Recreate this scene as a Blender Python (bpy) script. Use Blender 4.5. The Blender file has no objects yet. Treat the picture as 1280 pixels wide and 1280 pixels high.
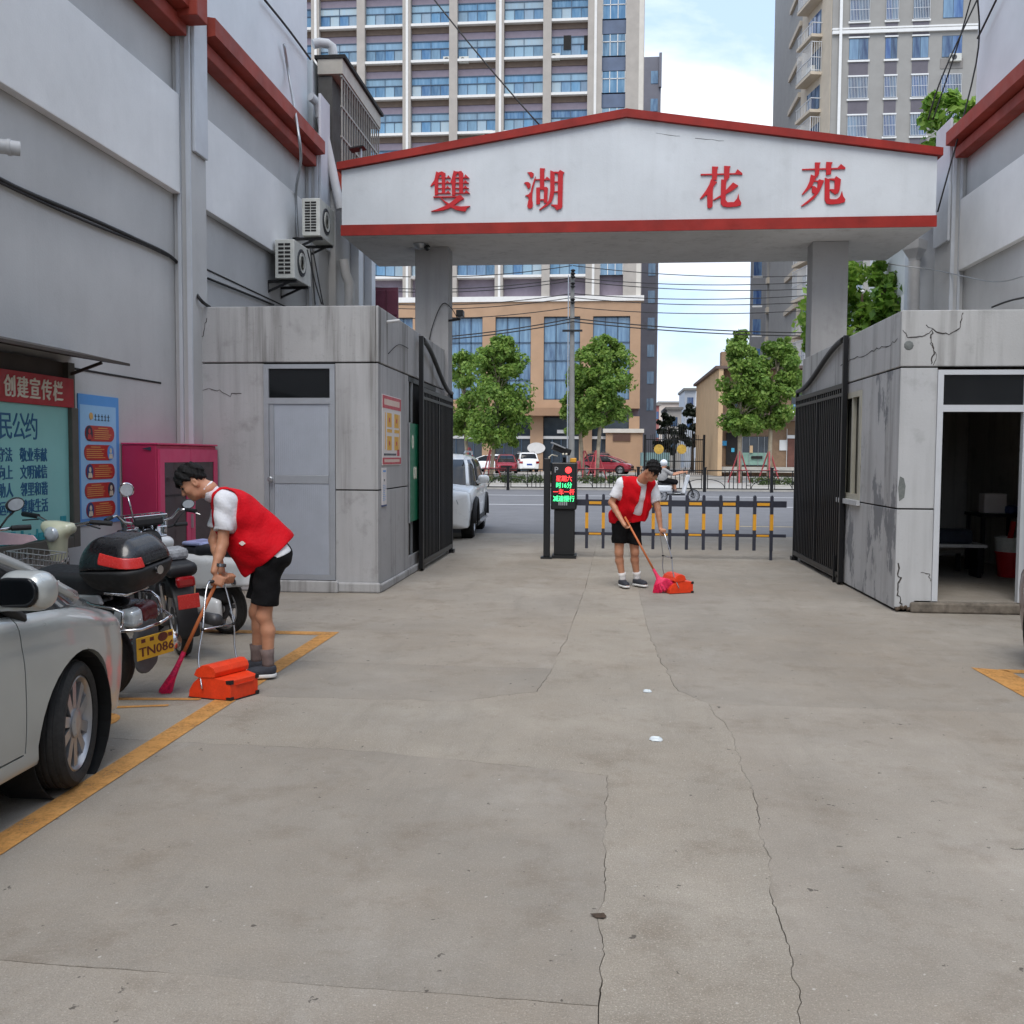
import bpy, bmesh, math, random
import numpy as np
from mathutils import Vector, Matrix, Euler
random.seed(11); rng=np.random.default_rng(5)
S=bpy.context.scene; COL=S.collection
# ------------------------------------------------------------------ camera
FPX=1230.0; YAW=math.radians(5.361); PIT=math.radians(3.217); ROL=math.radians(.336); CAMH=1.6
def _axes():
    cy,sy,cp,sp=math.cos(YAW),math.sin(YAW),math.cos(PIT),math.sin(PIT)
    F=np.array([-sy*cp,cy*cp,-sp]); R0=np.array([cy,sy,0.]); U0=np.cross(R0,F)
    R=math.cos(ROL)*R0+math.sin(ROL)*U0; U=-math.sin(ROL)*R0+math.cos(ROL)*U0
    return R,U,F
RX,UX,FX=_axes()
cam=bpy.data.cameras.new('camera'); camo=bpy.data.objects.new('camera',cam); COL.objects.link(camo)
cam.sensor_width=36; cam.lens=36*FPX/1280; cam.clip_start=.05; cam.clip_end=3000
camo.matrix_world=Matrix([[RX[0],UX[0],-FX[0],0],[RX[1],UX[1],-FX[1],0],[RX[2],UX[2],-FX[2],CAMH],[0,0,0,1]])
S.camera=camo
# ------------------------------------------------------------------ world, sun, exposure
W=bpy.data.worlds.new('World'); S.world=W; W.use_nodes=True
SUN_EL=math.radians(57); SUN_AZ=math.radians(186)     # azimuth clockwise from +Y
nt=W.node_tree; nt.nodes.clear()
def wn(t,**k):
    n=nt.nodes.new(t)
    for a,b in k.items(): setattr(n,a,b)
    return n
wo=wn('ShaderNodeOutputWorld'); bg=wn('ShaderNodeBackground'); sky=wn('ShaderNodeTexSky',sky_type='NISHITA')
sky.sun_disc=False; sky.sun_elevation=SUN_EL; sky.sun_rotation=SUN_AZ; sky.air_density=1.2; sky.dust_density=2.2; sky.ozone_density=1.4
tc=wn('ShaderNodeTexCoord'); mp=wn('ShaderNodeMapping'); mp.inputs['Scale'].default_value=(1,1,1.7)
nz=wn('ShaderNodeTexNoise'); nz.inputs['Scale'].default_value=3.1; nz.inputs['Detail'].default_value=9; nz.inputs['Roughness'].default_value=.56; nz.inputs['Distortion'].default_value=.4
cr=wn('ShaderNodeValToRGB'); cr.color_ramp.elements[0].position=.42; cr.color_ramp.elements[1].position=.62
mx=wn('ShaderNodeMix',data_type='RGBA'); mx.inputs['B'].default_value=(6.3,6.5,6.9,1)
nt.links.new(tc.outputs['Generated'],mp.inputs['Vector']); nt.links.new(mp.outputs['Vector'],nz.inputs['Vector'])
nt.links.new(nz.outputs['Fac'],cr.inputs['Fac']); nt.links.new(cr.outputs['Color'],mx.inputs['Factor'])
pl=wn('ShaderNodeMix',data_type='RGBA'); pl.inputs['Factor'].default_value=.72; pl.inputs['B'].default_value=(3.6,4.7,6.5,1); nt.links.new(sky.outputs['Color'],pl.inputs['A']); nt.links.new(pl.outputs['Result'],mx.inputs['A']); nt.links.new(mx.outputs['Result'],bg.inputs['Color'])
bg.inputs['Strength'].default_value=.115
nt.links.new(bg.outputs['Background'],wo.inputs['Surface'])
sl=bpy.data.lights.new('sun','SUN'); sl.energy=1.2; sl.angle=math.radians(35); sl.color=(1,.96,.9)
so=bpy.data.objects.new('sun',sl); COL.objects.link(so)
sd=Vector((math.sin(SUN_AZ)*math.cos(SUN_EL),math.cos(SUN_AZ)*math.cos(SUN_EL),math.sin(SUN_EL)))
so.rotation_euler=sd.to_track_quat('Z','Y').to_euler(); so.location=(0,-5,30)
S.view_settings.view_transform='Standard'; S.view_settings.look='None'; S.view_settings.exposure=0.9; S.view_settings.gamma=1
S.view_settings.use_curve_mapping=False
S.render.engine='CYCLES'; S.cycles.max_bounces=6; S.cycles.diffuse_bounces=3; S.cycles.glossy_bounces=3; S.cycles.transmission_bounces=4
S.cycles.caustics_reflective=False; S.cycles.caustics_refractive=False; S.cycles.sample_clamp_indirect=6
try: S.cycles.use_denoising=True
except Exception: pass
# ------------------------------------------------------------------ measuring helpers (photo point -> place in the world)
def ray(u,v): return RX*((u-640)/FPX)-UX*((v-640)/FPX)+FX
def G(u,v,z=0):
    d=ray(u,v); t=(z-CAMH)/d[2]; return Vector((d[0]*t,d[1]*t,z))
def PY(u,v,y):
    d=ray(u,v); t=y/d[1]; return Vector((d[0]*t,y,CAMH+d[2]*t))
def PX(u,v,x):
    d=ray(u,v); t=x/d[0]; return Vector((x,d[1]*t,CAMH+d[2]*t))
# ------------------------------------------------------------------ materials
def lin(r,g,b):
    return tuple(((c/255/12.92) if c/255<=.04045 else ((c/255+.055)/1.055)**2.4) for c in (r,g,b))
class NT:
    def __init__(s,name):
        s.m=bpy.data.materials.new(name); s.m.use_nodes=True; s.t=s.m.node_tree; s.t.nodes.clear()
        s.o=s.n('ShaderNodeOutputMaterial'); s.p=s.n('ShaderNodeBsdfPrincipled'); s.l(s.p.outputs[0],s.o.inputs['Surface'])
        s.tc=s.n('ShaderNodeTexCoord').outputs['Object']
    def n(s,t,**k):
        x=s.t.nodes.new(t)
        for a,b in k.items(): setattr(x,a,b)
        return x
    def l(s,a,b): s.t.links.new(a,b)
    def noise(s,scale,detail=4,rough=.55,stretch=None,off=0):
        v=s.tc
        if stretch or off:
            m=s.n('ShaderNodeMapping'); m.inputs['Scale'].default_value=stretch or (1,1,1); m.inputs['Location'].default_value=(off,off*.7,off*.3); s.l(v,m.inputs['Vector']); v=m.outputs['Vector']
        x=s.n('ShaderNodeTexNoise'); x.inputs['Scale'].default_value=scale; x.inputs['Detail'].default_value=detail; x.inputs['Roughness'].default_value=rough
        s.l(v,x.inputs['Vector']); return x.outputs['Fac']
    def ramp(s,f,a,b,va=0,vb=1):
        x=s.n('ShaderNodeMapRange'); x.inputs['From Min'].default_value=a; x.inputs['From Max'].default_value=b; x.inputs['To Min'].default_value=va; x.inputs['To Max'].default_value=vb; s.l(f,x.inputs['Value']); return x.outputs[0]
    def mul(s,a,b,op='MULTIPLY'):
        x=s.n('ShaderNodeMath',operation=op)
        for i,v in enumerate((a,b)):
            if isinstance(v,(int,float)): x.inputs[i].default_value=v
            else: s.l(v,x.inputs[i])
        return x.outputs[0]
    def mix(s,f,a,b,blend='MIX'):
        x=s.n('ShaderNodeMix',data_type='RGBA',blend_type=blend)
        for k,v in (('Factor',f),('A',a),('B',b)):
            if isinstance(v,(int,float)): x.inputs[k].default_value=v
            elif isinstance(v,tuple): x.inputs[k].default_value=(*v,1)
            else: s.l(v,x.inputs[k])
        return x.outputs['Result']
    def base(s,c):
        if isinstance(c,tuple): s.p.inputs['Base Color'].default_value=(*c,1)
        else: s.l(c,s.p.inputs['Base Color'])
    def bump(s,f,dist,strength=.5):
        x=s.n('ShaderNodeBump'); x.inputs['Strength'].default_value=strength; x.inputs['Distance'].default_value=dist; s.l(f,x.inputs['Height']); s.l(x.outputs[0],s.p.inputs['Normal'])
MATS={}
def mat(name,col,rough=.6,metal=0,var=.12,vs=4,bump=0,bs=80,coat=0,emit=0,spec=.5,grain=0,fold=0):
    if name in MATS: return MATS[name]
    t=NT(name); c=col
    if var:
        f=t.noise(vs,5,.6); lo=tuple(x*(1-var) for x in col); hi=tuple(min(1,x*(1+var)) for x in col)
        c=t.mix(t.ramp(f,.3,.7),lo,hi)
        if grain:
            g=t.noise(bs*2,2); c=t.mix(t.ramp(g,.3,.7,0,grain),c,tuple(x*.6 for x in col))
    t.base(c); t.p.inputs['Roughness'].default_value=rough; t.p.inputs['Metallic'].default_value=metal
    t.p.inputs['Specular IOR Level'].default_value=spec
    if var and metal==0:
        t.l(t.ramp(t.noise(vs*3,3),.3,.7,rough-.08,min(1,rough+.08)),t.p.inputs['Roughness'])
    if coat: t.p.inputs['Coat Weight'].default_value=coat; t.p.inputs['Coat Roughness'].default_value=.06
    if bump: t.bump(t.mul(t.noise(bs,4),t.mul(t.noise(9,3,.5),fold),'ADD') if fold else t.noise(bs,4),bump,.7 if fold else .5)
    if emit: t.p.inputs['Emission Color'].default_value=(*col,1); t.p.inputs['Emission Strength'].default_value=emit
    MATS[name]=t.m; return t.m
def plaster(name,col,dirt=.5,patch=0,streak=.35,stain=lin(84,81,76),patchcol=lin(95,97,100),fine=.25):
    t=NT(name); c=col
    f=t.noise(.7,6,.6); c=t.mix(t.ramp(f,.3,.72),tuple(x*.86 for x in col),tuple(min(1,x*1.06) for x in col))
    st=t.noise(2.2,5,.6,(1.6,1.6,.12),3); st2=t.noise(7,4,.6,(1.5,1.5,.07),9)
    c=t.mix(t.mul(t.ramp(st,.46,.68,0,streak),t.ramp(st2,.38,.62)),c,stain)
    sp=t.noise(26,5,.7); c=t.mix(t.ramp(sp,.6,.78,0,fine),c,stain)
    b=t.noise(3.3,6,.65,None,5); c=t.mix(t.ramp(b,.57,.75,0,dirt*.6),c,stain)
    if patch:
        q=t.noise(1.5,7,.68,(1,1,.55),12); q2=t.noise(5,6,.7,(1,1,.35),1)
        m=t.ramp(t.mul(t.mul(q,.65),t.mul(q2,.35),'ADD'),.645-.19*patch,.675-.19*patch,0,.8); c=t.mix(m,c,patchcol)
    t.base(c); t.p.inputs['Roughness'].default_value=.82; t.p.inputs['Specular IOR Level'].default_value=.25
    t.bump(t.noise(45,5,.65),.004,.5); MATS[name]=t.m; return t.m
# ------------------------------------------------------------------ mesh builder
class B:
    def __init__(s): s.v=[]; s.f=[]
    def add(s,vs,fs,M=None):
        n=len(s.v)
        s.v+=[tuple(M@Vector(p)) if M is not None else tuple(p) for p in vs]; s.f+=[tuple(i+n for i in q) for q in fs]; return s
    def box(s,x0,x1,y0,y1,z0,z1,M=None):
        x0,x1=sorted((x0,x1)); y0,y1=sorted((y0,y1)); z0,z1=sorted((z0,z1))
        return s.add([(x0,y0,z0),(x1,y0,z0),(x1,y1,z0),(x0,y1,z0),(x0,y0,z1),(x1,y0,z1),(x1,y1,z1),(x0,y1,z1)],
          [(0,3,2,1),(4,5,6,7),(0,1,5,4),(1,2,6,5),(2,3,7,6),(3,0,4,7)],M)
    def quad(s,a,b,c,d): return s.add([a,b,c,d],[(0,1,2,3)])
    def tube(s,pts,r,n=8,cap=True,M=None):
        P=[Vector(p) for p in pts]; k=len(P); R=r if isinstance(r,(list,tuple)) else [r]*k
        vs=[];fs=[]; up=None
        for i in range(k):
            d=(P[min(i+1,k-1)]-P[max(i-1,0)]); d=d.normalized() if d.length>1e-9 else Vector((0,0,1))
            if up is None: up=Vector((0,0,1)) if abs(d.z)<.9 else Vector((1,0,0))
            a=d.cross(up); a=a.normalized() if a.length>1e-6 else d.orthogonal().normalized(); b=a.cross(d).normalized(); up=b
            for j in range(n):
                w=2*math.pi*j/n; vs.append(P[i]+(a*math.cos(w)+b*math.sin(w))*R[i])
        for i in range(k-1):
            for j in range(n): fs.append((i*n+j,i*n+(j+1)%n,(i+1)*n+(j+1)%n,(i+1)*n+j))
        if cap: fs.append(tuple(range(n-1,-1,-1))); fs.append(tuple((k-1)*n+j for j in range(n)))
        return s.add(vs,fs,M)
    def bar(s,a,b,w,h=None,M=None):
        a=Vector(a);b=Vector(b);d=(b-a);L=d.length;d.normalize(); h=h or w
        u=Vector((0,0,1)) if abs(d.z)<.95 else Vector((1,0,0)); x=d.cross(u).normalized(); z=x.cross(d)
        T=Matrix([[x[0],d[0],z[0],a[0]],[x[1],d[1],z[1],a[1]],[x[2],d[2],z[2],a[2]],[0,0,0,1]])
        if M is not None: T=M@T
        return s.box(-w/2,w/2,0,L,-h/2,h/2,T)
    def prism(s,poly,axis,a,b,M=None):
        def p3(p,t): return {'x':(t,p[0],p[1]),'y':(p[0],t,p[1]),'z':(p[0],p[1],t)}[axis]
        n=len(poly); vs=[p3(p,a) for p in poly]+[p3(p,b) for p in poly]
        fs=[tuple(range(n)),tuple(range(2*n-1,n-1,-1))]+[(i,n+i,n+(i+1)%n,(i+1)%n) for i in range(n)]
        return s.add(vs,fs,M)
    def lathe(s,prof,n=16,axis='z',c=(0,0,0),M=None,cap=True):
        vs=[];fs=[];k=len(prof)
        for r,h in prof:
            for j in range(n):
                w=2*math.pi*j/n; x,y=r*math.cos(w),r*math.sin(w)
                p={'z':(x,y,h),'x':(h,x,y),'y':(x,h,y)}[axis]; vs.append((p[0]+c[0],p[1]+c[1],p[2]+c[2]))
        for i in range(k-1):
            for j in range(n): fs.append((i*n+j,i*n+(j+1)%n,(i+1)*n+(j+1)%n,(i+1)*n+j))
        if cap: fs.append(tuple(range(n-1,-1,-1))); fs.append(tuple((k-1)*n+j for j in range(n)))
        return s.add(vs,fs,M)
    def ell(s,c,r,n=12,m=8,M=None):
        r=(r,r,r) if isinstance(r,(int,float)) else r
        prof=[(math.sin(math.pi*i/m),-math.cos(math.pi*i/m)) for i in range(m+1)]; b=B().lathe(prof,n)
        return s.add([(p[0]*r[0]+c[0],p[1]*r[1]+c[1],p[2]*r[2]+c[2]) for p in b.v],b.f,M)
    def mesh(s,name,smooth=False,fix=True):
        me=bpy.data.meshes.new(name); me.from_pydata(s.v,[],s.f)
        if fix:
            bm=bmesh.new(); bm.from_mesh(me); bmesh.ops.remove_doubles(bm,verts=bm.verts,dist=1e-6); bmesh.ops.recalc_face_normals(bm,faces=bm.faces)
            ng=[f for f in bm.faces if len(f.verts)>4]
            if ng: bmesh.ops.triangulate(bm,faces=ng)
            bm.to_mesh(me); bm.free()
        if smooth: me.shade_smooth()
        return me
    def build(s,name,m,parent=None,smooth=False,bevel=0,seg=2,auto=None,sub=0):
        o=bpy.data.objects.new(name,s.mesh(name,smooth or auto is not None)); link(o,m,parent)
        if bevel:
            b=o.modifiers.new('bevel','BEVEL'); b.width=bevel; b.segments=seg; b.limit_method='ANGLE'; b.angle_limit=math.radians(40)
        if sub:
            q=o.modifiers.new('sub','SUBSURF'); q.levels=q.render_levels=sub
        if auto is not None: o.data.set_sharp_from_angle(angle=math.radians(auto))
        return o
def wm(o):
    M=o.matrix_parent_inverse@o.matrix_basis if o.parent else o.matrix_basis.copy()
    return wm(o.parent)@M if o.parent else M
def setpar(o,p):
    if p is not None: o.parent=p; o.matrix_parent_inverse=wm(p).inverted()
def link(o,m=None,parent=None):
    COL.objects.link(o)
    if m is not None and o.type=='MESH':
        o.data.materials.clear(); o.data.materials.append(m)
    setpar(o,parent); return o
def inst(name,me,parent=None,M=None):
    o=bpy.data.objects.new(name,me); COL.objects.link(o)
    if M is not None: o.matrix_basis=M
    setpar(o,parent); return o
def T(x,y,z): return Matrix.Translation((x,y,z))
def Rz(a): return Matrix.Rotation(a,4,'Z')
def Rx(a): return Matrix.Rotation(a,4,'X')
def Ry(a): return Matrix.Rotation(a,4,'Y')
def tag(o,label=None,cat=None,group=None,kind=None):
    if label: o['label']=label
    if cat: o['category']=cat
    if group: o['group']=group
    if kind: o['kind']=kind
    return o
def thing(name,label,cat,loc=(0,0,0),group=None):
    o=bpy.data.objects.new(name,None); COL.objects.link(o); o.location=loc; o.empty_display_size=.1
    return tag(o,label,cat,group)
def copy_tree(r,parent=None,M=None,label=None,group=None):
    c=r.copy(); COL.objects.link(c)
    if parent is not None: c.parent=parent
    for ch in list(r.children): copy_tree(ch,c)
    if M is not None: c.matrix_basis=M
    if label: c['label']=label
    if group: c['group']=group
    return c
def text(name,s,m,M,size,parent=None,depth=.004,bold=0,sx=1,align='CENTER',bold2=0):
    cu=bpy.data.curves.new(name,'FONT'); cu.body=s; cu.size=size; cu.extrude=depth/2; cu.offset=bold; cu.align_x=align; cu.align_y='CENTER'; cu.resolution_u=2
    o=bpy.data.objects.new(name,cu); COL.objects.link(o)
    dg=bpy.context.evaluated_depsgraph_get(); me=bpy.data.meshes.new_from_object(o.evaluated_get(dg)); COL.objects.unlink(o); bpy.data.objects.remove(o); bpy.data.curves.remove(cu)
    
    if bold2:
        m2=me.copy(); m2.transform(T(bold2,bold2*.3,.0007)); bm=bmesh.new(); bm.from_mesh(me); bm.from_mesh(m2); bm.to_mesh(me); bm.free()
    me.transform(M@Matrix.Diagonal((sx,1,1,1))); q=bpy.data.objects.new(name,me); return link(q,m,parent)
def wall_x(x,y,z,d=1):   # writing frame on a wall of constant X, read by someone standing at larger X (d=1) or smaller X (d=-1)
    return T(x,y,z)@Matrix(((0,0,d,0),(d,0,0,0),(0,1,0,0),(0,0,0,1)))
def wall_y(x,y,z): return T(x,y,z)@Matrix(((1,0,0,0),(0,0,-1,0),(0,1,0,0),(0,0,0,1)))   # facing -Y
# ------------------------------------------------------------------ smooth organic shapes: signed distances -> surface nets
def sd_cap(P,a,b,ra,rb):
    a=np.array(a,float);b=np.array(b,float);ab=b-a;t=np.clip(((P-a)@ab)/max(ab@ab,1e-12),0,1)
    return np.linalg.norm(P-a-t[...,None]*ab,axis=-1)-(ra+(rb-ra)*t)
def sd_ell(P,c,r,R=None):
    q=P-np.array(c,float)
    if R is not None: q=q@np.array(R)
    r=np.array(r,float); k=np.linalg.norm(q/r,axis=-1); k2=np.linalg.norm(q/(r*r),axis=-1)
    return k*(k-1)/np.maximum(k2,1e-9)
def sd_box(P,c,h,rad=0,R=None):
    q=P-np.array(c,float)
    if R is not None: q=q@np.array(R)
    q=np.abs(q)-(np.array(h,float)-rad); return np.linalg.norm(np.maximum(q,0),axis=-1)+np.minimum(q.max(-1),0)-rad
def sd_plane(P,p,n):
    n=np.array(n,float); n/=np.linalg.norm(n); return (P-np.array(p,float))@n
def smin(a,b,k):
    h=np.clip(.5+.5*(b-a)/k,0,1); return b+(a-b)*h-k*h*(1-h)
def smax(a,b,k): return -smin(-a,-b,k)
def sminl(L,k):
    r=L[0]
    for x in L[1:]: r=smin(r,x,k)
    return r
def surfnet(fn,lo,hi,h):
    lo=np.array(lo,float); n=np.ceil((np.array(hi)-lo)/h).astype(int)+1; k=4
    ax_=[lo[i]+h*np.arange(n[i]) for i in range(3)]
    if n.prod()<60000: D=fn(np.stack(np.meshgrid(*ax_,indexing='ij'),-1))
    else:   # coarse pass first, then only the band round the surface
        cn=[-(-m//k) for m in n]; cg=np.stack(np.meshgrid(*[lo[i]+h*(k*np.arange(cn[i])+(k-1)/2) for i in range(3)],indexing='ij'),-1); Dc=fn(cg)
        D=np.repeat(np.repeat(np.repeat(Dc,k,0),k,1),k,2)[:n[0],:n[1],:n[2]].copy(); m=np.abs(D)<h*k*1.6
        ii=np.argwhere(m); D[m]=fn(lo+h*ii)
    s=D<0
    corners=[(i,j,k) for i in (0,1) for j in (0,1) for k in (0,1)]
    sl=lambda A,c:A[c[0]:n[0]-1+c[0],c[1]:n[1]-1+c[1],c[2]:n[2]-1+c[2]]
    cnt=sum(sl(s,c).astype(int) for c in corners); act=(cnt>0)&(cnt<8)
    idx=-np.ones(act.shape,int); idx[act]=np.arange(act.sum()); base=np.argwhere(act)
    acc=np.zeros((len(base),3)); num=np.zeros(len(base))
    for a in corners:
        for ax in range(3):
            if a[ax]: continue
            b=list(a); b[ax]=1
            da=D[tuple((base+np.array(a)).T)]; db=D[tuple((base+np.array(b)).T)]; m=(da<0)!=(db<0)
            t=np.where(m,da/np.where(da-db==0,1,da-db),0); p=np.repeat(np.array([a],float),len(base),0); p[:,ax]=t
            acc[m]+=p[m]; num[m]+=1
    V=lo+h*(base+acc/np.maximum(num,1)[:,None]); F=[]
    for ax in range(3):
        u,w=(ax+1)%3,(ax+2)%3; e=[slice(None)]*3; f=[slice(None)]*3; e[ax]=slice(0,-1); f[ax]=slice(1,None)
        ch=np.argwhere(s[tuple(e)]!=s[tuple(f)])
        for q in (ch,):
            ok=(q[:,u]>0)&(q[:,w]>0)&(q[:,u]<n[u]-1)&(q[:,w]<n[w]-1); q=q[ok]
            du=np.zeros(3,int);du[u]=1;dw=np.zeros(3,int);dw[w]=1
            I=[idx[tuple((q-o).T)] for o in (0*du,du,du+dw,dw)]
            fl=s[tuple(q.T)]; A=np.stack(I,1); A[~fl]=A[~fl][:,::-1]; F.append(A)
    F=np.concatenate(F); F=F[(F>=0).all(1)]
    return V,F
def organic(name,fn,lo,hi,h,m,parent=None,M=None,relax=1,dec=0):
    V,F=surfnet(fn,lo,hi,h)
    if M is not None: V=V@np.array(M.to_3x3()).T+np.array(M.translation)
    me=bpy.data.meshes.new(name); me.from_pydata(V.tolist(),[],F.tolist()); me.shade_smooth()
    o=bpy.data.objects.new(name,me); link(o,m,parent)
    if relax:
        k=o.modifiers.new('relax','SMOOTH'); k.factor=.5; k.iterations=relax
    if dec:
        d=o.modifiers.new('thin','DECIMATE'); d.ratio=dec
    return o
# ================================================================== SETTING: ground, road
def conc(name,col,rough_amt=.5,seed=0):
    t=NT(name); dk=lambda k:tuple(x*k for x in col)
    f=t.noise(.8,8,.66); c=t.mix(t.ramp(f,.32,.68),dk(.78),dk(1.16)); f2=t.noise(.35,6,.7,None,77); c=t.mix(t.ramp(f2,.42,.66,0,.35),c,lin(142,124,102))
    w=t.noise(4.5,7,.7,None,seed+31); c=t.mix(t.ramp(w,.35,.7,0,.5),c,dk(.86))
    b=t.noise(2.6,8,.74,None,seed+2); c=t.mix(t.ramp(b,.52,.74,0,.5),c,lin(112,98,82))
    b2=t.noise(1.4,8,.78,(1,.5,1),seed+4); c=t.mix(t.ramp(b2,.54,.76,0,.4),c,lin(184,178,170))
    ty=t.noise(3.2,6,.7,(1,.12,1),seed+23); c=t.mix(t.ramp(ty,.55,.75,0,.5),c,dk(.62))
    s2=t.noise(7,7,.8,None,seed+13); c=t.mix(t.ramp(s2,.63,.75,0,.6),c,lin(100,95,90))
    g=t.noise(210,3,.75); c=t.mix(t.ramp(g,.48,.70,0,.55*rough_amt+.2),c,dk(.42))
    g3=t.noise(130,2,.6,None,seed+7); c=t.mix(t.ramp(g3,.56,.72,0,.5*rough_amt+.1),c,tuple(min(1,x*1.6) for x in col))
    s=t.noise(15,3,.6,None,seed+9); c=t.mix(t.ramp(s,.70,.72,0,.75),c,lin(70,64,60))
    s3=t.noise(33,2,.5,None,seed+19); c=t.mix(t.ramp(s3,.735,.76,0,.7),c,lin(196,190,182))
    pk=t.noise(58,4,.8,None,seed+51); c=t.mix(t.ramp(pk,.60,.70,0,.45*rough_amt+.1),c,dk(.55)); pk2=t.noise(47,4,.8,None,seed+61); c=t.mix(t.ramp(pk2,.62,.72,0,.4*rough_amt+.1),c,dk(1.35))
    t.base(c); t.p.inputs['Roughness'].default_value=.9; t.p.inputs['Specular IOR Level'].default_value=.22
    h=t.mul(t.noise(170,4,.7),t.mul(t.noise(34,5,.7),1.8),'ADD'); t.bump(h,.006*(.5+rough_amt),.6); return t.m
M_slab=conc('concrete_grey',lin(163,155,144),.7,0); M_slab2=conc('concrete_dark',lin(156,149,139),.65,21); M_trench=conc('concrete_patch',lin(168,160,148),1.1,41)
M_joint=mat('joint_dirt',lin(78,72,66),.95,0,.3,9)
M_asph=mat('asphalt',lin(112,111,113),.85,0,.12,1.2,.003,160,grain=.3); M_pave=mat('pavement',lin(168,163,156),.85,0,.1,2,.002,60,grain=.2)
M_line=mat('road_paint',lin(205,205,205),.7,0,.12,8); M_kerb=mat('kerb_stone',lin(172,168,160),.8,0,.12,3)
M_earth=mat('earth',lin(120,114,105),.9,0,.15,.3)
def struct(o): o['kind']='structure'; return o
struct(B().box(-1500,1500,-500,2500,-.5,-.06).build('ground',M_earth))
struct(B().box(-60,60,20.4,48.6,-.3,-.02).build('road',M_asph))
far=struct(B().box(-80,80,48.8,66,-.3,.12).build('pavement',M_pave)); B().box(-80,80,48.6,48.8,-.3,.14).build('kerb',M_kerb,far,bevel=.02)
struct(B().box(-80,80,66.004,130,-.3,.32).build('forecourt',M_pave))
for y in (33.2,41.3):
    struct(B().box(-60,60,y-.09,y+.09,-.019,-.015).build('road_marking',M_line))
struct(B().box(3.2,30,23.6,23.75,-.019,-.015).build('road_marking',mat('worn_yellow',lin(176,160,128),.8,0,.3,5)))
yard=struct(B().box(-30,30,-14,20.4,-.4,-.018).build('yard_ground',M_joint))
_jc={}
def jag(a,b,amp,step=.03):
    k=(a,b)
    if k in _jc: return _jc[k]
    if (b,a) in _jc: return _jc[(b,a)][::-1]
    A=Vector((*a,0));Bv=Vector((*b,0));L=(Bv-A).length;n=max(1,int(L/step)) if amp>0 else 1;d=(Bv-A)/L;nn=Vector((-d.y,d.x,0));o=[a];w=0
    for i in range(1,n):
        w=.8*w+random.uniform(-1,1)*amp*.62; p=A+d*(L*i/n+random.uniform(-.3,.3)*L/n)+nn*w*min(1,i/3,(n-i)/3); o.append((p.x,p.y))
    o.append(b); _jc[k]=o; return o
def slab(edges,m,inset=.0017):
    # edges: list of (point, jaggedness of the edge leaving it)
    pts=[];n=len(edges)
    for i in range(n): pts+=jag(edges[i][0],edges[(i+1)%n][0],edges[i][1])[:-1]
    P2=np.array(pts); nx=np.roll(P2,-1,0); ar=np.sum(P2[:,0]*nx[:,1]-nx[:,0]*P2[:,1])
    if ar<0: P2=P2[::-1]
    e=np.roll(P2,-1,0)-P2; e/=np.linalg.norm(e,axis=1)[:,None]; nn=np.stack([-e[:,1],e[:,0]],1); mm=nn+np.roll(nn,1,0); mm/=np.maximum(np.linalg.norm(mm,axis=1)[:,None],.5)
    w=inset*np.clip(1+.9*np.convolve(rng.normal(size=len(P2)+8),np.ones(9)/3,'valid'),.25,2.6); P2=P2+mm*w[:,None]
    bm=bmesh.new(); vs=[bm.verts.new((p[0],p[1],0)) for p in P2]; f=bm.faces.new(vs); bm.normal_update()
    fs=list(bm.faces); e=bmesh.ops.extrude_face_region(bm,geom=fs); lo=[v for v in e['geom'] if isinstance(v,bmesh.types.BMVert)]
    for v in lo: v.co.z-=.02
    bmesh.ops.recalc_face_normals(bm,faces=bm.faces); bmesh.ops.triangulate(bm,faces=[x for x in bm.faces if len(x.verts)>4])
    me=bpy.data.meshes.new('concrete_slab'); bm.to_mesh(me); bm.free(); o=bpy.data.objects.new('concrete_slab',me); return link(o,m,yard)
p=dict(a0=(0.,-9.),a1=(0.,2.8),a2=(.03,4.9),a3=(-1.2,5.16),a4=(-12.,5.7),b4=(-12.,6.35),b3=(-1.9,6.28),b2=(-.95,6.3),b1=(-.44,6.62),b0=(-.38,7.36),c1=(-.3,9.),c2=(-.22,12.),c3=(-.1,20.39),
  d3=(.42,20.39),d2=(.42,8.6),d1=(.5,6.9),r0=(.69,6.43),r1=(.74,5.5),r2=(.72,4.6),r3=(.62,3.4),r4=(.57,2.77),r5=(.5,-9.),e0=(14.,6.3),e1=(14.,-9.),f1=(14.,20.39),g0=(-12.,3.2),g1=(-12.,-9.),h0=(-12.,7.6),h1=(-12.,20.39))
slab([(p['g1'],0),(p['a0'],0),(p['a1'],.004),(p['g0'],0)],M_slab)
slab([(p['g0'],.004),(p['a1'],.012),(p['a2'],.015),(p['a3'],.015),(p['a4'],0)],M_slab2,.0015)
slab([(p['a0'],0),(p['r5'],.01),(p['r4'],.018),(p['r3'],.018),(p['r2'],.02),(p['r1'],.02),(p['r0'],.02),(p['d1'],.015),(p['d2'],.01),(p['d3'],0),(p['c3'],.004),(p['c2'],.006),(p['c1'],.012),(p['b0'],.015),(p['b1'],.02),(p['b2'],.02),(p['b3'],.02),(p['b4'],0),(p['a4'],.015),(p['a3'],.015),(p['a2'],.012),(p['a1'],.012)],M_trench,.0009)
slab([(p['b4'],.02),(p['b3'],.02),(p['b2'],.02),(p['b1'],.015),(p['b0'],.003),(p['h0'],0)],M_slab2)
slab([(p['h0'],.003),(p['b0'],.012),(p['c1'],.006),(p['c2'],.004),(p['c3'],0),(p['h1'],0)],M_slab)
slab([(p['r5'],0),(p['e1'],0),(p['e0'],.012),(p['r0'],.02),(p['r1'],.02),(p['r2'],.02),(p['r3'],.018),(p['r4'],.01)],M_slab,.001)
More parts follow.
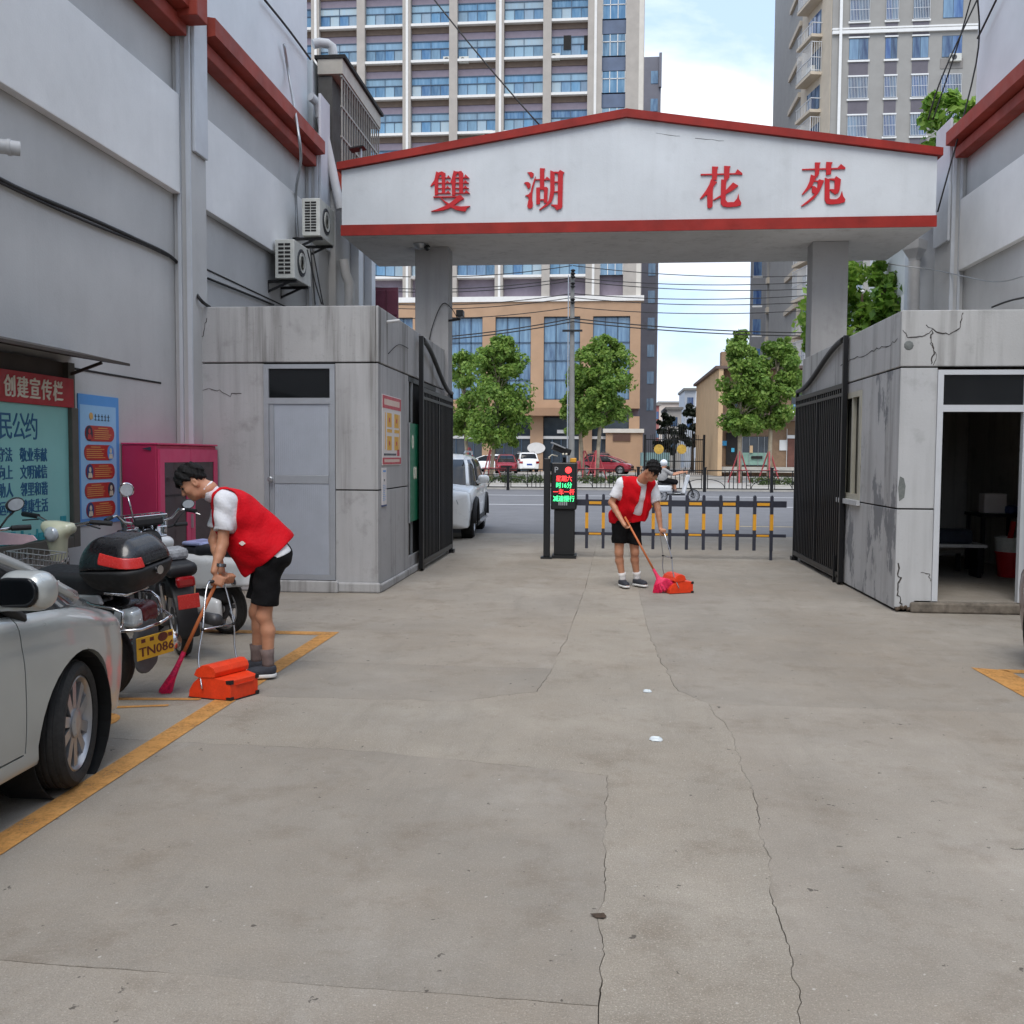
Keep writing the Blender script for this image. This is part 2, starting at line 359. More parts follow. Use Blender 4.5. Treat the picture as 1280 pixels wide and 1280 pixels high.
slab([(p['r0'],.012),(p['e0'],0),(p['f1'],0),(p['d3'],.01),(p['d2'],.015),(p['d1'],.015)],M_slab2,.0015)
# painted parking lines, worn
tt=NT('parking_paint'); q=tt.noise(5,8,.78); q2=tt.noise(60,3,.7)
mk=tt.ramp(tt.mul(tt.mul(q,.7),tt.mul(q2,.3),'ADD'),.44,.52); tt.base(tt.mix(tt.noise(3,4),lin(194,136,66),lin(208,156,92))); tt.p.inputs['Roughness'].default_value=.8
tr=tt.n('ShaderNodeBsdfTransparent'); ms=tt.n('ShaderNodeMixShader'); tt.l(mk,ms.inputs[0]); tt.l(tt.p.outputs[0],ms.inputs[2]); tt.l(tr.outputs[0],ms.inputs[1]); tt.l(ms.outputs[0],tt.o.inputs['Surface'])
def invert(v): return v
ms.inputs[0].default_value=1
for l in list(tt.t.links):
    if l.to_socket==ms.inputs[0]: tt.t.links.remove(l)
tt.l(tt.ramp(tt.mul(tt.mul(q,.7),tt.mul(q2,.3),'ADD'),.46,.64,.9,.3),ms.inputs[0])
M_park=tt.m
def mark(polys):
    b=B()
    for P in polys: b.prism(P,'z',.0035,.0045)
    struct(b.build('parking_marking',M_park))
mark([[(-2.52,-3),(-2.38,-3),(-2.38,8.66),(-2.52,8.5)],[(-3.9,8.5),(-2.52,8.5),(-2.38,8.66),(-3.9,8.63)]])
arc=[(-3.05+.16*math.cos(a),5.55+.2*math.sin(a)) for a in np.linspace(-1.4,1.5,9)]; arci=[(-3.05+.1*math.cos(a),5.55+.14*math.sin(a)) for a in np.linspace(1.5,-1.4,9)]
mark([arc+arci,[(-3.3,6.05),(-2.62,6.12),(-2.62,6.17),(-3.3,6.11)],[(-3.1,5.85),(-2.75,5.95),(-2.76,5.99),(-3.1,5.9)]])
mark([[(2.94,-3),(3.06,-3),(3.06,7.7),(2.82,7.78)],[(3.06,7.62),(5.2,7.62),(5.2,7.74),(3.0,7.74)]])
# small flat discs set in the paving
for i,(u,v,r,lb) in enumerate([(820,925,.035,'small crushed white cup lying nearer the camera on the concrete strip'),(809,865,.028,'small crushed white cup lying farther along the concrete strip')]):
    g=G(u,v); b=B().lathe([(r,0),(r*1.1,.004),(r*.9,.012),(r*.75,.006),(r*.2,.005)],14,c=(g.x,g.y,.001)); b.v=[(x+random.uniform(-.004,.004),y+random.uniform(-.004,.004),z) for x,y,z in b.v]
    tag(b.build('crushed_cup',mat('cup_white',lin(205,212,215),.5,0,.1,30)),lb,'litter','crushed cups on the concrete')
M_leaf=mat('dry_leaf',lin(70,56,44),.9,0,.3,60)
tag(B().add([(.0+.03*math.cos(a)+random.uniform(-.008,.008),3.36+.022*math.sin(a),.004+.004*(i%2)) for i,a in enumerate(np.linspace(0,5.8,7))],[tuple(range(7))]).build('dead_leaf',M_leaf),'small dark dead leaf on the joint of the concrete yard','leaf')
# ================================================================== LEFT AND RIGHT COMMERCIAL BUILDINGS
M_gwall=plaster('grey_wall',lin(194,193,191),.14,0,.05,fine=.06); M_wpan=plaster('pale_panel',lin(238,237,235),.08,0,.03,fine=.04); M_upw=plaster('pale_blue_wall',lin(214,220,222),.08,0,.03,fine=.04)
M_red=mat('red_ledge',lin(146,58,44),.6,0,.22,1.6,.001,40,spec=.3); M_trim=mat('white_trim',lin(196,199,203),.5,0,.06,3); M_shadow=mat('dark_gap',lin(35,33,32),.9,0,.1)
M_pvc=mat('pvc_pipe',lin(190,190,190),.45,0,.08,5); M_cable=mat('black_cable',lin(28,27,27),.6,0,.1,9)
M_metal=mat('galv_metal',lin(170,172,174),.4,.8,.1,8); M_black=mat('black_metal',lin(22,22,24),.45,.2,.15,6)
def side_building(s,xw,pil,segs,lab,y0=-12,yend=16.35,ztop=10.2,yup=0):
    """s=-1 left, +1 right; xw wall plane; pil = list of (ya,yb); segs = list of (ya,yb) wall bays"""
    t=thing('commercial_building',lab,'building',(xw,4,0)); o=s
    X=lambda d: xw-o*d                                     # d metres out from the wall, towards the lane
    B().box(xw,xw+o*9,y0,yend,0,6.62).build('wall',M_gwall,t)
    B().box(xw+o*.05,xw+o*9,y0,yend-.05-yup,6.62,ztop).build('upper_wall',M_upw,t)
    for ya,yb in segs:
        B().box(X(.003),X(.10),ya,yb,4.56,5.66).build('wall_panel',M_wpan,t,bevel=.008)
        B().box(X(.003),X(.2),ya,yb,6.3,6.46).build('ledge_moulding',M_red,t,bevel=.01)
        B().prism([(X(.003),6.46),(X(.34),6.5),(X(.34),6.7),(X(-.1),6.78)],'y',ya-.02,yb+.02).build('ledge',M_red,t)
    for ya,yb in pil:
        b=B(); b.box(X(.003),X(.21),ya,yb,0,6.86)
        q=b.build('pilaster',M_gwall,t,bevel=.006); c=yb if 0 else ya
        B().box(X(.06),X(.1),ya-.03,ya-.002,0,6.8).build('pilaster_fillet',M_trim,q)
        B().box(X(.16),X(.214),ya-.03,ya-.002,0,6.8).build('pilaster_fillet',M_trim,q)
        B().box(X(.212),X(.255),ya+.03,yb-.03,5.05,7.5 if s<0 else 6.95).build('trim_board',M_trim,q,bevel=.01)
    return t
LB=side_building(-1,-4.93,[(10.99,11.42),(16.0,16.6)],[(-12,10.95),(11.45,15.95)],'grey left building with pale panels, red ledge and notice boards along the lane')
RB=side_building(1,5.6,[(16.3,17.05)],[(-12,16.25)],'grey right building with pale panel and red ledge above the guardroom',yend=17.2,yup=1.0)
# continuation of the left building beyond the second pilaster
b=B(); b.box(-9,-4.6,16.602,19.5,0,6.1); b.build('rear_wall',M_gwall,LB)
B().prism([(-4.598,6.1),(-4.25,6.14),(-4.25,6.36),(-4.8,6.45)],'y',16.62,19.5).build('ledge',M_red,LB)
B().box(-9,-4.98,16.602,19.5,6.1,8.27).build('upper_wall',M_upw,LB)
for y in (17.6,18.6): B().box(-4.598,-4.45,y,y+.3,0,5.7).build('pilaster',M_trim,LB,bevel=.006)
# second bay of upper face, far right building
B().box(5.62,9,17.2,22,0,5.9).build('rear_wall',M_wpan,RB)
B().prism([(5.618,5.9),(5.2,5.94),(5.2,6.3),(5.8,6.4)],'y',17.25,21.5).build('ledge',M_red,RB)
B().box(5.3,5.618,17.7,18.2,0,5.6).build('pilaster',M_trim,RB,bevel=.006); B().box(5.22,5.298,17.72,18.1,3.9,5.4).build('trim_board',M_trim,RB,bevel=.006)
B().box(5.4,5.618,18.6,18.9,0,4.6).build('pilaster',M_wpan,RB,bevel=.006)
# the lowest ledge bracket block at the near pilaster, left
B().box(-4.928,-4.5,10.7,10.985,6.42,6.78).build('ledge_bracket',M_red,LB,bevel=.01)
# dark groove line in the wall
B().box(-4.932,-4.924,-12,10.6,2.385,2.405).build('wall_joint',M_shadow,LB); B().box(-4.932,-4.924,11.5,15.9,3.88,3.90).build('wall_joint',M_shadow,LB)
# barred balcony cage on left upper wall
M_cagewall=mat('cage_dark',lin(78,76,72),.8,0,.2,3); M_cream=mat('cream_metal',lin(176,170,158),.6,0,.12,4); M_bars=mat('cage_bar',lin(150,146,138),.5,.3,.1,5)
cg=B().box(-4.9,-4.66,16.66,19.4,6.5,8.0).build('balcony_cage',M_cagewall,LB)
B().box(-4.95,-4.42,16.6,19.5,8.28,8.34).build('cage_roof',M_shadow,cg); B().box(-4.9,-4.47,16.62,19.45,8.03,8.275).build('cage_head',M_cream,cg)
bar=B().box(-.011,.011,-.011,.011,0,1.55).mesh('cage_bar'); bar.materials.append(M_bars)
for i in range(17): inst('cage_bar',bar,cg,T(-4.5,16.68+i*.17,6.47))
for z in (6.48,7.0,7.5,8.0): B().box(-4.515,-4.485,16.64,19.45,z-.018,z+.018).build('cage_rail',M_bars,cg)
# pipes on left wall
def pipe(name,pts,r,lab,m=M_pvc,collars=()):
    t=thing(name,lab,'pipe',pts[-1]); B().tube(pts,r,14).build('pipe',m,t,auto=50)
    for c,d in collars: B().tube([Vector(c)-Vector(d)*.04,Vector(c)+Vector(d)*.04],r*1.14,14).build('collar',m,t,auto=50)
    return t
pipe('waste_pipe',[(-4.93,16.3,7.55),(-4.86,16.45,7.5),(-4.82,16.5,7.3),(-4.6,16.5,6.3),(-4.48,16.5,5.75)],.075,'white sloping drain pipe below the barred balcony on left wall',collars=[((-4.82,16.5,7.3),(.1,0,-1))])
pipe('vent_pipe',[(-5.0,16.7,8.56),(-4.9,16.75,8.6),(-4.78,16.8,8.6),(-4.71,16.83,8.56),(-4.69,16.85,8.42)],.08,'short white vent elbow above the barred balcony roof')
pipe('downpipe',[(-4.5,16.75,4.95),(-4.46,16.75,4.7),(-4.4,16.75,4.55),(-4.4,16.75,4.2),(-4.42,16.75,4.05),(-4.42,16.75,0)],.085,'grey downpipe with offset bends beside the left building pilaster',collars=[((-4.42,16.75,3.3),(0,0,1)),((-4.42,16.75,2.2),(0,0,1))])
pipe('drain_stub',[(-4.93,7.2,3.95),(-4.62,7.28,3.95),(-4.52,7.35,3.95)],.055,'stub of white drain pipe sticking out of the left wall',collars=[((-4.58,7.31,3.95),(.3,.1,0))])
pipe('downpipe',[(5.2,17.5,4.95),(5.2,17.5,0)],.1,'white downpipe with funnel head beside the right building pilaster',collars=[((5.2,17.5,3.6),(0,0,1)),((5.2,17.5,4.1),(0,0,1))])
b=B().lathe([(.08,4.9),(.1,5.0),(.2,5.15),(.21,5.3),(.19,5.3)],4,c=(5.2,17.5,0)); tag(b.build('rain_hopper',M_pvc),'white square rain hopper on top of the right downpipe','rain hopper')
# maroon board beyond
t=thing('roller_shutter','maroon panelled shutter board beyond the left building','shutter',(-4.2,19.9,2.5))
B().box(-4.95,-4.2,19.8,19.86,2.2,5.0).build('panel',mat('maroon',lin(98,42,60),.5,0,.15,5),t)
for i in range(3):
    for j in range(5): B().box(-4.93+i*.25,-4.72+i*.25,19.78,19.798,2.25+j*.55,2.75+j*.55).build('shutter_panel',mat('maroon',(0,0,0)),t,bevel=.01)
# cables strung on the left wall
def cable(name,pts,r,lab,grp=None,cat='cable',m=None):
    # catmull smoothing
    P=[Vector(q) for q in pts]; out=[]
    for i in range(len(P)-1):
        p0,p1,p2,p3=P[max(i-1,0)],P[i],P[i+1],P[min(i+2,len(P)-1)]
        for k in range(6):
            u=k/6; out.append(.5*((2*p1)+(p2-p0)*u+(2*p0-5*p1+4*p2-p3)*u*u+(3*p1-p0-3*p2+p3)*u**3))
    out.append(P[-1]); return tag(B().tube(out,r,6).build(name,m or M_cable,smooth=True),lab,cat,grp)
w=lambda u,v,d=.03,x=-4.93: PX(u,v,x+d)
cable('wall_cable',[w(-40,200),w(0,224),w(40,243),w(110,272),w(170,299),w(215,322),w(235,350),PX(250,374,-4.68),PX(262,384,-4.68)],.02,'thick black cable clipped along the left wall above the notice board')
cable('wall_cable',[w(-40,206),w(0,228),w(60,256),w(120,282),w(180,306),w(212,321)],.012,'thinner wire sagging beside the thick black cable on left wall')
cable('wall_cable',[PX(355,55,-4.9),PX(362,100,-4.9),PX(372,160,-4.5),PX(376,200,-4.5),PX(370,240,-4.8),PX(372,300,-4.8)],.022,'pale conduit running down the left wall to the upper air conditioner',m=M_metal)
cable('wall_cable',[PX(260,348,-4.9),PX(300,364,-4.9),PX(342,381,-4.9)],.015,'short black cable low on left wall behind the gatehouse parapet')
cable('wall_cable',[PX(331,0,-4.9),PX(360,36,-4.9),PX(388,74,-4.9)],.018,'black cable slanting across the pale upper wall at left')
for i,(a,bb,c) in enumerate([((388,310),(392,345),(402,380)),((391,312),(398,350),(404,381)),((384,312),(390,340),(394,381))]):
    cable('hanging_wire',[PY(*a,14.2),PY(*bb,14.2),PY(*c,14.2)],.01,('middle','rightmost','leftmost')[i]+' dark wire hanging below the upper air conditioner','wires below the upper air conditioner')
# ---- air conditioners
M_ac=mat('ac_white',lin(200,200,192),.45,0,.1,8); M_acd=mat('ac_grille',lin(60,62,66),.6,0,.15,8)
def ac_unit(lab,x,y,z,L=.82,H=.62,D=.34,rows=8):
    t=thing('air_conditioner',lab,'air conditioner',(x,y,z))      # front faces +X, length along Y, near end at y
    B().box(x-D,x,y,y+L,z,z+H).build('casing',M_ac,t,bevel=.012)
    sl=B().box(-D*.14,D*.14,-.006,.004,-H*.82/rows*.29,H*.82/rows*.29).mesh('vent_slot'); sl.materials.append(M_shadow)
    for c in (.35,.68):
        for r in range(rows): inst('vent_slot',sl,t,T(x-D*c,y-.001,z+H*(.1+.82*(r+.5)/rows)))
    f=B().lathe([(.2,0),(.2,.012),(.17,.014),(.165,.004),(.02,.004)],20,'x',(x+.001,y+.33,z+H*.5)).build('fan_guard',M_acd,t,auto=40)
    for r in (.06,.1,.14):
        B().lathe([(r,.016),(r+.008,.02),(r+.008,.012),(r,.012)],20,'x',(x+.002,y+.33,z+H*.5)).build('guard_ring',M_ac,f,auto=40)
    for yy in (y+.12,y+L-.12):
        k=B(); k.bar((x-D-.16,yy,z-.02),(x,yy,z-.02),.04); k.bar((x-D-.16,yy,z-.17),(x-.12,yy,z-.03),.03); k.bar((x-D-.16,yy,z-.19),(x-D-.16,yy,z),.04); k.build('bracket',M_black,t)
    return t
ac_unit('white air conditioner unit on a bracket, lower of two on left wall',-4.5,14.05,4.16,.8,.56,.29)
ac_unit('white air conditioner unit, upper of two on left wall near the pilaster',-4.31,14.7,4.91,.82,.56,.28,11)
# ================================================================== NOTICE BOARD, POSTERS, CABINET
M_teal=mat('board_teal',lin(138,196,190),.45,0,.05,2); M_frame=mat('board_frame',lin(92,88,80),.5,.3,.12,6); M_brown=mat('canopy_brown',lin(70,62,56),.6,.1,.15,5)
M_redsign=mat('sign_red',lin(176,30,38),.45,0,.06,3); M_white=mat('white_print',lin(228,222,205),.6,0,0); M_navy=mat('print_blue',lin(32,92,132),.6,0,0); M_tealp=mat('print_teal',lin(40,150,160),.6,0,.2,30)
nb=thing('notice_board','teal notice board with red title strip and dark canopy on left wall','notice board',(-4.9,6,0))
B().box(-4.9,-4.8,4.2,8.45,.86,2.015).build('backing_panel',M_teal,nb)
rb=B().box(-4.9,-4.78,4.2,8.52,2.017,2.275).build('title_strip',M_redsign,nb)
B().box(-4.92,-4.76,8.452,8.56,.76,2.016).build('post',M_frame,nb,bevel=.006); B().box(-4.92,-4.79,8.452,8.56,2.018,2.42).build('post_head',M_frame,nb); B().box(-4.92,-4.76,4.2,8.45,.76,.858).build('bottom_rail',M_frame,nb,bevel=.006); B().box(-4.92,-4.84,4.2,8.45,2.277,2.42).build('top_rail',M_brown,nb)
b=B(); b.prism([(-4.93,2.5),(-4.36,2.41),(-4.36,2.435),(-4.93,2.56)],'y',4.0,8.55); b.prism([(-4.93,2.5),(-4.36,2.41),(-4.36,2.435),(-4.93,2.56)],'y',8.551,8.75); b.build('canopy',M_brown,nb)
for yy in (8.5,6.4): B().bar((-4.9,yy,2.28),(-4.5,yy,2.42),.025).build('canopy_bracket',M_brown,nb)
for i,ch in enumerate('创建宣传栏'): text('title_character',ch,M_white,wall_x(-4.778,7.55+i*.176,2.132),.19,rb,.004,0,.85,bold2=.014)
for i,ch in enumerate('民公约'): text('headline_character',ch,M_navy,wall_x(-4.798,7.52+i*.18,1.81),.24,nb,.003,0,.8,bold2=.004)
for r,(a,bq) in enumerate([('守法','敬业奉献'),('向上','文明诚信'),('助人','邻里和谐'),('运动','健康生活')]):
    z=1.582-r*.1435
    text('motto_text',a,M_navy,wall_x(-4.798,7.5,z),.125,nb,.003,0,.8,bold2=.007); text('motto_text',bq,M_navy,wall_x(-4.798,7.9,z),.125,nb,.003,0,.8,bold2=.007)
b=B(); yy=7.2
while yy<8.1:
    wd=random.uniform(.03,.07); b.box(-4.798,-4.794,yy,yy+wd-.01,.865,.875+random.uniform(.02,.09)); yy+=wd
b.build('skyline_print',M_tealp,nb)
B().box(-4.798,-4.794,8.29,8.38,.99,1.05).build('corner_print',M_tealp,nb)
M_ribbon=mat('ribbon_print',lin(214,178,186),.6,0,.1,10)
# blue poster with five red panels
po=thing('wall_poster','tall light blue poster with five red rounded panels on left wall','poster',(-4.93,9.2,.9))
M_pb1=mat('poster_blue',lin(84,150,214),.4,0,.04,3); M_pb2=mat('poster_pale',lin(150,196,232),.4,0,.05,4); M_pred=mat('poster_red',lin(178,52,44),.4,0,.12,14); M_pyel=mat('poster_yellow',lin(216,170,96),.5,0,.1,40); M_skinp=mat('portrait_pale',lin(206,196,170),.5,0,.2,60); M_navyp=mat('portrait_navy',lin(40,62,110),.5,0,.2,30); M_dark=mat('print_dark',lin(44,52,66),.6,0,0)
B().box(-4.928,-4.918,8.84,9.61,.92,2.17).build('sheet',M_pb1,po); B().box(-4.917,-4.915,8.86,9.545,.985,2.07).build('inner_sheet',M_pb2,po)
B().lathe([(.035,0),(.035,.003),(.001,.003)],14,'x',(-4.914,9.06,1.965)).build('emblem_print',M_pyel,po)
b=B()
for i in range(5): b.box(-4.914,-4.912,9.12+i*.062,9.165+i*.062,1.93,1.935); b.box(-4.914,-4.912,9.14+i*.062,9.147+i*.062,1.925,1.99); b.box(-4.914,-4.9115,9.125+i*.062,9.16+i*.062,1.965,1.972)
b.build('title_print',M_dark,po)
for i in range(5):
    z=1.80-i*.184; left=i in (0,2,4); y0,y1=8.92+.02*left,9.49+.01*left
    h=.075; P=[]
    for a in np.linspace(-math.pi/2,math.pi/2,8): P.append((y1-h+h*math.cos(a),z+h*math.sin(a)))
    for a in np.linspace(math.pi/2,3*math.pi/2,8): P.append((y0+h+h*math.cos(a),z+h*math.sin(a)))
    c=B().prism(P,'x',-4.914,-4.911).build('red_panel',M_pred,po)
    b=B(); ya,yb=(y0+.17,y1-.04) if left else (y0+.04,y1-.17)
    b.box(-4.9105,-4.909,(ya+yb)/2-.1,(ya+yb)/2+.08,z+.05,z+.057)
    for k in range(5):
        b.box(-4.9105,-4.909,ya,yb-random.uniform(0,.08),z+.028-k*.02,z+.034-k*.02)
    b.build('printed_lines',M_pyel,c)
    cy=y0+.075 if left else y1-.075
    q=B().prism([(cy+.062*math.cos(a),z+.074*math.sin(a)) for a in np.linspace(0,6.28,17)[:-1]],'x',-4.910,-4.908).build('portrait',M_navyp if i in (2,4) else (M_pb1 if i==1 else M_dark),c)
    b=B().prism([(cy+.022*math.cos(a),z+.02+.026*math.sin(a)) for a in np.linspace(0,6.28,13)[:-1]],'x',-4.9075,-4.906); b.prism([(cy-.04,z-.058),(cy+.04,z-.058),(cy+.03,z-.01),(cy-.03,z-.01)],'x',-4.9075,-4.906); b.build('portrait_print',M_skinp if i!=0 else M_pred,q)
# crimson cabinet
M_pink=mat('cabinet_crimson',lin(182,44,84),.42,0,.06,3); M_pinkl=mat('cabinet_rose',lin(208,66,108),.42,0,.06,3); M_cabglass=mat('cabinet_glass',lin(58,40,44),.12,0,.25,3)
cb=thing('fire_cabinet','crimson steel cabinet with two glazed doors beside the gatehouse','cabinet',(-4.7,10.4,0))
B().box(-4.92,-4.55,9.66,11.2,.05,1.7).build('carcass',M_pink,cb,bevel=.008)
B().box(-4.92,-4.53,9.65,11.21,1.702,1.72).build('top',M_pinkl,cb,bevel=.004); B().box(-4.92,-4.57,9.7,11.16,0,.049).build('plinth',M_black,cb)
for k in range(2):
    y0=9.68+k*.755; y1=y0+.745
    d=B()
    for a in ((y0,y0+.1,.1,1.66),(y1-.1,y1,.1,1.66),(y0+.1,y1-.1,.1,.28),(y0+.1,y1-.1,1.52,1.66)): d.box(-4.548,-4.52,a[0],a[1],a[2],a[3])
    d=d.build('door',M_pinkl,cb); B().box(-4.546,-4.53,y0+.1,y1-.1,.28,1.52).build('glass',M_cabglass,d)
    B().box(-4.529,-4.525,y0+.1,y1-.1,1.16,1.18).build('shelf_edge',mat('shelf_dark',lin(36,24,28),.6),d)
B().box(-4.52,-4.5,10.415,10.435,.8,.95).build('handle',M_metal,cb)
B().prism([(-4.70,1.66),(-4.6,1.64),(-4.6,1.68)],'y',9.645,9.649).build('arrow_print',M_dark,cb)
# ================================================================== LEFT GATEHOUSE
M_gate_w=plaster('gatehouse_wall',lin(178,177,177),.55,.12,.5); M_gate_par=plaster('gatehouse_parapet',lin(178,177,176),.5,.0,.85,fine=.4); M_gate_peel=plaster('gatehouse_peeling',lin(186,186,186),.6,.62,.5,patchcol=lin(112,114,118))
M_gate_r=plaster('guardroom_wall',lin(190,191,192),.4,.05,.3); M_core=mat('joint_dark',lin(40,38,36),.9,0,.2,8)
M_alu=mat('door_aluminium',lin(172,175,180),.35,.35,.06,6); M_alud=mat('door_panel',lin(176,181,190),.45,.2,.06,4); M_glassd=mat('dark_glass',lin(24,26,28),.08,0,.3,1.5)
gl=thing('gatehouse','weathered grey left gatehouse with aluminium door and flat parapet','gatehouse',(-3.7,13,0))
x0,x1,y0,y1=-4.70,-2.62,11.25,15.95
B().box(x0,x1-.03,y0+.03,y1-.03,0,3.2).build('core',M_core,gl)
def clad(parent,m,*bx):
    for a in bx: B().box(*a).build('cladding_panel',m,parent,bevel=.004)
dl,dr,zt=-3.98,-3.13,2.66
clad(gl,M_gate_w,(x0-.22,dl-.003,y0,y0+.028,0,2.668),(dr+.003,x1-.028,y0,y0+.028,.0,1.192),(dr+.003,x1-.028,y0,y0+.028,1.208,2.668),
  (x1-.027,x1,y0,13.0,.0,1.192),(x1-.027,x1,y0,13.0,1.208,2.668),(x1-.027,x1,13.0,y1,0,.25),(x1-.027,x1,15.2,y1,.252,2.668))
B().box(x0-.22,x1-.028,y0-.004,y0+.026,2.684,3.33).build('parapet_front',M_gate_par,gl,bevel=.01); B().box(x1-.027,x1+.004,y0-.004,y1,2.684,3.33).build('parapet_side',M_gate_par,gl,bevel=.01)
B().box(x0-.22,x1-.03,y0+.028,y0+.2,3.2,3.32).build('parapet_coping',M_gate_par,gl); B().box(x1-.2,x1-.03,y0+.2,y1,3.2,3.32).build('parapet_coping',M_gate_par,gl)
B().box(x0-.22,x1+.03,y0-.05,y0-.001,0,.12).build('plinth',M_gate_par,gl,bevel=.02); B().box(x1+.001,x1+.04,y0,y1,0,.1).build('plinth',M_gate_par,gl,bevel=.02)
B().box(dl-.05,dr+.05,y0-.1,y0-.051,0,.14).build('step',M_gate_par,gl,bevel=.015)
dor=B(); 
for a in ((dl,dl+.06,.14,zt),(dr-.06,dr,.14,zt),(dl+.06,dr-.06,zt-.05,zt),(dl+.06,dr-.06,2.2,2.27),(dl+.06,dr-.06,.14,.2)): dor.box(a[0],a[1],y0-.012,y0+.029,a[2],a[3])
dor=dor.build('door',M_alu,gl)
B().box(dl+.06,dr-.06,y0+.012,y0+.0285,2.27,zt-.05).build('transom_glass',M_glassd,dor)
for za,zb in ((.2,1.27),(1.37,2.2)):
    q=B().box(dl+.12,dr-.08,y0+.006,y0+.028,za,zb)
    n=26
    for i in range(n):
        xx=dl+.13+(dr-dl-.22)*i/n; q.box(xx,xx+.012,y0+.001,y0+.0062,za+.005,zb-.005)
    q.build('ribbed_panel',M_alud,dor)
fr=B()
for a in ((dl+.062,dl+.118,.202,2.198),(dr-.078,dr-.062,.202,2.198),(dl+.12,dr-.08,1.27,1.37)): fr.box(a[0],a[1],y0-.004,y0+.027,a[2],a[3])
fr.build('door_stile',M_alu,dor,bevel=.004)
B().lathe([(.012,0),(.012,-.04),(.03,-.045),(.032,-.065),(.02,-.075)],14,'y',(dl+.09,y0-.004,1.32)).build('door_knob',M_metal,dor,auto=40)
# side opening of the left gatehouse with bars
wn_=B().box(x1-.06,x1-.031,13.02,15.18,.26,2.66).build('window',M_glassd,gl)
for y in (13.02,13.3,14.1,15.14): B().box(x1-.03,x1-.004,y,y+.04,.26,2.66).build('window_frame',M_metal,wn_)
B().box(x1-.03,x1-.002,13.02,15.18,2.6,2.664).build('window_frame',M_black,wn_)
# small spout and cable bits on parapet
B().tube([(x1-.02,11.7,3.2),(x1+.16,11.7,3.22)],.018,8).build('roof_spout',M_pvc,gl)
M_crack=mat('crack_dark',lin(70,66,62),.9,0,.3,20)
def crack(pts,m,parent,r=.006,rough=.02,n=5):
    P=[Vector(q) for q in pts]; out=[]
    for a,b in zip(P[:-1],P[1:]):
        for k in range(n):
            q=a.lerp(b,k/n); out.append(q+Vector((random.uniform(-1,1)*rough*(abs((b-a).x)<9),0,random.uniform(-1,1)*rough)))
    out.append(P[-1]); R=[max(.0015,r*random.uniform(.35,1.1)) for _ in out]
    return B().tube(out,R,4).build('crack',m,parent)
def crx(pts,x,parent,r=.006,rough=.015):    # on a wall of constant X
    o=crack([(0,p[0],p[1]) for p in pts],M_crack,None,r,rough); 
    for v in o.data.vertices: v.co.x=x+(v.co.x)*.0
    return setpar(o,parent)
cable('gatehouse_wire',[(-2.61,11.75,2.83),(-2.6,12.3,3.0),(-2.6,12.9,3.02)],.005,'thin wire on the side parapet of the left gatehouse')
crack([(-4.85,11.242,2.75),(-4.8,11.242,2.95),(-4.7,11.242,3.0),(-4.66,11.242,3.2)],M_crack,gl,.005); crack([(-4.82,11.247,2.2),(-4.78,11.247,2.35),(-4.6,11.247,2.38),(-4.4,11.247,2.3),(-4.25,11.247,2.32)],M_crack,gl,.004)
# red and white poster, small notice, green board on the side wall
q=thing('information_poster','red and white poster with four yellow squares on left gatehouse side','poster',(-2.6,11.8,1.5))
X=-2.617
M_wht=mat('poster_white',lin(222,216,214),.4,0,.03,5); M_pyl=mat('poster_gold',lin(222,168,40),.45,0,.1,30); M_crim=mat('poster_crimson',lin(190,46,66),.4,0,.06,5)
ya,yb=11.42,12.48
B().box(X,X+.008,ya,yb,1.49,2.33).build('sheet',M_wht,q); B().box(X+.0085,X+.011,ya+.01,yb-.01,2.17,2.32).build('header_band',M_crim,q); B().box(X+.0085,X+.011,ya+.01,yb-.01,1.50,1.58).build('footer_band',M_crim,q)
b=B()
for i in range(14): b.box(X+.0112,X+.012,ya+.1+i*.062,ya+.14+i*.062,2.21,2.28)
for i in range(15): b.box(X+.0112,X+.012,ya+.1+i*.058,ya+.135+i*.058,1.525,1.56)
b.build('band_print',M_white,q)
for yy in (ya+.25,ya+.66):
    for z in (1.97,1.69):
        s=B().box(X+.0085,X+.0105,yy,yy+.25,z-.02,z+.15).build('yellow_square',M_pyl,q); B().lathe([(.03,0),(.03,.002),(.001,.002)],8,'x',(X+.0106,yy+.125,z+.065)).build('square_emblem',M_crim,s)
    B().box(X+.0085,X+.0105,yy,yy+.27,1.885,1.925).build('yellow_label',M_pyl,q)
for yy in (ya+.14,ya+.95): B().box(X+.0085,X+.0105,yy,yy+.03,1.68,2.12).build('side_print',M_pyl,q)
b=B(); 
for i in range(10): b.box(X+.0085,X+.0105,ya+.08+i*.07,ya+.13+i*.07,1.605,1.63)
b.build('text_print',M_dark,q); B().box(X+.0085,X+.0105,yb-.24,yb-.1,1.6,1.68).build('seal_print',M_crim,q)
q=thing('paper_notice','narrow white paper notice below the red and white poster','notice',(-2.6,11.5,1.1))
B().box(X,X+.01,11.4,11.63,1.02,1.46).build('sheet',M_wht,q); B().box(X+.0105,X+.012,11.44,11.59,1.41,1.43).build('heading_print',M_pb1,q)
B().box(X+.0105,X+.012,11.49,11.53,1.3,1.325).build('mark_print',M_dark,q)
b=B()
for i in range(9): b.box(X+.0105,X+.012,11.43,11.6-random.uniform(0,.06),1.25-i*.022,1.255-i*.022)
b.build('text_print',M_pb1,q); B().box(X,X+.012,11.4,11.63,1.0,1.019).build('bottom_edge',M_navyp,q)
q=thing('green_board','green board with white marks propped inside left gatehouse opening','board',(-2.56,13.2,.7))
M_grn=mat('board_green',lin(24,112,80),.45,0,.08,4)
B().box(-2.615,-2.585,13.0,13.62,.72,2.04).build('panel',M_grn,q); B().box(-2.612,-2.59,12.985,12.998,.7,2.05).build('edge_trim',M_metal,q)
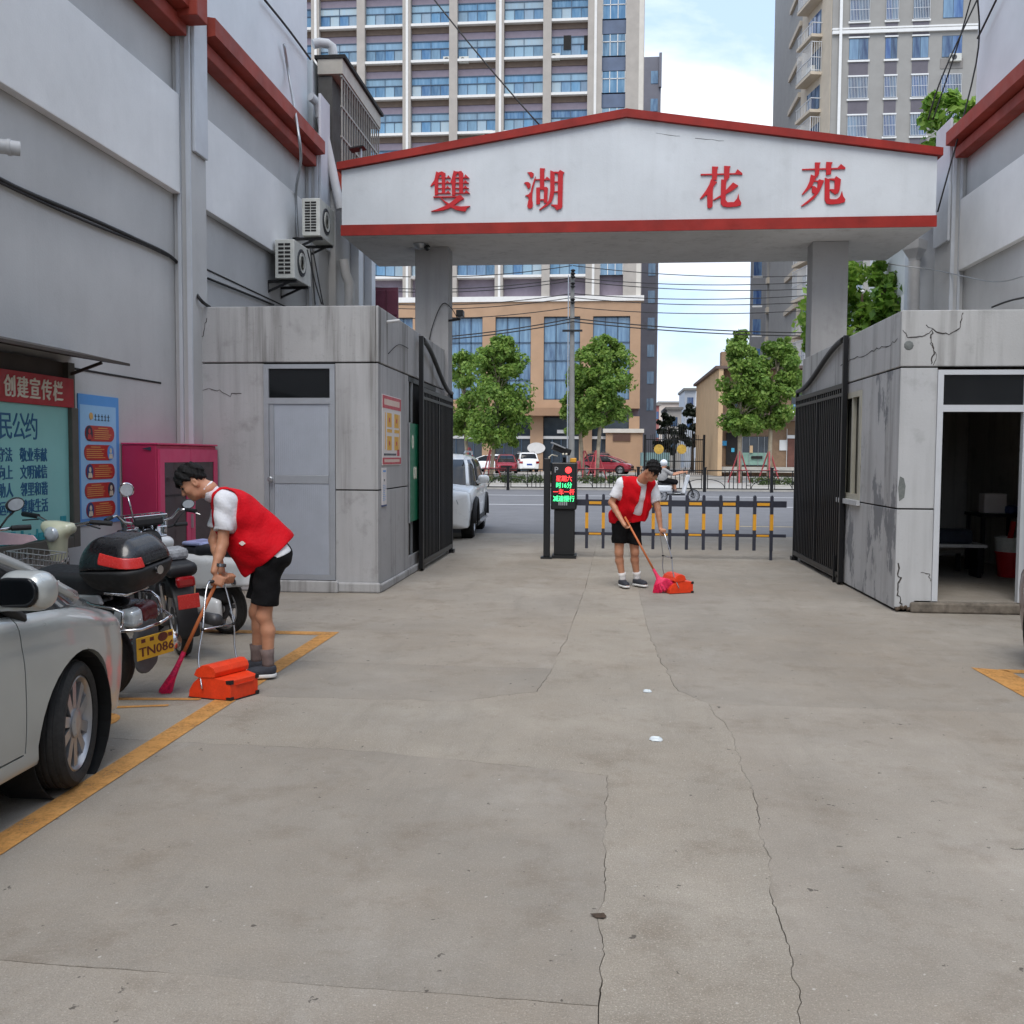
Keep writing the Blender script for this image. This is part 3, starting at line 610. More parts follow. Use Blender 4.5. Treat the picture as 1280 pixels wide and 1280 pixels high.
text('marking','0',M_white,wall_x(-2.584,13.14,1.78),.26,q,.003,.004); text('marking','00',M_white,wall_x(-2.584,13.3,1.36),.24,q,.003,.004)
# ================================================================== RIGHT GUARDROOM
gr=thing('guardroom','peeling white guardroom with open doorway right of the gate','gatehouse',(4.3,12.8,0))
x0,x1,y0,y1=3.04,5.58,10.58,15.7; dl,dr=3.47,4.27; zt=2.52
B().box(x0+.029,x0+.18,y0+.03,12.1,0,3.0).build('core',M_core,gr); B().box(x0+.029,x0+.18,13.05,y1,0,3.0).build('core',M_core,gr); B().box(x0+.029,x0+.18,12.1,13.05,0,1.1).build('core',M_core,gr); B().box(x0+.029,x0+.18,12.1,13.05,2.42,3.0).build('core',M_core,gr)
B().box(x0+.03,dl-.05,y0+.03,y0+.18,0,2.55).build('core',M_core,gr); B().box(dr+.05,x1,y0+.03,y0+.18,0,2.55).build('core',M_core,gr); B().box(x0+.18,x1,y0+.03,y0+.18,2.55,3.0).build('core',M_core,gr)
M_inw=plaster('room_wall',lin(196,192,186),.6,.1,.5)
B().box(x0+.18,x1,y1-.1,y1,0,3.0).build('back_wall',M_inw,gr); B().box(x1-.08,x1,y0+.18,y1-.1,0,3.0).build('end_wall',M_inw,gr); B().box(x0+.18,x0+.2,y0+.18,12.09,.12,3).build('lining',M_inw,gr); B().box(x0+.18,x0+.2,13.06,y1-.1,.12,3).build('lining',M_inw,gr)
B().box(x0+.03,x1,y0+.03,y1,3.0,3.1).build('roof',M_inw,gr); B().box(x0+.2,x1-.08,y0+.0,y1-.1,0,.12).build('floor',M_slab2,gr)
clad(gr,M_gate_r,(x0,dl-.06,y0,y0+.028,.05,1.072),(x0,dl-.06,y0,y0+.028,1.088,2.54),(dr+.06,x1,y0,y0+.028,.0,2.54))
clad(gr,M_gate_peel,(x0,x0+.027,y0+.0285,y1,.03,1.072),(x0,x0+.027,y0+.0285,12.1,1.088,2.54)); clad(gr,M_gate_w,(x0,x0+.027,13.05,y1,1.088,2.54),(x0,x0+.027,12.1,13.05,2.42,2.54))
M_par_r=plaster('guardroom_parapet',lin(184,184,183),.5,.03,.6,fine=.3)
B().box(x0-.006,x1,y0-.006,y0+.028,2.556,3.13).build('parapet_front',M_par_r,gr,bevel=.008); B().box(x0-.006,x0+.028,y0+.03,y1,2.556,3.13).build('parapet_side',M_par_r,gr,bevel=.008)
B().box(x0+.03,x0+.2,y0+.03,y1,3.1,3.125).build('parapet_coping',M_par_r,gr); B().box(x0+.2,x1,y0+.03,y0+.2,3.1,3.125).build('parapet_coping',M_par_r,gr)
B().box(x0+.15,x1,y0-.07,y0-.001,0,.11).build('step',mat('step_dirty',lin(112,104,94),.9,0,.45,9,.004,40),gr,bevel=.02)
fr=B()
for a in ((dl-.058,dl,.12,zt),(dr,dr+.058,.12,zt),(dl,dr,zt-.05,zt),(dl,dr,2.09,2.16)): fr.box(a[0],a[1],y0-.012,y0+.06,a[2],a[3])
fr=fr.build('door_frame',M_trim,gr); B().box(dl,dr,y0+.02,y0+.026,2.16,zt-.05).build('transom_glass',M_glassd,fr)
wd=B().box(x0+.05,x0+.06,12.1,13.05,1.1,2.42).build('window',M_glassd,gr)
b=B(); b.box(x0-.008,x0+.04,12.1,12.2,1.1,2.42); b.box(x0-.008,x0+.04,12.95,13.05,1.1,2.42); b.box(x0-.008,x0+.04,12.2,12.95,1.1,1.17); b.box(x0-.008,x0+.04,12.2,12.95,2.35,2.42); b.box(x0+.0,x0+.045,12.52,12.58,1.17,2.35); b.build('window_frame',mat('window_beige',lin(170,166,150),.5,0,.1,6),wd)
B().box(x0-.05,x0-.009,12.05,13.1,1.04,1.1).build('window_sill',M_gate_r,wd)
# cracks and repair smear
crack([(3.05,10.572,2.92),(3.1,10.572,2.86),(3.25,10.572,2.87),(3.34,10.572,2.93),(3.5,10.572,2.88),(3.62,10.572,2.95),(3.64,10.572,3.1)],M_crack,gr,.006,.012); crack([(3.34,10.572,2.93),(3.33,10.572,2.8),(3.36,10.572,2.7),(3.34,10.572,2.58)],M_crack,gr,.008,.014); crack([(3.33,10.572,2.8),(3.39,10.572,2.66),(3.36,10.572,2.57)],M_crack,gr,.004,.01)
crack([(3.34,10.572,2.93),(3.28,10.572,2.98)],M_crack,gr,.005,.01); crack([(3.06,10.579,.5),(3.09,10.579,.35),(3.07,10.579,.2),(3.12,10.579,.08)],M_crack,gr,.009,.015); crack([(3.3,10.579,.42),(3.38,10.579,.4),(3.4,10.579,.33)],M_crack,gr,.005,.01)
B().lathe([(.035,-.01),(.05,-.004),(.02,-.012)],9,'y',(3.11,10.577,2.77)).build('repair_spot',mat('repair_grey',lin(110,114,112),.9,0,.2,30),gr)
B().prism([(3.06,1.16),(3.11,1.2),(3.12,1.32),(3.1,1.4),(3.06,1.42),(3.045,1.3)],'y',10.5775,10.581).build('repair_patch',MATS['repair_grey'],gr)
crx([(10.7,2.86),(11.0,2.82),(11.5,2.84),(12.0,2.8),(12.6,2.83),(13.2,2.8)],3.032,gr,.006,.02); crx([(11.05,2.75),(11.06,2.3),(11.08,1.9),(11.05,1.4)],3.039,gr,.005,.008)
b=B()
for i in range(14):
    xx=3.06+i*.022; b.ell((xx,10.56+random.uniform(-.01,.01),.03+random.uniform(0,.03)),(.02,.018,.02),6,4)
b.build('rubble',mat('rubble_dark',lin(84,72,60),.95,0,.4,40),gr)
# inside the guardroom
q=thing('bench','wooden bench with dark folded blankets near the guardroom bed','bench',(4.0,12.8,.12)); B().box(3.4,4.75,12.7,13.1,.5,.54).build('seat',M_inw,q); B().box(3.45,4.6,12.74,13.06,.541,.72).build('blanket_stack',mat('blanket_dark',lin(40,44,54),.95,0,.3,6),q,bevel=.04)
for x in (3.45,4.66): B().box(x,x+.05,12.75,13.05,.12,.5).build('leg',M_black,q)
bd=thing('bed','dark bed bench inside the open guardroom','bed',(4.0,14.2,.12))
B().box(3.3,4.72,13.4,15.2,.36,.5).build('mattress',mat('mattress_grey',lin(168,164,158),.9,0,.2,5),bd,bevel=.03); B().box(3.3,4.72,13.42,15.2,.5,.6).build('quilt',mat('quilt_blue',lin(60,66,84),.9,0,.3,6),bd,bevel=.04)
for x in (3.33,4.65):
    for y in (13.46,15.1): B().box(x,x+.05,y,y+.05,.12,.36).build('leg',M_black,bd)
B().box(3.3,4.72,15.25,15.29,.3,1.0).build('headboard',M_inw,bd)
tb=thing('side_table','small black table just inside the guardroom door','table',(5.1,13.5,.12))
B().box(4.85,5.45,13.2,13.8,.86,.9).build('table_top',M_black,tb)
for x in (4.87,5.39):
    for y in (13.22,13.74): B().box(x,x+.04,y,y+.04,.12,.86).build('leg',M_black,tb)
tag(B().box(4.92,5.2,13.3,13.5,.902,1.16).build('carton',M_wht,bevel=.01),'white carton standing on the small black table','carton')
tag(B().lathe([(.075,0),(.085,.04),(.08,.09),(.03,.11)],12,c=(5.26,13.3,.902)).build('bowl',M_navyp,auto=40),'dark blue bowl in front of the white carton','bowl')
bk=thing('bucket','red plastic bucket with white basket on the guardroom floor','bucket',(5.14,12.95,.12))
B().lathe([(.15,.12),(.19,.42),(.2,.42),(.2,.44),(.17,.44),(.15,.16)],18,c=(5.14,12.95,0)).build('pail',mat('bucket_red',lin(186,26,36),.4,0,.06,5),bk,auto=40)
b=B().lathe([(.14,.44),(.2,.62),(.205,.62),(.19,.44)],18,c=(5.14,12.95,0)); b.build('basket',mat('basket_white',lin(196,196,190),.5,0,.1,40),bk,auto=40)
B().bar((5.08,12.9,.5),(5.14,12.92,.82),.05).build('red_handle',MATS['bucket_red'],bk)
gd=thing('net_screen','green mesh screen with reddish foot standing beside the doorway','screen',(4.4,10.4,0))
M_net=mat('net_green',lin(40,142,112),.7,0,.3,20)
b=B(); N=18
for i in range(N):
    for k in (0,1): b.v.append((4.33+.8*i/(N-1),10.36+.03*math.sin(i*1.7)+.01*math.cos(i*2.9),.72 if k==0 else 1.36+.03*math.sin(i)))
b.f=[(2*i,2*i+2,2*i+3,2*i+1) for i in range(N-1)]; o=b.build('net',M_net,gd,smooth=True); so_=o.modifiers.new('thick','SOLIDIFY'); so_.thickness=.012
B().tube([(4.335,10.37,0),(4.335,10.37,1.42)],.014,8).build('pole',M_metal,gd); B().tube([(5.14,10.37,0),(5.14,10.37,1.42)],.014,8).build('pole',M_metal,gd); B().tube([(4.33,10.37,1.4),(5.15,10.37,1.4)],.012,8).build('pole',M_metal,gd)
b=B(); b.prism([(4.33,.3),(4.4,.7),(5.1,.72),(5.15,.25)],'y',10.34,10.36); b.build('red_cloth',mat('cloth_red',lin(150,70,72),.9,0,.25,12),gd)
# ================================================================== GATEWAY (portal with the name of the estate)
M_soff=plaster('portal_concrete',lin(206,205,204),.3,.05,.25); M_face=plaster('portal_white',lin(207,211,214),.14,0,.06,fine=.08); M_col=plaster('portal_column',lin(168,167,167),.35,0,.3)
M_redpaint=mat('portal_red',lin(140,36,28),.6,0,.25,2.2,.002,30,spec=.3); M_char=mat('character_red',lin(186,4,20),.6,0,.05,4)
ga=thing('entrance_portal','white pitched entrance portal with red characters spanning the lane','gateway',(.3,16.3,0))
YF=15.1; YB=17.6; TL=PY(427,205,YF); TR=PY(1172,187,YF); AP=PY(783,139,YF); XL,XR=TL.x,TR.x; ZB=5.0
B().prism([(XL,ZB),(XR,ZB),(XR,TR.z-.1),(AP.x,AP.z-.1),(XL,TL.z-.1)],'y',YF,YB).build('beam',M_face,ga)
B().box(XL+.01,XR-.01,YF+.02,YB-.01,ZB-.004,ZB-.001).build('soffit',M_soff,ga)
B().prism([(XL-.06,TL.z-.1),(AP.x,AP.z-.1),(XR+.06,TR.z-.1),(XR+.06,TR.z+.01),(AP.x,AP.z+.02),(XL-.06,TL.z+.01)],'y',YF-.07,YB+.05).build('red_coping',M_redpaint,ga)
B().box(XL-.012,XR+.012,YF-.025,YF-.001,ZB-.012,ZB+.15).build('red_band',M_redpaint,ga)
for xa,xb in ((-3.11,-2.56),(3.21,3.76)): B().box(xa,xb,16.0,16.42,0,ZB-.005).build('column',M_col,ga,bevel=.008)
CH={
'shuang':((520,195),[[(405,305),(450,330),(445,430),(440,770),(375,785),(372,560),(295,608),(285,598),(365,480)],[(448,330),(515,305),(590,345),(585,400),(580,730),(515,735),(515,440),(505,380),(480,375),(448,430)],
 *[[(432,y-9),(690,y-9),(690,y+9),(432,y+9)] for y in (436,541,646,742)],[(615,435),(645,382),(694,444)],[(600,535),(620,488),(690,548)],[(595,644),(630,593),(678,650)],[(595,742),(645,688),(694,750)],
 [(755,292),(795,310),(790,430),(785,790),(720,790),(715,560),(688,530),(715,450)],[(790,308),(850,312),(905,298),(947,350),(940,730),(865,730),(860,440),(855,360),(830,345),(790,400)],
 *[[(780,y-9),(1055,y-9),(1055,y+9),(780,y+9)] for y in (436,541,646,742)],[(958,436),(990,368),(1068,446)],[(948,542),(985,478),(1052,550)],[(948,646),(985,588),(1044,652)],[(966,742),(1005,683),(1078,750)],
 [(345,812),(880,806),(880,828),(350,834)],[(860,786),(900,786),(962,855),(880,900),(760,990),(660,1050),(540,1090),(400,1108),(298,1108),(400,1075),(560,1010),(700,930),(800,840)],
 [(480,828),(512,838),(580,905),(680,962),(790,1000),(900,1012),(1085,1002),(1020,1045),(990,1108),(920,1106),(800,1080),(680,1020),(580,945)]]),
'hu':((640,195),[[(305,325),(390,318),(435,350),(430,400),(390,437),(365,420),(345,370)],[(238,545),(265,520),(330,520),(372,560),(367,620),(325,657),(295,610),(275,562)],
 [(472,400),(467,480),(425,640),(408,740),(402,860),(417,950),(412,1020),(380,1050),(325,1047),(303,1000),(315,940),(335,860),(320,820),(262,792),(330,765),(370,720),(400,600),(440,470)],
 [(558,243),(662,248),(647,300),(642,640),(558,640)],[(455,460),(655,460),(700,413),(757,460),(757,482),(455,484)],[(485,640),(560,640),(560,950),(520,972),(485,962)],[(485,632),(690,618),(722,650),(700,682),(485,662)],[(638,640),(717,650),(702,942),(638,932)],[(553,862),(642,862),(642,888),(553,888)],
 [(765,288),(852,320),(852,650),(837,780),(792,920),(700,1002),(555,1083),(543,1070),(680,958),(738,880),(765,700)],[(848,312),(930,316),(960,278),(1047,330),(1017,372),(848,342)],[(918,330),(1022,350),(1007,1010),(982,1052),(890,1083),(850,1022),(778,987),(783,970),(915,975)],[(843,512),(922,510),(922,532),(843,534)],[(833,708),(918,704),(918,727),(833,730)]]),
'hua':((860,190),[[(253,438),(940,422),(990,343),(1088,424),(1088,454),(940,447),(257,468)],[(482,288),(607,293),(587,340),(577,560),(482,560)],[(722,278),(852,283),(832,330),(827,510),(772,575),(722,560)],
 [(460,543),(582,600),(542,650),(512,690),(497,760),(492,1080),(470,1112),(410,1127),(388,1102),(383,850),(260,942),(238,930),(350,780),(430,640)],
 [(665,548),(772,556),(757,700),(752,960),(790,1005),(920,1000),(980,930),(1010,828),(1022,930),(1068,1020),(1052,1067),(960,1092),(800,1103),(700,1087),(653,1030),(660,700)],[(900,608),(1008,675),(900,762),(760,842),(640,912),(520,968),(503,955),(660,858),(780,738)]]),
'yuan':((990,190),[[(203,338),(910,315),(980,238),(1068,310),(1068,341),(208,363)],[(460,208),(573,208),(552,260),(542,440),(500,502),(460,472)],[(688,198),(813,203),(787,260),(782,442),(683,462),(680,260)],
 [(380,453),(503,490),(452,560),(402,680),(322,762),(215,858),(198,845),(300,700),(350,590)],[(435,566),(520,573),(540,543),(643,570),(592,690),(542,802),(450,922),(320,1022),(198,1089),(183,1075),(320,968),(450,848),(508,700),(516,602),(435,592)],[(398,678),(460,688),(542,760),(490,832),(430,832),(398,802)],
 [(658,513),(752,545),(752,930),(770,945),(890,945),(960,890),(1000,778),(1022,880),(1068,950),(1052,1002),(950,1032),(780,1048),(690,1032),(653,960)],[(743,531),(850,528),(880,483),(982,550),(850,572),(743,555)],[(853,540),(978,550),(952,760),(922,822),(860,848),(808,812),(758,762),(763,743),(850,745)]])}
for k,(org,polys) in CH.items():
    b=B()
    for i,pl in enumerate(polys):
        pts=[]
        for (a,c) in pl:
            q=PY(org[0]+a/16,org[1]+c/16,YF-.02); pts.append((q.x,q.z))
        b.prism(pts,'y',YF-.022-.0006*i,YF-.002)
    b.build('sign_character',M_char,ga)
# small scuffs on the sign face and the floodlight, camera, lamp fixed to the portal
crack([tuple(PY(868,173,YF-.001)),tuple(PY(905,176,YF-.001))],M_crack,ga,.004,.01); crack([tuple(PY(820,166,YF-.001)),tuple(PY(850,170,YF-.001))],M_crack,ga,.003,.01)
q=thing('ceiling_lamp','small grey lamp fixed under the portal beside left column','lamp',(-2.9,15.9,4.9)); c=PY(527,309,15.9)
B().lathe([(.1,4.99),(.1,4.96),(.07,4.92),(.02,4.9)],14,c=(c.x,15.75,0)).build('shade',M_metal,q,auto=40); B().ell((c.x+.12,15.75,4.93),.05,10,6).build('bulb',M_glassd,q)
q=thing('solar_floodlight','small black floodlight on the left end of the portal roof','floodlight',(XL+.4,16,TL.z)); c=PY(455,190,YF+.3)
B().bar((c.x-.22,YF+.3,c.z+.03),(c.x+.02,YF+.3,c.z+.07),.22,.02).build('solar_panel',M_black,q); B().tube([(c.x-.05,YF+.3,TL.z-.02),(c.x-.05,YF+.3,c.z+.05)],.02,8).build('stand',M_metal,q)
q=thing('security_camera','small black camera on an arm from the left portal column','camera',(-2.5,15.9,4)); c=PY(575,392,15.9)
B().box(c.x-.05,c.x+.06,15.8,16.0,c.z-.05,c.z+.05).build('housing',M_black,q,bevel=.01); B().bar((c.x-.2,16.0,c.z-.1),(c.x,15.95,c.z-.08),.035).build('arm',M_black,q)
cable('column_wire',[PY(572,398,15.97),PY(564,385,15.97),PY(555,379,15.97),PY(548,388,15.97),PY(540,410,15.97),PY(536,428,15.97)],.007,'thin wire looping down the left portal column')
# ================================================================== GATE LEAVES
M_gateb=mat('gate_black',lin(17,17,19),.42,.25,.18,8)
bar=B().box(-.009,.009,-.014,.014,.12,2.5).mesh('gate_bar'); bar.materials.append(M_gateb)
def leaf(x,ya,yb,lab,zt=2.55,zp=3.25):   # free end at ya (near), hinge at yb
    t=thing('metal_gate',lab,'gate',(x,(ya+yb)/2,0)); s=-1 if x<0 else 1
    f=B()
    for z0,z1 in ((.08,.15),(zt-.06,zt),(zt-.16,zt-.12)): f.box(x-.02,x+.02,ya+.045,yb-.045,z0,z1)
    f.box(x-.022,x+.022,yb-.045,yb,.06,zt+.1); f.box(x-.022,x+.022,(ya+yb)/2-.02,(ya+yb)/2+.02,.15,zt-.06)
    f.build('frame',M_gateb,t)
    B().box(x-.03,x+.03,ya-.02,ya+.045,.03,zp).build('post',M_gateb,t,bevel=.004)
    n=int((yb-ya)/.115)
    for i in range(n): inst('bar',bar,t,T(x,ya+.12+(yb-ya-.2)*i/(n-1),0))
    B().box(x+s*.016,x+s*.02,ya+.05,yb-.05,.15,zt-.13).build('backing_sheet',mat('gate_sheet',lin(14,14,16),.5,.1,.2,3),t)
    C=[]
    for k in range(15):
        u=k/14; w=.5-.5*math.cos(math.pi*min(1,u*1.02)); C.append((x,ya+.02+(yb-ya-.05)*u,zp-.03-(zp-zt-.12)*w))
    B().tube(C,.035,8).build('curved_rail',M_gateb,t,smooth=True)
    for z in (.5,zt-.2): B().lathe([(.03,-.07),(.03,.07)],8,c=(x+s*.05,yb+.02,z)).build('hinge',M_gateb,t)
    B().lathe([(.06,-.02),(.06,.02)],12,'x',(x,ya+.1,.06)).build('caster',M_gateb,t); B().box(x-.05,x+.05,yb-.1,yb+.04,0,.06).build('pivot_block',M_gateb,t)
    return t
leaf(-2.53,13.46,16.2,'black barred left gate leaf folded open against the left gatehouse'); leaf(2.99,12.75,15.85,'black barred right gate leaf folded open against the guardroom',2.55,3.14)
B().box(2.955,3.03,13.0,13.03,0,.35).build('drop_bolt',M_black,bpy.data.objects['metal_gate.001'])
# ================================================================== BARRIER AND KIOSK
M_bar=mat('barrier_slate',lin(48,50,62),.45,.1,.1,6); M_ybar=mat('barrier_yellow',lin(222,158,40),.4,0,.08,10)
bt=thing('lane_barrier','slate and yellow fence barrier closing the lane under the portal','barrier',(.8,15.7,0)); YB_=15.7
xs0=PY(733.6,640,YB_).x; xsN=PY(964.5,640,YB_).x; dx=(xsN-xs0)/11; xl=PY(712,640,YB_).x; xr=PY(983,640,YB_).x
B().box(xl,xr,YB_-.02,YB_+.02,.83,.93).build('top_rail',M_bar,bt,bevel=.006); B().box(xl,xr,YB_-.012,YB_+.012,.36,.41).build('bottom_rail',M_bar,bt,bevel=.004)
pk=B().box(-.023,.023,-.03,.03,.15,1.0); pk.ell((0,0,1.0),(.023,.03,.02),8,4); pk=pk.mesh('picket'); pk.materials.append(M_bar); bn=B().box(-.0245,.0245,-.032,.032,.47,.72).mesh('reflective_band'); bn.materials.append(M_ybar)
for i in range(12):
    p_=inst('picket',pk,bt,T(xs0+dx*i,YB_-.005,0)); inst('reflective_band',bn,p_,T(xs0+dx*i,YB_-.005,0))
    if i%2==0 and i<11:
        B().box(xs0+dx*i+.035,xs0+dx*(i+1)-.035,YB_-.024,YB_-.0205,.855,.9).build('rail_band',M_ybar,bt); B().box(xs0+dx*i+.035,xs0+dx*(i+1)-.035,YB_-.016,YB_-.0125,.37,.4).build('rail_band',M_ybar,bt)
B().box(xsN-.02,xsN+.02,YB_-.025,YB_+.025,.0,.149).build('support_leg',M_bar,bt)
ks=thing('barrier_kiosk','black parking barrier kiosk with red and green display','kiosk',(-.65,15.6,0)); M_kb=mat('kiosk_black',lin(26,27,28),.4,.1,.12,5)
xa,xb=PY(689,600,15.5).x,PY(721,600,15.5).x; zt=PY(700,578,15.5).z; zl=PY(700,637,15.5).z
B().box(xa,xb,15.45,15.85,zl,zt).build('head',M_kb,ks,bevel=.02); B().box(xa+.05,xb-.03,15.5,15.85,.05,zl-.001).build('cabinet',M_kb,ks,bevel=.01); B().box(xa+.02,xb+.0,15.44,15.9,0,.05).build('base',M_kb,ks)
sc=B().box(xa+.03,xb-.04,15.443,15.449,PY(700,620,15.45).z,zt-.03).build('screen',mat('screen_black',lin(9,10,12),.2,0,.1),ks)
M_ledr=mat('led_red',(1,.05,.05),.5,0,0,emit=.9); M_ledg=mat('led_green',(.06,.9,.3),.5,0,0,emit=.8); M_grey=mat('print_grey',lin(170,172,175),.6,0,0)
xm=(xa+xb)/2
text('sign_letter','P',M_grey,wall_y(xm-.12,15.441,zt-.12),.13,sc,.002); B().lathe([(.052,0),(.052,-.004),(.001,-.004)],18,'y',(xm+.07,15.441,zt-.12)).build('signal_light',M_ledr,sc)
for i,(s,m) in enumerate([('星期六',M_ledr),('时16分',M_ledg),('一车一杆',M_ledr),('减速慢行',M_ledg)]): text('display_line',s,m,wall_y(xm-.0,15.441,zt-.26-.105*i),.1,sc,.002,0,.85,bold2=.006)
gv=B()
for i in range(5): gv.box(xm-.08+i*.03,xm-.065+i*.03,15.446,15.4495,zl+.07,zl+.17)
gv.build('speaker_slot',M_grey,ks)
h=thing('license_camera','black plate reading camera with lamp on top of the kiosk','camera',(xm,15.6,zt)); c=PY(702,566,15.5)
B().bar((c.x-.14,15.5,c.z+.1),(c.x+.13,15.55,c.z-.0),.2,.1).build('housing',M_kb,h,bevel=.015); B().bar((c.x-.16,15.47,c.z+.16),(c.x+.05,15.5,c.z+.07),.24,.02).build('sun_shield',M_metal,h)
B().tube([(xm,15.6,zt),(xm,15.6,zt+.08)],.03,8).build('stand',M_kb,h); 
for k in (0,1): B().ell((c.x+.03+k*.05,15.4,c.z-.02),(.018,.01,.018),8,5).build('lens_lamp',M_white,h)
B().tube([(c.x-.18,15.5,zt),(c.x-.2,15.5,zt+.08),(c.x-.15,15.5,zt+.12),(c.x-.06,15.5,zt+.1)],.012,6).build('cable_loop',M_white,h)
B().box(xb-.11,xb-.01,15.5,15.62,zt,zt+.07).build('yellow_cap',M_ybar,h,bevel=.01)
bp=thing('bollard_post','square black post with base plate left of the kiosk','post',(-.85,15.5,0)); xa2,xb2=PY(680,600,15.45).x,PY(688,600,15.45).x
B().box(xa2,xb2,15.4,15.52,.03,PY(684,573,15.45).z).build('shaft',M_kb,bp,bevel=.008); B().box(xa2-.04,xb2+.04,15.36,15.56,0,.029).build('base_plate',M_kb,bp)
# ================================================================== LEFT OFFICE TOWER
def glass(name,cols,rough=.12):
    t=NT(name); oi=t.n('ShaderNodeObjectInfo').outputs['Random']; r=t.n('ShaderNodeValToRGB'); e=r.color_ramp
    e.interpolation='LINEAR'
    while len(e.elements)<len(cols): e.elements.new(.5)
    for i,c in enumerate(cols): e.elements[i].position=i/(len(cols)-1); e.elements[i].color=(*c,1)
    t.l(oi,r.inputs['Fac']); f=t.noise(.9,3,.5,(4,1,.6)); c=t.mix(t.ramp(f,.35,.7,0,.45),r.outputs['Color'],lin(150,186,210)); t.base(c); t.p.inputs['Roughness'].default_value=rough; t.p.inputs['Specular IOR Level'].default_value=.6
    return t.m
M_tg=glass('tower_glass',[lin(46,80,112),lin(92,138,172),lin(60,104,146),lin(150,178,192),lin(70,104,132),lin(176,190,194),lin(52,92,134)])
M_stone=mat('tower_stone',lin(170,163,155),.8,0,.08,1.2); M_stone2=mat('tower_stone_light',lin(206,200,190),.75,0,.06,2); M_ledge=mat('tower_ledge',lin(222,220,216),.6,0,.05,3); M_purple=mat('tower_spandrel',lin(132,122,134),.7,0,.12,1.2); M_soft=mat('tower_soffit',lin(112,96,84),.8,0,.2,.8); M_mull=mat('mullion',lin(64,84,104),.5,.2,.1,5)
M_tan=mat('podium_tan',lin(172,140,112),.75,0,.1,.6); M_tan2=mat('podium_tan_dark',lin(150,118,92),.75,0,.1,.8); M_pg=glass('podium_glass',[lin(60,88,120),lin(84,118,150),lin(96,128,156),lin(52,76,104)]); M_dg=mat('shop_glass',lin(58,66,74),.15,0,.35,.5)
OT=thing('office_tower','tall office tower with rows of blue windows and tan stone base across the road','building',(-10,96,.3)); Y0=88.
colx=[-30.2,-26.07,-21.94,-17.82,-13.66,-9.54,-5.39,-1.25]; ZP=15.45; Z0=17.6; FH=3.14; NF=9
B().box(-34,2.95,Y0+.72,Y0+18,.3,ZP+FH*NF+2.2).build('core',M_purple,OT)
B().box(1.42,3.0,Y0-.35,Y0+.7,ZP+.3,47).build('end_pier',M_stone,OT); B().box(2.55,2.95,Y0-.36,Y0-.352,ZP+.3,47).build('pier_strip',M_stone2,OT)
for i,x in enumerate(colx):
    w=.36 if i<7 else .62
    o=B().box(x-w,x+w,Y0-.3,Y0+.71,ZP+.3,47).build('pier',M_stone,OT)
    if i in (3,5,7,1): B().box(x-.06,x+.16,Y0-.38,Y0-.301,ZP+.3,47).build('white_pipe',M_ledge,o)
xw=4.13-.74
pane=B().box(-.40,.40,-.02,.02,0,1.05).mesh('pane'); pane.materials.append(M_tg); tpane=B().box(-xw/2,xw/2,-.02,.02,0,.6).mesh('transom'); tpane.materials.append(M_tg)
fb=B()
for k in range(5): fb.box(-xw/2+k*xw/4-.025,-xw/2+k*xw/4+.025,-.05,.03,0,1.08)
fb.box(-xw/2,xw/2,-.05,.03,1.06,1.13); fb.box(-xw/2,xw/2,-.05,.03,1.7,1.78); fb.box(-xw/2,xw/2,-.05,.03,-.02,.03)
for k in (2,): fb.box(-xw/2+k*xw/4-.025,-xw/2+k*xw/4+.025,-.05,.03,1.13,1.7)
fb=fb.mesh('window'); fb.materials.append(M_mull)
lg=B().box(-xw/2-.02,xw/2+.02,-.25,.7,-.14,.08).mesh('white_ledge'); lg.materials.append(M_ledge); sp=B().box(-xw/2,xw/2,0,.2,0,.62).mesh('spandrel'); sp.materials.append(M_purple); sf=B().box(-xw/2,xw/2,.2,.68,0,.6).mesh('recess_panel'); sf.materials.append(M_soft)
acb=B().box(-.42,.42,-.3,0,0,.55).mesh('wall_air_conditioner'); acb.materials.append(M_ac); acf=B().lathe([(.2,-.31),(.19,-.33),(.02,-.32)],12,'y',(-.12,0,.28)).mesh('fan'); acf.materials.append(M_acd)
def far_ac(x,y,z,lab,grp): 
    t=inst('wall_air_conditioner',acb,None,T(x,y,z)); tag(t,lab,'air conditioner',grp); f=inst('fan',acf,None,Matrix.Identity(4)); f.parent=t
acs={(3,6):1,(4,6):-1,(5,6):1,(2,5):0}
for b_ in range(7):
    xc=(colx[b_]+colx[b_+1])/2
    for k in range(NF):
        z=Z0+FH*k
        inst('white_ledge',lg,OT,T(xc,Y0,z)); w_=inst('window',fb,OT,T(xc,Y0+.3,z+.1))
        for j in range(4): inst('pane',pane,w_,T(xc-xw/2+(j+.5)*xw/4,Y0+.33,z+.1))
        inst('transom',tpane,w_,T(xc,Y0+.33,z+1.21)); inst('spandrel',sp,OT,T(xc,Y0+.28,z+1.88)); inst('recess_panel',sf,OT,T(xc,Y0,z+2.5))
far_ac(PY(560,76,88).x,88.2,PY(560,79,88).z,'white air conditioner tucked under the tower ledge left of the middle pier','air conditioners under the tower ledges')
far_ac(PY(580,76,88).x,88.2,PY(580,79,88).z,'white air conditioner tucked under the tower ledge right of the middle pier','air conditioners under the tower ledges')
far_ac(PY(694,72,88).x,88.2,PY(694,75,88).z,'white air conditioner under the tower ledge beside the open dark windows','air conditioners under the tower ledges')
far_ac(PY(610,168,88).x,88.2,PY(610,171,88).z,'white air conditioner half hidden just above the red portal coping','air conditioners under the tower ledges')
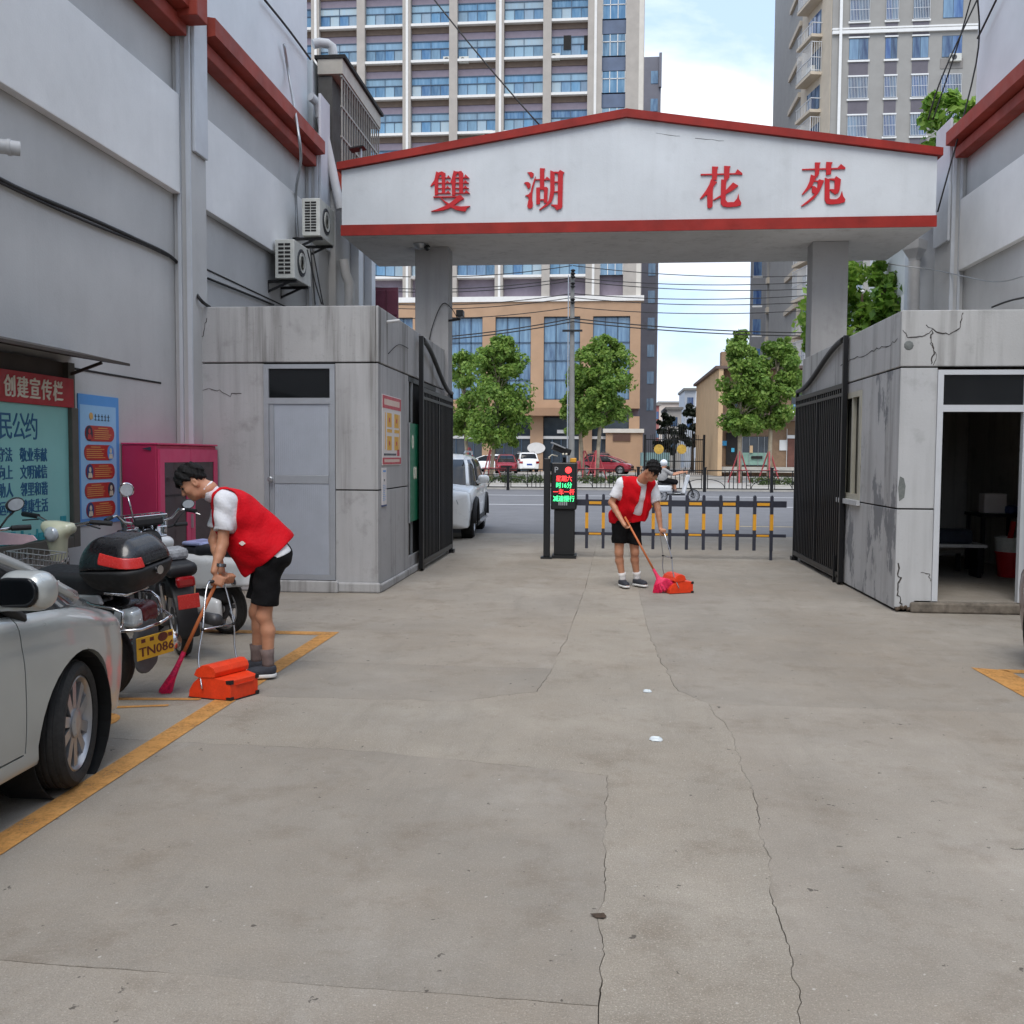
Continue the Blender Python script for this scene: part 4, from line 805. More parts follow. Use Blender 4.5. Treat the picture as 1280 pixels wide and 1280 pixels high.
# narrow window bay
for k in range(NF):
    z=Z0+FH*k; B().box(-.62,1.42,Y0+.1,Y0+.3,z+1.9,z+3.05).build('spandrel',mat('spandrel_slate',lin(86,100,124),.5,0,.15,1),OT)
    w_=B().box(-.62,1.42,Y0+.14,Y0+.3,z+.05,z+1.85).build('window',M_tg,OT); b=B()
    for x in (-.6,.06,.72,1.39): b.box(x-.03,x+.03,Y0+.08,Y0+.139,z+.05,z+1.85)
    b.box(-.62,1.42,Y0+.08,Y0+.139,z+1.2,z+1.26); b.build('mullion',M_ledge,w_)
# open black casements on the 6th bay
for u in (709.5,735): 
    q=PY(u,53,88.2); B().box(q.x-.35,q.x+.3,88.24,88.27,q.z-.6,q.z+.62).build('open_casement',M_shadow,OT)
# podium
B().box(-34,3.25,Y0-.75,Y0+.71,ZP-.2,ZP+.25).build('podium_ledge',M_ledge,OT)
B().box(-34,3.0,Y0-.6,Y0+.7,13.95,ZP-.21).build('podium_frieze',M_tan,OT)
wins=[(-24.6,-21.6),(-19.9,-17.2),(PY(560,450,88).x,PY(604,450,88).x),(PY(620,450,88).x,PY(664,450,88).x),(PY(680,450,88).x,PY(725,450,88).x),(PY(741,450,88).x,PY(787,450,88).x)]
edges=[-34]+[e for w in wins for e in w]+[3.0]
for i in range(0,len(edges),2):
    B().box(edges[i],edges[i+1],Y0-.6,Y0+.7,5.9,13.949).build('podium_pier',M_tan,OT); B().box(edges[i],edges[i+1],Y0-.6,Y0+.7,.3,5.2).build('podium_pier',M_tan,OT)
for xa,xb in wins:
    B().box(xa,xb,Y0-.6,Y0+.7,5.9,6.65).build('podium_pier',M_tan,OT)
    f=B()
    for z in (6.7,8.4,10.1,11.7,13.9): f.box(xa,xb,Y0-.3,Y0-.2,z-.06,z+.06)
    n=3
    for j in range(n+1): f.box(xa+(xb-xa)*j/n-.05,xa+(xb-xa)*j/n+.05,Y0-.3,Y0-.2,6.65,13.94)
    f=f.build('tall_window',M_mull,OT)
    for a,(z0,z1) in enumerate(((6.76,8.34),(8.46,10.04),(10.16,11.64),(11.76,13.84))):
        for j in range(n): B().box(xa+(xb-xa)*j/n+.05,xa+(xb-xa)*(j+1)/n-.05,Y0-.24,Y0-.2,z0,z1).build('pane',M_pg,f)
    d=B(); d.box(xa,xb,Y0-.2,Y0-.1,.35,5.1); d=d.build('shop_window',M_dg,OT); b=B(); b.box(xa,xb,Y0-.35,Y0-.201,3.2,3.45); 
    b.build('shop_transom',M_ledge,d); b=B()
    for j in range(1,4): b.box(xa+(xb-xa)*j/4-.04,xa+(xb-xa)*j/4+.04,Y0-.3,Y0-.201,.35,3.2)
    b.build('door_mullion',M_mull,d)
    B().box((xa+xb)/2-.35,(xa+xb)/2+.35,Y0-.6,Y0-.36,3.7,4.0).build('shop_light',M_ledge,d)
B().box(-34,PY(752,523,86.4).x,Y0-1.9,Y0-.601,5.2,5.88).build('canopy',M_tan2,OT)
B().lathe([(.8,0),(.8,-.06),(.01,-.06)],24,'y',(PY(670,560,87).x,87.38,PY(670,560,87).z)).build('oval_sign',M_ledge,OT); o=bpy.data.objects['oval_sign']
for v in o.data.vertices: v.co.z=PY(670,560,87).z+(v.co.z-PY(670,560,87).z)*.62
# low tan annex at its right corner
ax=thing('corner_annex','low tan stone annex with flat cap at the right corner of the office tower','building',(1.5,86,.3)); xa,xb=PY(757,560,86).x,PY(803,560,86).x
B().box(xa,xb,85.6,87.38,.3,PY(780,541,85.6).z).build('wall',M_tan,ax); B().box(xa-.25,xb+.1,85.4,87.39,PY(780,541,85.6).z+.002,PY(780,536,85.6).z).build('cap',M_stone2,ax)
b=B(); q=PY(766,551,85.6); r=PY(788,542,85.6)
for i in range(9): b.box(q.x,r.x,85.5,85.599,q.z+(r.z-q.z)*i/9,q.z+(r.z-q.z)*(i+.6)/9)
b.build('louvre',mat('louvre_brown',lin(112,84,74),.6,0,.1,3),ax)
bt2=thing('rear_tower','dark grey tower standing behind the office tower','building',(5,118,0))
xa,xb=PY(800,300,116).x,PY(823.5,300,116).x; zt=PY(815,71,116).z; B().box(xa,xb,116,128,.2,zt).build('wall',mat('rear_grey',lin(112,112,120),.8,0,.1,.5),bt2)
for k in range(16):
    z=zt-3-3.1*k
    if z>4: B().box(xb-1.15,xb-.35,115.95,115.999,z,z+1.4).build('window',M_pg,bt2)
B().box(xb-.25,xb+.05,115.6,116.1,PY(820,110,116).z,zt+.3).build('roof_fin',mat('rear_grey',(0,0,0)),bt2)
# ================================================================== RIGHT APARTMENT TOWER
M_ag=mat('apartment_grey',lin(150,148,144),.8,0,.06,1); M_ac2=mat('apartment_cream',lin(196,184,166),.8,0,.08,1.2); M_wsill=mat('white_sill',lin(224,224,222),.6,0,.04,3); M_apan=mat('apartment_panel',lin(98,94,102),.7,0,.08,1.5); M_ag2=mat('apartment_mid',lin(132,128,124),.8,0,.07,1)
M_aw=glass('apartment_glass',[lin(44,66,118),lin(60,92,146),lin(40,56,86),lin(110,140,168)]); M_grille=mat('window_grille',lin(206,208,210),.5,.2,.05,5)
AT=thing('apartment_tower','tall grey and cream apartment tower with barred windows behind the portal','building',(22,88,.3)); Y1=80.
xA=PY(1040,60,Y1).x; B_=PY(1003,70,86); Cx=PY(985,110,92).x
B().prism([(xA,Y1),(34,Y1),(34,100),(Cx,100),(Cx,92),(B_.x,86)],'z',.3,46).build('wall',M_ag,AT)
zf=PY(1075,75,Y1).z; fp=PY(1075,26.5,Y1).z-zf
gb=None
def grille(w,h):
    g=B()
    n=int(w/.11)
    for i in range(n+1): g.box(-w/2+w*i/n-.012,-w/2+w*i/n+.012,-.14,-.115,0,h)
    for z in (0,h*.5,h): g.box(-w/2,w/2,-.14,-.11,z-.015,z+.015)
    m=g.mesh('security_grille'); m.materials.append(M_grille); return m
cols=[(1061,1085),(1106,1121),(1140,1160),(1177,1202)]
cx=[((PY(a,75,Y1).x+PY(b,75,Y1).x)/2,PY(b,75,Y1).x-PY(a,75,Y1).x) for a,b in cols]
for ci,(xc,w) in enumerate(cx):
    h=1.62; gm=grille(w,h)
    pn=B().box(-w/2+.03,-.02,-.02,.02,.03,h-.03).mesh('pane'); pn.materials.append(M_aw)
    for k in range(-9,4):
        z=zf+fp*k
        if z<1: continue
        f=B()
        for x in (-w/2,-.02,w/2-.05): f.box(xc+x,xc+x+.05,Y1-.02,Y1+.02,z,z+h)
        for zz in (z,z+h-.05): f.box(xc-w/2,xc+w/2,Y1-.025,Y1+.015,zz,zz+.05)
        f=f.build('window',M_mull,AT)
        for sx in (0,1): inst('pane',pn,f,T(xc+(w/2)*sx,Y1-.002,z))
        if ci<3:
            B().box(xc-w/2-.1,xc+w/2+.1,Y1-.12,Y1-.0,z-.17,z-.03).build('sill',M_wsill,f); B().box(xc-w/2-.06,xc+w/2+.06,Y1-.1,Y1-.0,z+h+.02,z+h+.12).build('lintel',M_wsill,f)
            B().box(xc-w/2,xc+w/2,Y1-.03,Y1,z-fp+h+.14,z-.19).build('dark_panel',M_apan,AT)
        elif k in (0,-1): B().box(xc-w/2-.1,xc+w/2+.1,Y1-.04,Y1,z-.85,z-.1).build('stained_panel',M_ag2,AT)
        if k<0 or (k==1 and ci<3): inst('security_grille',gm,f,T(xc,Y1-.03,z))
B().box(xA-.02,34,Y1-.2,Y1-.002,zf+1.95,zf+2.2).build('string_course',M_wsill,AT); B().box(xA-.02,34,Y1-.12,Y1-.002,zf+2.3,zf+2.42).build('string_course',M_wsill,AT)
B().box(PY(1048,60,Y1).x,PY(1051.5,60,Y1).x,Y1-.26,Y1-.21,.3,46).build('white_downpipe',M_wsill,AT)
far_ac(PY(1193,72,80).x,79.95,PY(1193,78,80).z,'white air conditioner below a pale window on the apartment tower','apartment air conditioners'); far_ac(PY(1192,122,80).x,79.95,PY(1192,127,80).z,'white air conditioner above the tree on the apartment tower','apartment air conditioners')
# slanting face with bay balconies
A_=Vector((xA,Y1,0)); Bv=Vector((B_.x,86,0)); d=(Bv-A_).normalized(); n_=Vector((-d.y,d.x,0)); n_=n_ if n_.x<0 else -n_
Ls=(Bv-A_).length
MT=Matrix([[d.x,n_.x,0,A_.x],[d.y,n_.y,0,A_.y],[0,0,1,0],[0,0,0,1]])
B().box(.1,Ls,.003,.05,.3,46,MT).build('cream_facing',M_ac2,AT)
for k in range(-10,4):
    z=zf+fp*k
    if z<1: continue
    bal=B(); 
    bal.box(1.8,5.0,.051,.95,z-.35,z-.12,MT)
    bal=bal.build('balcony',M_ac2,AT)
    if k%2==0: 
        g=B()
        for i in range(16): g.bar(MT@Vector((1.85+i*.2,0.9,z-.1)),MT@Vector((1.85+i*.2,0.9,z+2.2)),.03)
        for i in range(5): g.bar(MT@Vector((1.85,.1+i*.19,z-.1)),MT@Vector((1.85,.1+i*.19,z+2.2)),.03)
        for zz in (0,1,2.2): g.bar(MT@Vector((1.8,0.9,z+zz)),MT@Vector((5,0.9,z+zz)),.05); g.bar(MT@Vector((1.85,.06,z+zz)),MT@Vector((1.85,0.9,z+zz)),.05)
        g.build('balcony_cage',M_grille,bal)
        B().box(2.2,3.2,.45,.8,z-.1,z+.5,MT).build('balcony_air_conditioner',M_ac,bal)
    else:
        g=B()
        for i in range(10): g.bar(MT@Vector((1.85+i*.33,0.86,z-.1)),MT@Vector((1.85+i*.33,0.86,z+.75)),.03)
        g.bar(MT@Vector((1.8,0.86,z+.75)),MT@Vector((5,0.86,z+.75)),.06); g.bar(MT@Vector((1.85,.06,z+.75)),MT@Vector((1.85,0.86,z+.75)),.06); g.build('balcony_rail',M_grille,bal)
    wb=B().box(2.1,4.6,.055,.09,z+.1,z+1.9,MT).build('window',M_aw,AT)
    b=B()
    for x in (2.1,2.9,3.7,4.55): b.box(x,x+.06,.0905,.12,z+.1,z+1.9,MT)
    b.build('mullion',M_mull,wb)
# far-left return of the same tower
for k in range(-10,4):
    z=zf+fp*k
    if z>1: B().box(B_.x-.25,B_.x+.1,86.2,91,z-.5,z-.1).build('rear_balcony',M_ac2,AT)
# grey block behind
gb_=thing('grey_block','dark grey apartment block seen under the portal behind the cream balconies','building',(16,112,0)); xa,xb=PY(937,400,116).x,PY(985,400,104).x
B().box(xa,xb,104,116,.2,PY(950,250,104).z).build('wall',M_ag2,gb_)
for k in range(8):
    z=PY(940,345,104).z-3.0*(k-3)
    if z<3: continue
    for (ua,ub) in ((942,952),(970,975)):
        w_=B().box(PY(ua,345,104).x,PY(ub,345,104).x,103.95,103.999,z,z+1.6).build('window',M_aw,gb_); B().box(PY(ua,345,104).x-.1,PY(ub,345,104).x+.1,103.85,103.949,z-.2,z-.02).build('sill',M_wsill,w_)
    B().box(xa+.3,PY(957,345,104).x,103.0,103.99,z-.9,z-.3).build('balcony',M_ac2,gb_)
B().box(PY(957,400,104).x,PY(960,400,104).x,103.6,103.99,.3,PY(950,250,104).z).build('pale_pier',M_ag,gb_)
# ================================================================== SHOP HOUSE, IRON GATE, DISTANT HOUSES
M_shopw=mat('shop_cream',lin(196,166,130),.8,0,.08,.8); M_shopt=mat('shop_tile',lin(138,112,88),.7,0,.15,3)
sh=thing('shop_house','cream gabled shop house with glazed front behind the right street trees','shop',(10,72,.3)); xm=PY(897,560,70).x; xb=16.5; zh=PY(897,461,70).z
B().box(xm,xm+.2,70,87,.3,zh).build('side_wall',M_shopw,sh); B().box(xm-.25,xb,69.8,87.2,zh+.002,zh+.2).build('roof_edge',mat('roof_dark',lin(98,82,76),.8,0,.2,1),sh)
B().box(xm+.202,xb,71.2,86.9,.3,zh).build('wall',M_shopt,sh); B().box(xm+.2,xb,69.9,71.198,4.2,4.7).build('shop_canopy',mat('roof_dark',(0,0,0)),sh); B().box(xm+.002,xm+.3,69.9,70.0,.3,zh).build('corner_pier',M_shopw,sh)
for k in range(2):
    for j in range(4):
        x=xm+1.2+j*2.0; w_=B().box(x,x+1.2,71.1,71.199,5.2+1.5*k,6.2+1.4*k).build('upper_window',M_dg,sh) if k==0 else None
B().box(xm+.5,xm+1.2,73,74,zh+.2,zh+1.5).build('chimney',M_shopt,sh)
def pb(u0,v0,u1,v1,y,dy,name,m,par): 
    a=PY(u0,v1,y); c=PY(u1,v0,y); return B().box(a.x,c.x,y-dy,y,a.z,c.z).build(name,m,par)
d_=pb(907,541,922,581,71.19,.12,'dark_door',M_shadow,sh); pb(914,560,918,565,71.065,.03,'blue_sticker',mat('sticker_cyan',lin(70,170,205),.5,0,0),d_)
w_=pb(927,546,962,582,71.19,.1,'shop_window',M_dg,sh); pb(927,566,962,581,71.085,.03,'green_panel',mat('shop_green',lin(128,160,146),.5,0,.1,2),w_)
for u in (927,936,947,954.5,961): pb(u,546,u+1.2,582,71.05,.04,'window_frame',M_metal,w_)
pb(937,557,941,566,71.0,.05,'wood_handle',M_shopw,w_); pb(939,570,953,573.5,71.0,.05,'dark_slot',M_shadow,w_)
pb(901,551,908,557,71.19,.15,'blue_sign',mat('sign_cyan',lin(52,140,190),.5,0,.1,4),sh)
wb=pb(974,550,984,563,71.19,.08,'white_board',M_wsill,sh)
pb(984,548,1000,584,71.19,.06,'side_door',mat('door_redbrown',lin(108,68,56),.6,0,.2,3),sh); pb(982.5,536,984,586,71.1,.1,'door_post',M_wsill,sh); pb(984,544,1000,548,71.1,.1,'door_head',M_wsill,sh)
pb(900,584,1000,590,71.0,.8,'shop_step',M_kerb,sh)
sg=thing('street_lamp_head','small white and blue lamp on the shop house corner','lamp',(11,69,4)); q=PY(993,517,69); B().ell((q.x,69,q.z),(.5,.4,.18),12,6).build('shade',M_wsill,sg); B().lathe([(.18,q.z+.1),(.2,q.z+.5),(.1,q.z+.62)],12,c=(q.x,69,0)).build('cap',M_tg,sg); B().bar((q.x,69.2,q.z),(q.x,71.19,q.z),.08).build('arm',M_metal,sg)
ig=thing('iron_gate','black wrought iron gate with two round yellow emblems beside the shop house','gate',(4,74,.3)); YG=74.
xa,xb=PY(806,560,YG).x,PY(880,560,YG).x; b=B(); n=30; xm_=(xa+xb)/2
bar=B().box(-.02,.02,-.02,.02,0,1).mesh('gate_bar'); bar.materials.append(M_gateb)
for i in range(n+1):
    x=xa+(xb-xa)*i/n; u=abs(x-xm_)/(xb-xa)*2; zt=3.25+.95*math.cos(min(1,u*1.15)*math.pi/2)**2 if u<.86 else 3.0
    inst('bar',bar,ig,T(x,YG,.35)@Matrix.Diagonal((1,1,zt-.35,1)))
for z in (.5,1.3,2.9): b.box(xa,xb,YG-.03,YG+.03,z,z+.07)
b.build('rail',M_gateb,ig)
for u in (823.5,852): q=PY(u,561.5,YG); B().lathe([(.36,-.06),(.36,-.1),(.01,-.11)],18,'y',(q.x,YG,q.z)).build('round_emblem',mat('emblem_gold',lin(196,160,70),.5,.1,.25,6),ig)
for x in (xa,xm_,xb): B().box(x-.08,x+.08,YG-.08,YG+.08,.3,3.3).build('gate_post',M_gateb,ig)
tag(pb(800,566,834,582,80,3,'green_shed',mat('shed_green',lin(120,150,152),.6,0,.1,.8),None),'pale green low shed behind the iron gate','shed')
for i,(u0,v0,u1,v1,y,c,lb) in enumerate([(816,507,824,530,150,(176,112,108),'distant pink house beyond the iron gate'),(823,504,858,560,170,(208,196,186),'distant cream house with flat roof beyond the iron gate'),(855,488,870,560,130,(200,206,214),'distant white house with blue windows beside the shop house'),(833,512,852,575,120,(214,210,204),'low white house between dark trees beyond the gate')]):
    h=thing('distant_house',lb,'house',(PY((u0+u1)/2,560,y).x,y,0)); a=PY(u0,v1,y); c_=PY(u1,v0,y)
    B().box(a.x,c_.x,y,y+10,.2,c_.z).build('wall',mat('house_%d'%i,lin(*c),.8,0,.1,.5),h); B().box(a.x-.2,c_.x+.2,y-.3,y+10,c_.z+.002,c_.z+.3).build('roof',M_ag,h)
    nw=max(1,int((c_.x-a.x)/2.2))
    for j in range(nw):
        for k in range(2): xx=a.x+(c_.x-a.x)*(j+.5)/nw; B().box(xx-.4,xx+.4,y-.05,y-.001,c_.z-2-2.8*k,c_.z-.9-2.8*k).build('window',M_aw,h)
# ================================================================== VEGETATION
def leafmat(name,c1,c2,c3):
    t=NT(name); g=t.n('ShaderNodeNewGeometry'); r=t.n('ShaderNodeValToRGB'); e=r.color_ramp; e.elements.new(.5)
    for i,c in enumerate((c1,c2,c3)): e.elements[i].color=(*c,1); e.elements[i].position=i*.5
    f=t.noise(.9,3,.6); t.l(t.mul(t.mul(g.outputs['Random Per Island'],.62),t.mul(t.ramp(f,.3,.7),.42),'ADD'),r.inputs['Fac'])
    t.base(r.outputs['Color']); t.p.inputs['Roughness'].default_value=.5; t.p.inputs['Specular IOR Level'].default_value=.35
    tr=t.n('ShaderNodeBsdfTranslucent'); t.l(r.outputs['Color'],tr.inputs['Color']); m=t.n('ShaderNodeMixShader'); m.inputs[0].default_value=.42; t.l(t.p.outputs[0],m.inputs[1]); t.l(tr.outputs[0],m.inputs[2]); t.l(m.outputs[0],t.o.inputs['Surface']); return t.m
M_leaf1=leafmat('plane_leaf',(.07,.155,.025),(.18,.30,.055),(.36,.47,.11)); M_leaf2=leafmat('near_leaf',(.06,.15,.02),(.17,.32,.04),(.36,.5,.10)); M_leafd=leafmat('dark_leaf',(.012,.02,.012),(.025,.035,.02),(.04,.045,.03)); M_leafh=leafmat('hedge_leaf',(.03,.055,.015),(.07,.11,.03),(.14,.16,.06))
M_bark=mat('plane_bark',lin(150,138,118),.9,0,.3,3,.01,20); M_barkd=mat('dark_bark',lin(84,70,58),.9,0,.3,4,.01,20); M_redpole=mat('support_red',lin(172,72,76),.6,0,.15,5)
def leaves(centres,rad,per,size,shape=None):
    n=len(centres)*per; C=np.repeat(np.array(centres),per,0); R=np.repeat(np.array(rad),per)[:,None]
    D=rng.normal(size=(n,3)); D/=np.linalg.norm(D,axis=1)[:,None]; P=C+D*R*(rng.random((n,1))**.45)*np.array([1,1,.85])
    N=D*.7+rng.normal(size=(n,3))*.7+np.array([0,0,.5]); N/=np.linalg.norm(N,axis=1)[:,None]
    A=np.cross(N,rng.normal(size=(n,3))); A/=np.linalg.norm(A,axis=1)[:,None]; Bq=np.cross(N,A); s=size*(.6+.8*rng.random((n,1)))
    V=np.stack([P-A*s,P-Bq*s*.6+N*s*.12,P+A*s,P+Bq*s*.6+N*s*.12],1).reshape(-1,3); F=np.arange(4*n).reshape(-1,4); return V,F
def leafmesh(name,V,F,m,par):
    me=bpy.data.meshes.new(name); me.from_pydata(V.tolist(),[],F.tolist()); o=bpy.data.objects.new(name,me); return link(o,m,par)
def tree(lab,x,y,z0,base_h,top,rx,ry,lean=0,m=None,bark=None,n=46,per=110,size=.125,grp=None,poles=True,name='street_tree',tr=.13,skew=0,lowfat=.5,clump=.36):
    t=thing(name,lab,'tree',(x,y,z0),grp); H=top-base_h
    b=B(); pts=[(x,y,z0),(x+lean*.3,y,z0+(base_h-z0)*.5),(x+lean*.6,y+.05,base_h),(x+lean,y,base_h+H*.45),(x+lean+skew,y,base_h+H*.8)]
    b.tube(pts,[tr*1.25,tr,tr*.9,tr*.55,tr*.2],9); cs=[]; rs=[]
    for i in range(n):
        u=random.random(); 
        w=math.sin(math.pi*min(1,.12+.88*u**.85))**.6 if u<.5 else (1-((u-.5)/.5)**2.2*.72)
        a=random.random()*6.283; rr=math.sqrt(random.random())
        c=(x+lean+skew*u+rx*w*rr*math.cos(a)*.86,y+ry*w*rr*math.sin(a)*.86,base_h+.25+H*u*.93); cs.append(c); rs.append(clump*min(rx,ry)*random.uniform(.4,1.15)*(.5+.5*w))
        if i%3==0: b.tube([Vector(pts[2]).lerp(Vector(pts[4]),u*.75),Vector(pts[2]).lerp(Vector(pts[4]),u*.8).lerp(Vector(c),.5)+Vector((0,0,.15)),c],[tr*.35,tr*.2,tr*.06],5)
    b.build('trunk',bark or M_bark,t,smooth=True); V,F=leaves(cs,rs,per,size); leafmesh('crown',V,F,m or M_leaf1,t)
    if poles:
        for k in range(3):
            a=k*2.09+.4; B().tube([(x+.75*math.cos(a),y+.75*math.sin(a),z0),(x+.06*math.cos(a),y+.06*math.sin(a),z0+1.9)],.045,7).build('support_pole',M_redpole,t)
        B().tube([(x-.5,y-.35,z0+.75),(x+.5,y-.3,z0+.75)],.03,6).build('support_brace',M_redpole,t)
    return t
def tpos(u,v,y): q=PY(u,v,y); return q
q=tpos(620,600,63); tree('green street tree second from the left behind the white car, fullest crown',q.x-.35,63,.12,PY(620,560,63).z,PY(628,420,63).z,2.55,2.3,.3,n=105,per=170,grp='street trees',skew=.4)
q=tpos(586,600,66); tree('paler street tree at far left, half hidden by the gate',q.x,66,.3,PY(585,545,66).z,PY(590,440,66).z,1.7,1.7,-.4,n=55,per=150,grp='street trees')
q=tpos(751,600,63); tree('street tree with reddish props behind the kiosk, darker taller crown',q.x-.3,63,.12,PY(750,533,63).z,PY(752,420,63).z,2.1,2.0,.35,n=98,per=170,grp='street trees')
q=tpos(732,600,65); tree('slim street tree just right of the utility pole, lower paler crown',q.x-.1,65,.12,PY(720,545,65).z,PY(712,455,65).z,1.25,1.3,-.45,n=60,per=150,grp='street trees')
q=tpos(926,604,60); tree('pale trunked street tree left of the pair before the shop house',q.x-.1,60,.12,PY(925,545,60).z,PY(922,413,60).z,1.6,1.7,0,n=84,per=170,grp='street trees',skew=.1)
q=tpos(963,604,60.5); tree('pale trunked street tree right of the pair before the shop house',q.x-.1,60.5,.12,PY(965,537,60.5).z,PY(975,420,60.5).z,1.5,1.6,.1,n=80,per=170,grp='street trees',skew=.5)
for (u,v0,v1,rx,y,lb) in [(835,570,518,1.5,95,'dark bare tree left of centre beyond the iron gate'),(865,560,505,1.3,93,'dark tree hugging the shop house wall beyond the iron gate')]:
    q=PY(u,590,y); tree(lb,q.x,y,.3,PY(u,v0,y).z,PY(u,v1,y).z,rx,1.3,0,m=M_leafd,bark=M_barkd,n=22,per=60,size=.22,grp='dark trees beyond the iron gate',poles=False,name='dark_tree')
# near tree behind the right building
tree('bushy bright green tree behind the right portal column and guardroom',5.0,20.5,0,2.6,PY(1190,330,20.5).z,1.35,1.3,.1,m=M_leaf2,bark=M_barkd,n=60,per=130,size=.085,poles=False,name='garden_tree',tr=.1,clump=.34)
tree('leafy green treetop above the right end of the portal',7.15,22.5,0,5.0,PY(1190,112,22.5).z,1.4,1.2,.2,m=M_leaf2,bark=M_barkd,n=46,per=110,size=.1,poles=False,name='garden_tree',tr=.11,clump=.36)
# hedges
for (ua,ub,y,lb) in [(600,820,52.2,'low clipped hedge behind the street fence left of the road opening'),(938,1010,52.2,'short clipped hedge behind the street fence near the right gate leaf')]:
    xa,xb=PY(ua,600,y).x,PY(ub,600,y).x; cs=[(random.uniform(xa,xb),random.uniform(y,y+1.2),random.uniform(.22,.55)) for _ in range(int((xb-xa)*16))]
    V,F=leaves(cs,[.22]*len(cs),34,.055); h=thing('hedge',lb,'hedge',((xa+xb)/2,y,.12)); leafmesh('foliage',V,F,M_leafh,h); B().box(xa,xb,y-.25,y+1.4,.121,.2).build('bed_kerb',M_kerb,h)
# ================================================================== STREET FENCE, UTILITY POLE, WIRES
sf_=thing('street_fence','black metal street railing with arched bars along the far kerb','fence',(0,47,0)); YS=47.3
x=-14.0; postm=B().box(-.07,.07,-.07,.07,-.02,1.12); postm.box(-.1,.1,-.1,.1,1.12,1.16); postm=postm.mesh('post'); postm.materials.append(M_gateb)
pan=B()
for z in (.14,1.0): pan.box(.1,3.02,-.02,.02,z-.025,z+.025)
pan.box(.1,1.1,-.016,.016,.72,.75); pan.box(2.0,3.02,-.016,.016,.72,.75)
for xx in (.14,.95,1.15,1.35,1.55,1.75,1.95,2.15,2.98): pan.box(xx-.018,xx+.018,-.018,.018,.14,1.0)
for s_ in (0,1):
    A=[]
    for k in range(9): a=k/8*math.pi/2; xx=.14+.8*math.sin(a); A.append((xx if s_==0 else 3.12-xx,0,.16+.42*math.cos(a)))
    pan.tube(A,.018,5)
pan=pan.mesh('railing_panel'); pan.materials.append(M_gateb)
while x<14: inst('post',postm,sf_,T(x,YS,0)); inst('railing_panel',pan,sf_,T(x,YS,0)); x+=3.12
inst('post',postm,sf_,T(x,YS,0))
up=thing('utility_pole','grey concrete utility pole with insulators rising behind the kiosk','utility pole',(-1.7,50,.1)); q=PY(714,600,50); xq=q.x; zt=PY(715,340,50).z
B().tube([(xq,50,.1),(xq-.03,50,zt)],[.17,.1],12).build('pole',mat('pole_concrete',lin(128,126,122),.85,0,.12,3),up,auto=50)
for v in (341,357,377,345): q=PY(716,v,50); B().lathe([(.07,-.14),(.13,-.08),(.06,0),(.13,.08),(.07,.14)],10,c=(xq,49.8,q.z)).build('insulator',M_black,up)
q=PY(716,414,50); B().box(xq-.5,xq+.5,49.75,49.85,q.z-.05,q.z+.05).build('crossarm',M_black,up)
B().tube([(xq-.2,49.8,.1),(xq-.22,49.8,PY(709,345,50).z)],.03,6).build('conduit',M_metal,up)
def sag(name,a,b,drop,r,lab,grp=None,cat='power line'):
    a=Vector(a);b=Vector(b); P=[a.lerp(b,i/14)-Vector((0,0,drop*4*(i/14)*(1-i/14))) for i in range(15)]; return tag(B().tube(P,r,5).build(name,M_cable,smooth=True),lab,cat,grp)
wv=[(332,338),(347,345),(351,354),(367,361),(372,370),(384,380)]
for i,(vl,vr) in enumerate(wv):
    sag('power_line',PY(440,vl+10,50+.3*i),PY(715,vl,50),.35,.022,'%s power line strung across the office tower windows to the utility pole'%('topmost','second','third','fourth','fifth','lowest')[i],'power lines left of the pole')
    sag('power_line',PY(716,vl,50),PY(1050,vr+5,50),.3,.022,'%s thin power line crossing the sky right of the utility pole'%('topmost','second','third','fourth','fifth','lowest')[i],'power lines right of the pole')
for i,(va,vb,vc) in enumerate([(425,398,416),(428,402,420)]): sag('telephone_line',PY(440,va,49.8),PY(716,vb,49.7),.3,.03,'%s of two thick cables running left from the pole crossarm'%('upper','lower')[i],'cables left of the pole crossarm'); sag('telephone_line',PY(716,vb,49.7),PY(1050,vc,49.8),.2,.03,'%s of two thick cables running right from the pole crossarm'%('upper','lower')[i],'cables right of the pole crossarm')
sag('overhead_cable',PY(520,-30,16),PY(676,158,15.2),.05,.012,'black cable slanting down over the office tower to the portal ridge',cat='cable')
for i,(a,b_,c) in enumerate([((1216,-10),(1196,60),(1166,150)),((1240,-40),(1180,90),(1160,150)),((1222,-5),(1220,80),(1172,265))]): cable('overhead_cable',[PY(*a,15.5),PY(*b_,15.8),PY(*c,16.0)],.012,('black cable curving down left of the right building','black cable fanning down over the apartment tower to the treetop','black cable dropping down the face of the right pilaster')[i],'cables hanging by the right building')
cable('overhead_cable',[PX(1280,345,5.4),PX(1240,352,5.5),PX(1170,338,5.3),PY(1110,330,17)],.009,'thin grey wire sagging across the right wall above the guardroom',m=M_metal)
cable('overhead_cable',[PX(1290,370,5.4),PX(1262,376,5.5),PX(1240,384,5.5)],.014,'short black cable rising right above the guardroom parapet')
cable('overhead_cable',[PX(1255,-20,5.55),PX(1222,48,5.55)],.016,'black cable crossing the top corner of the right upper wall')
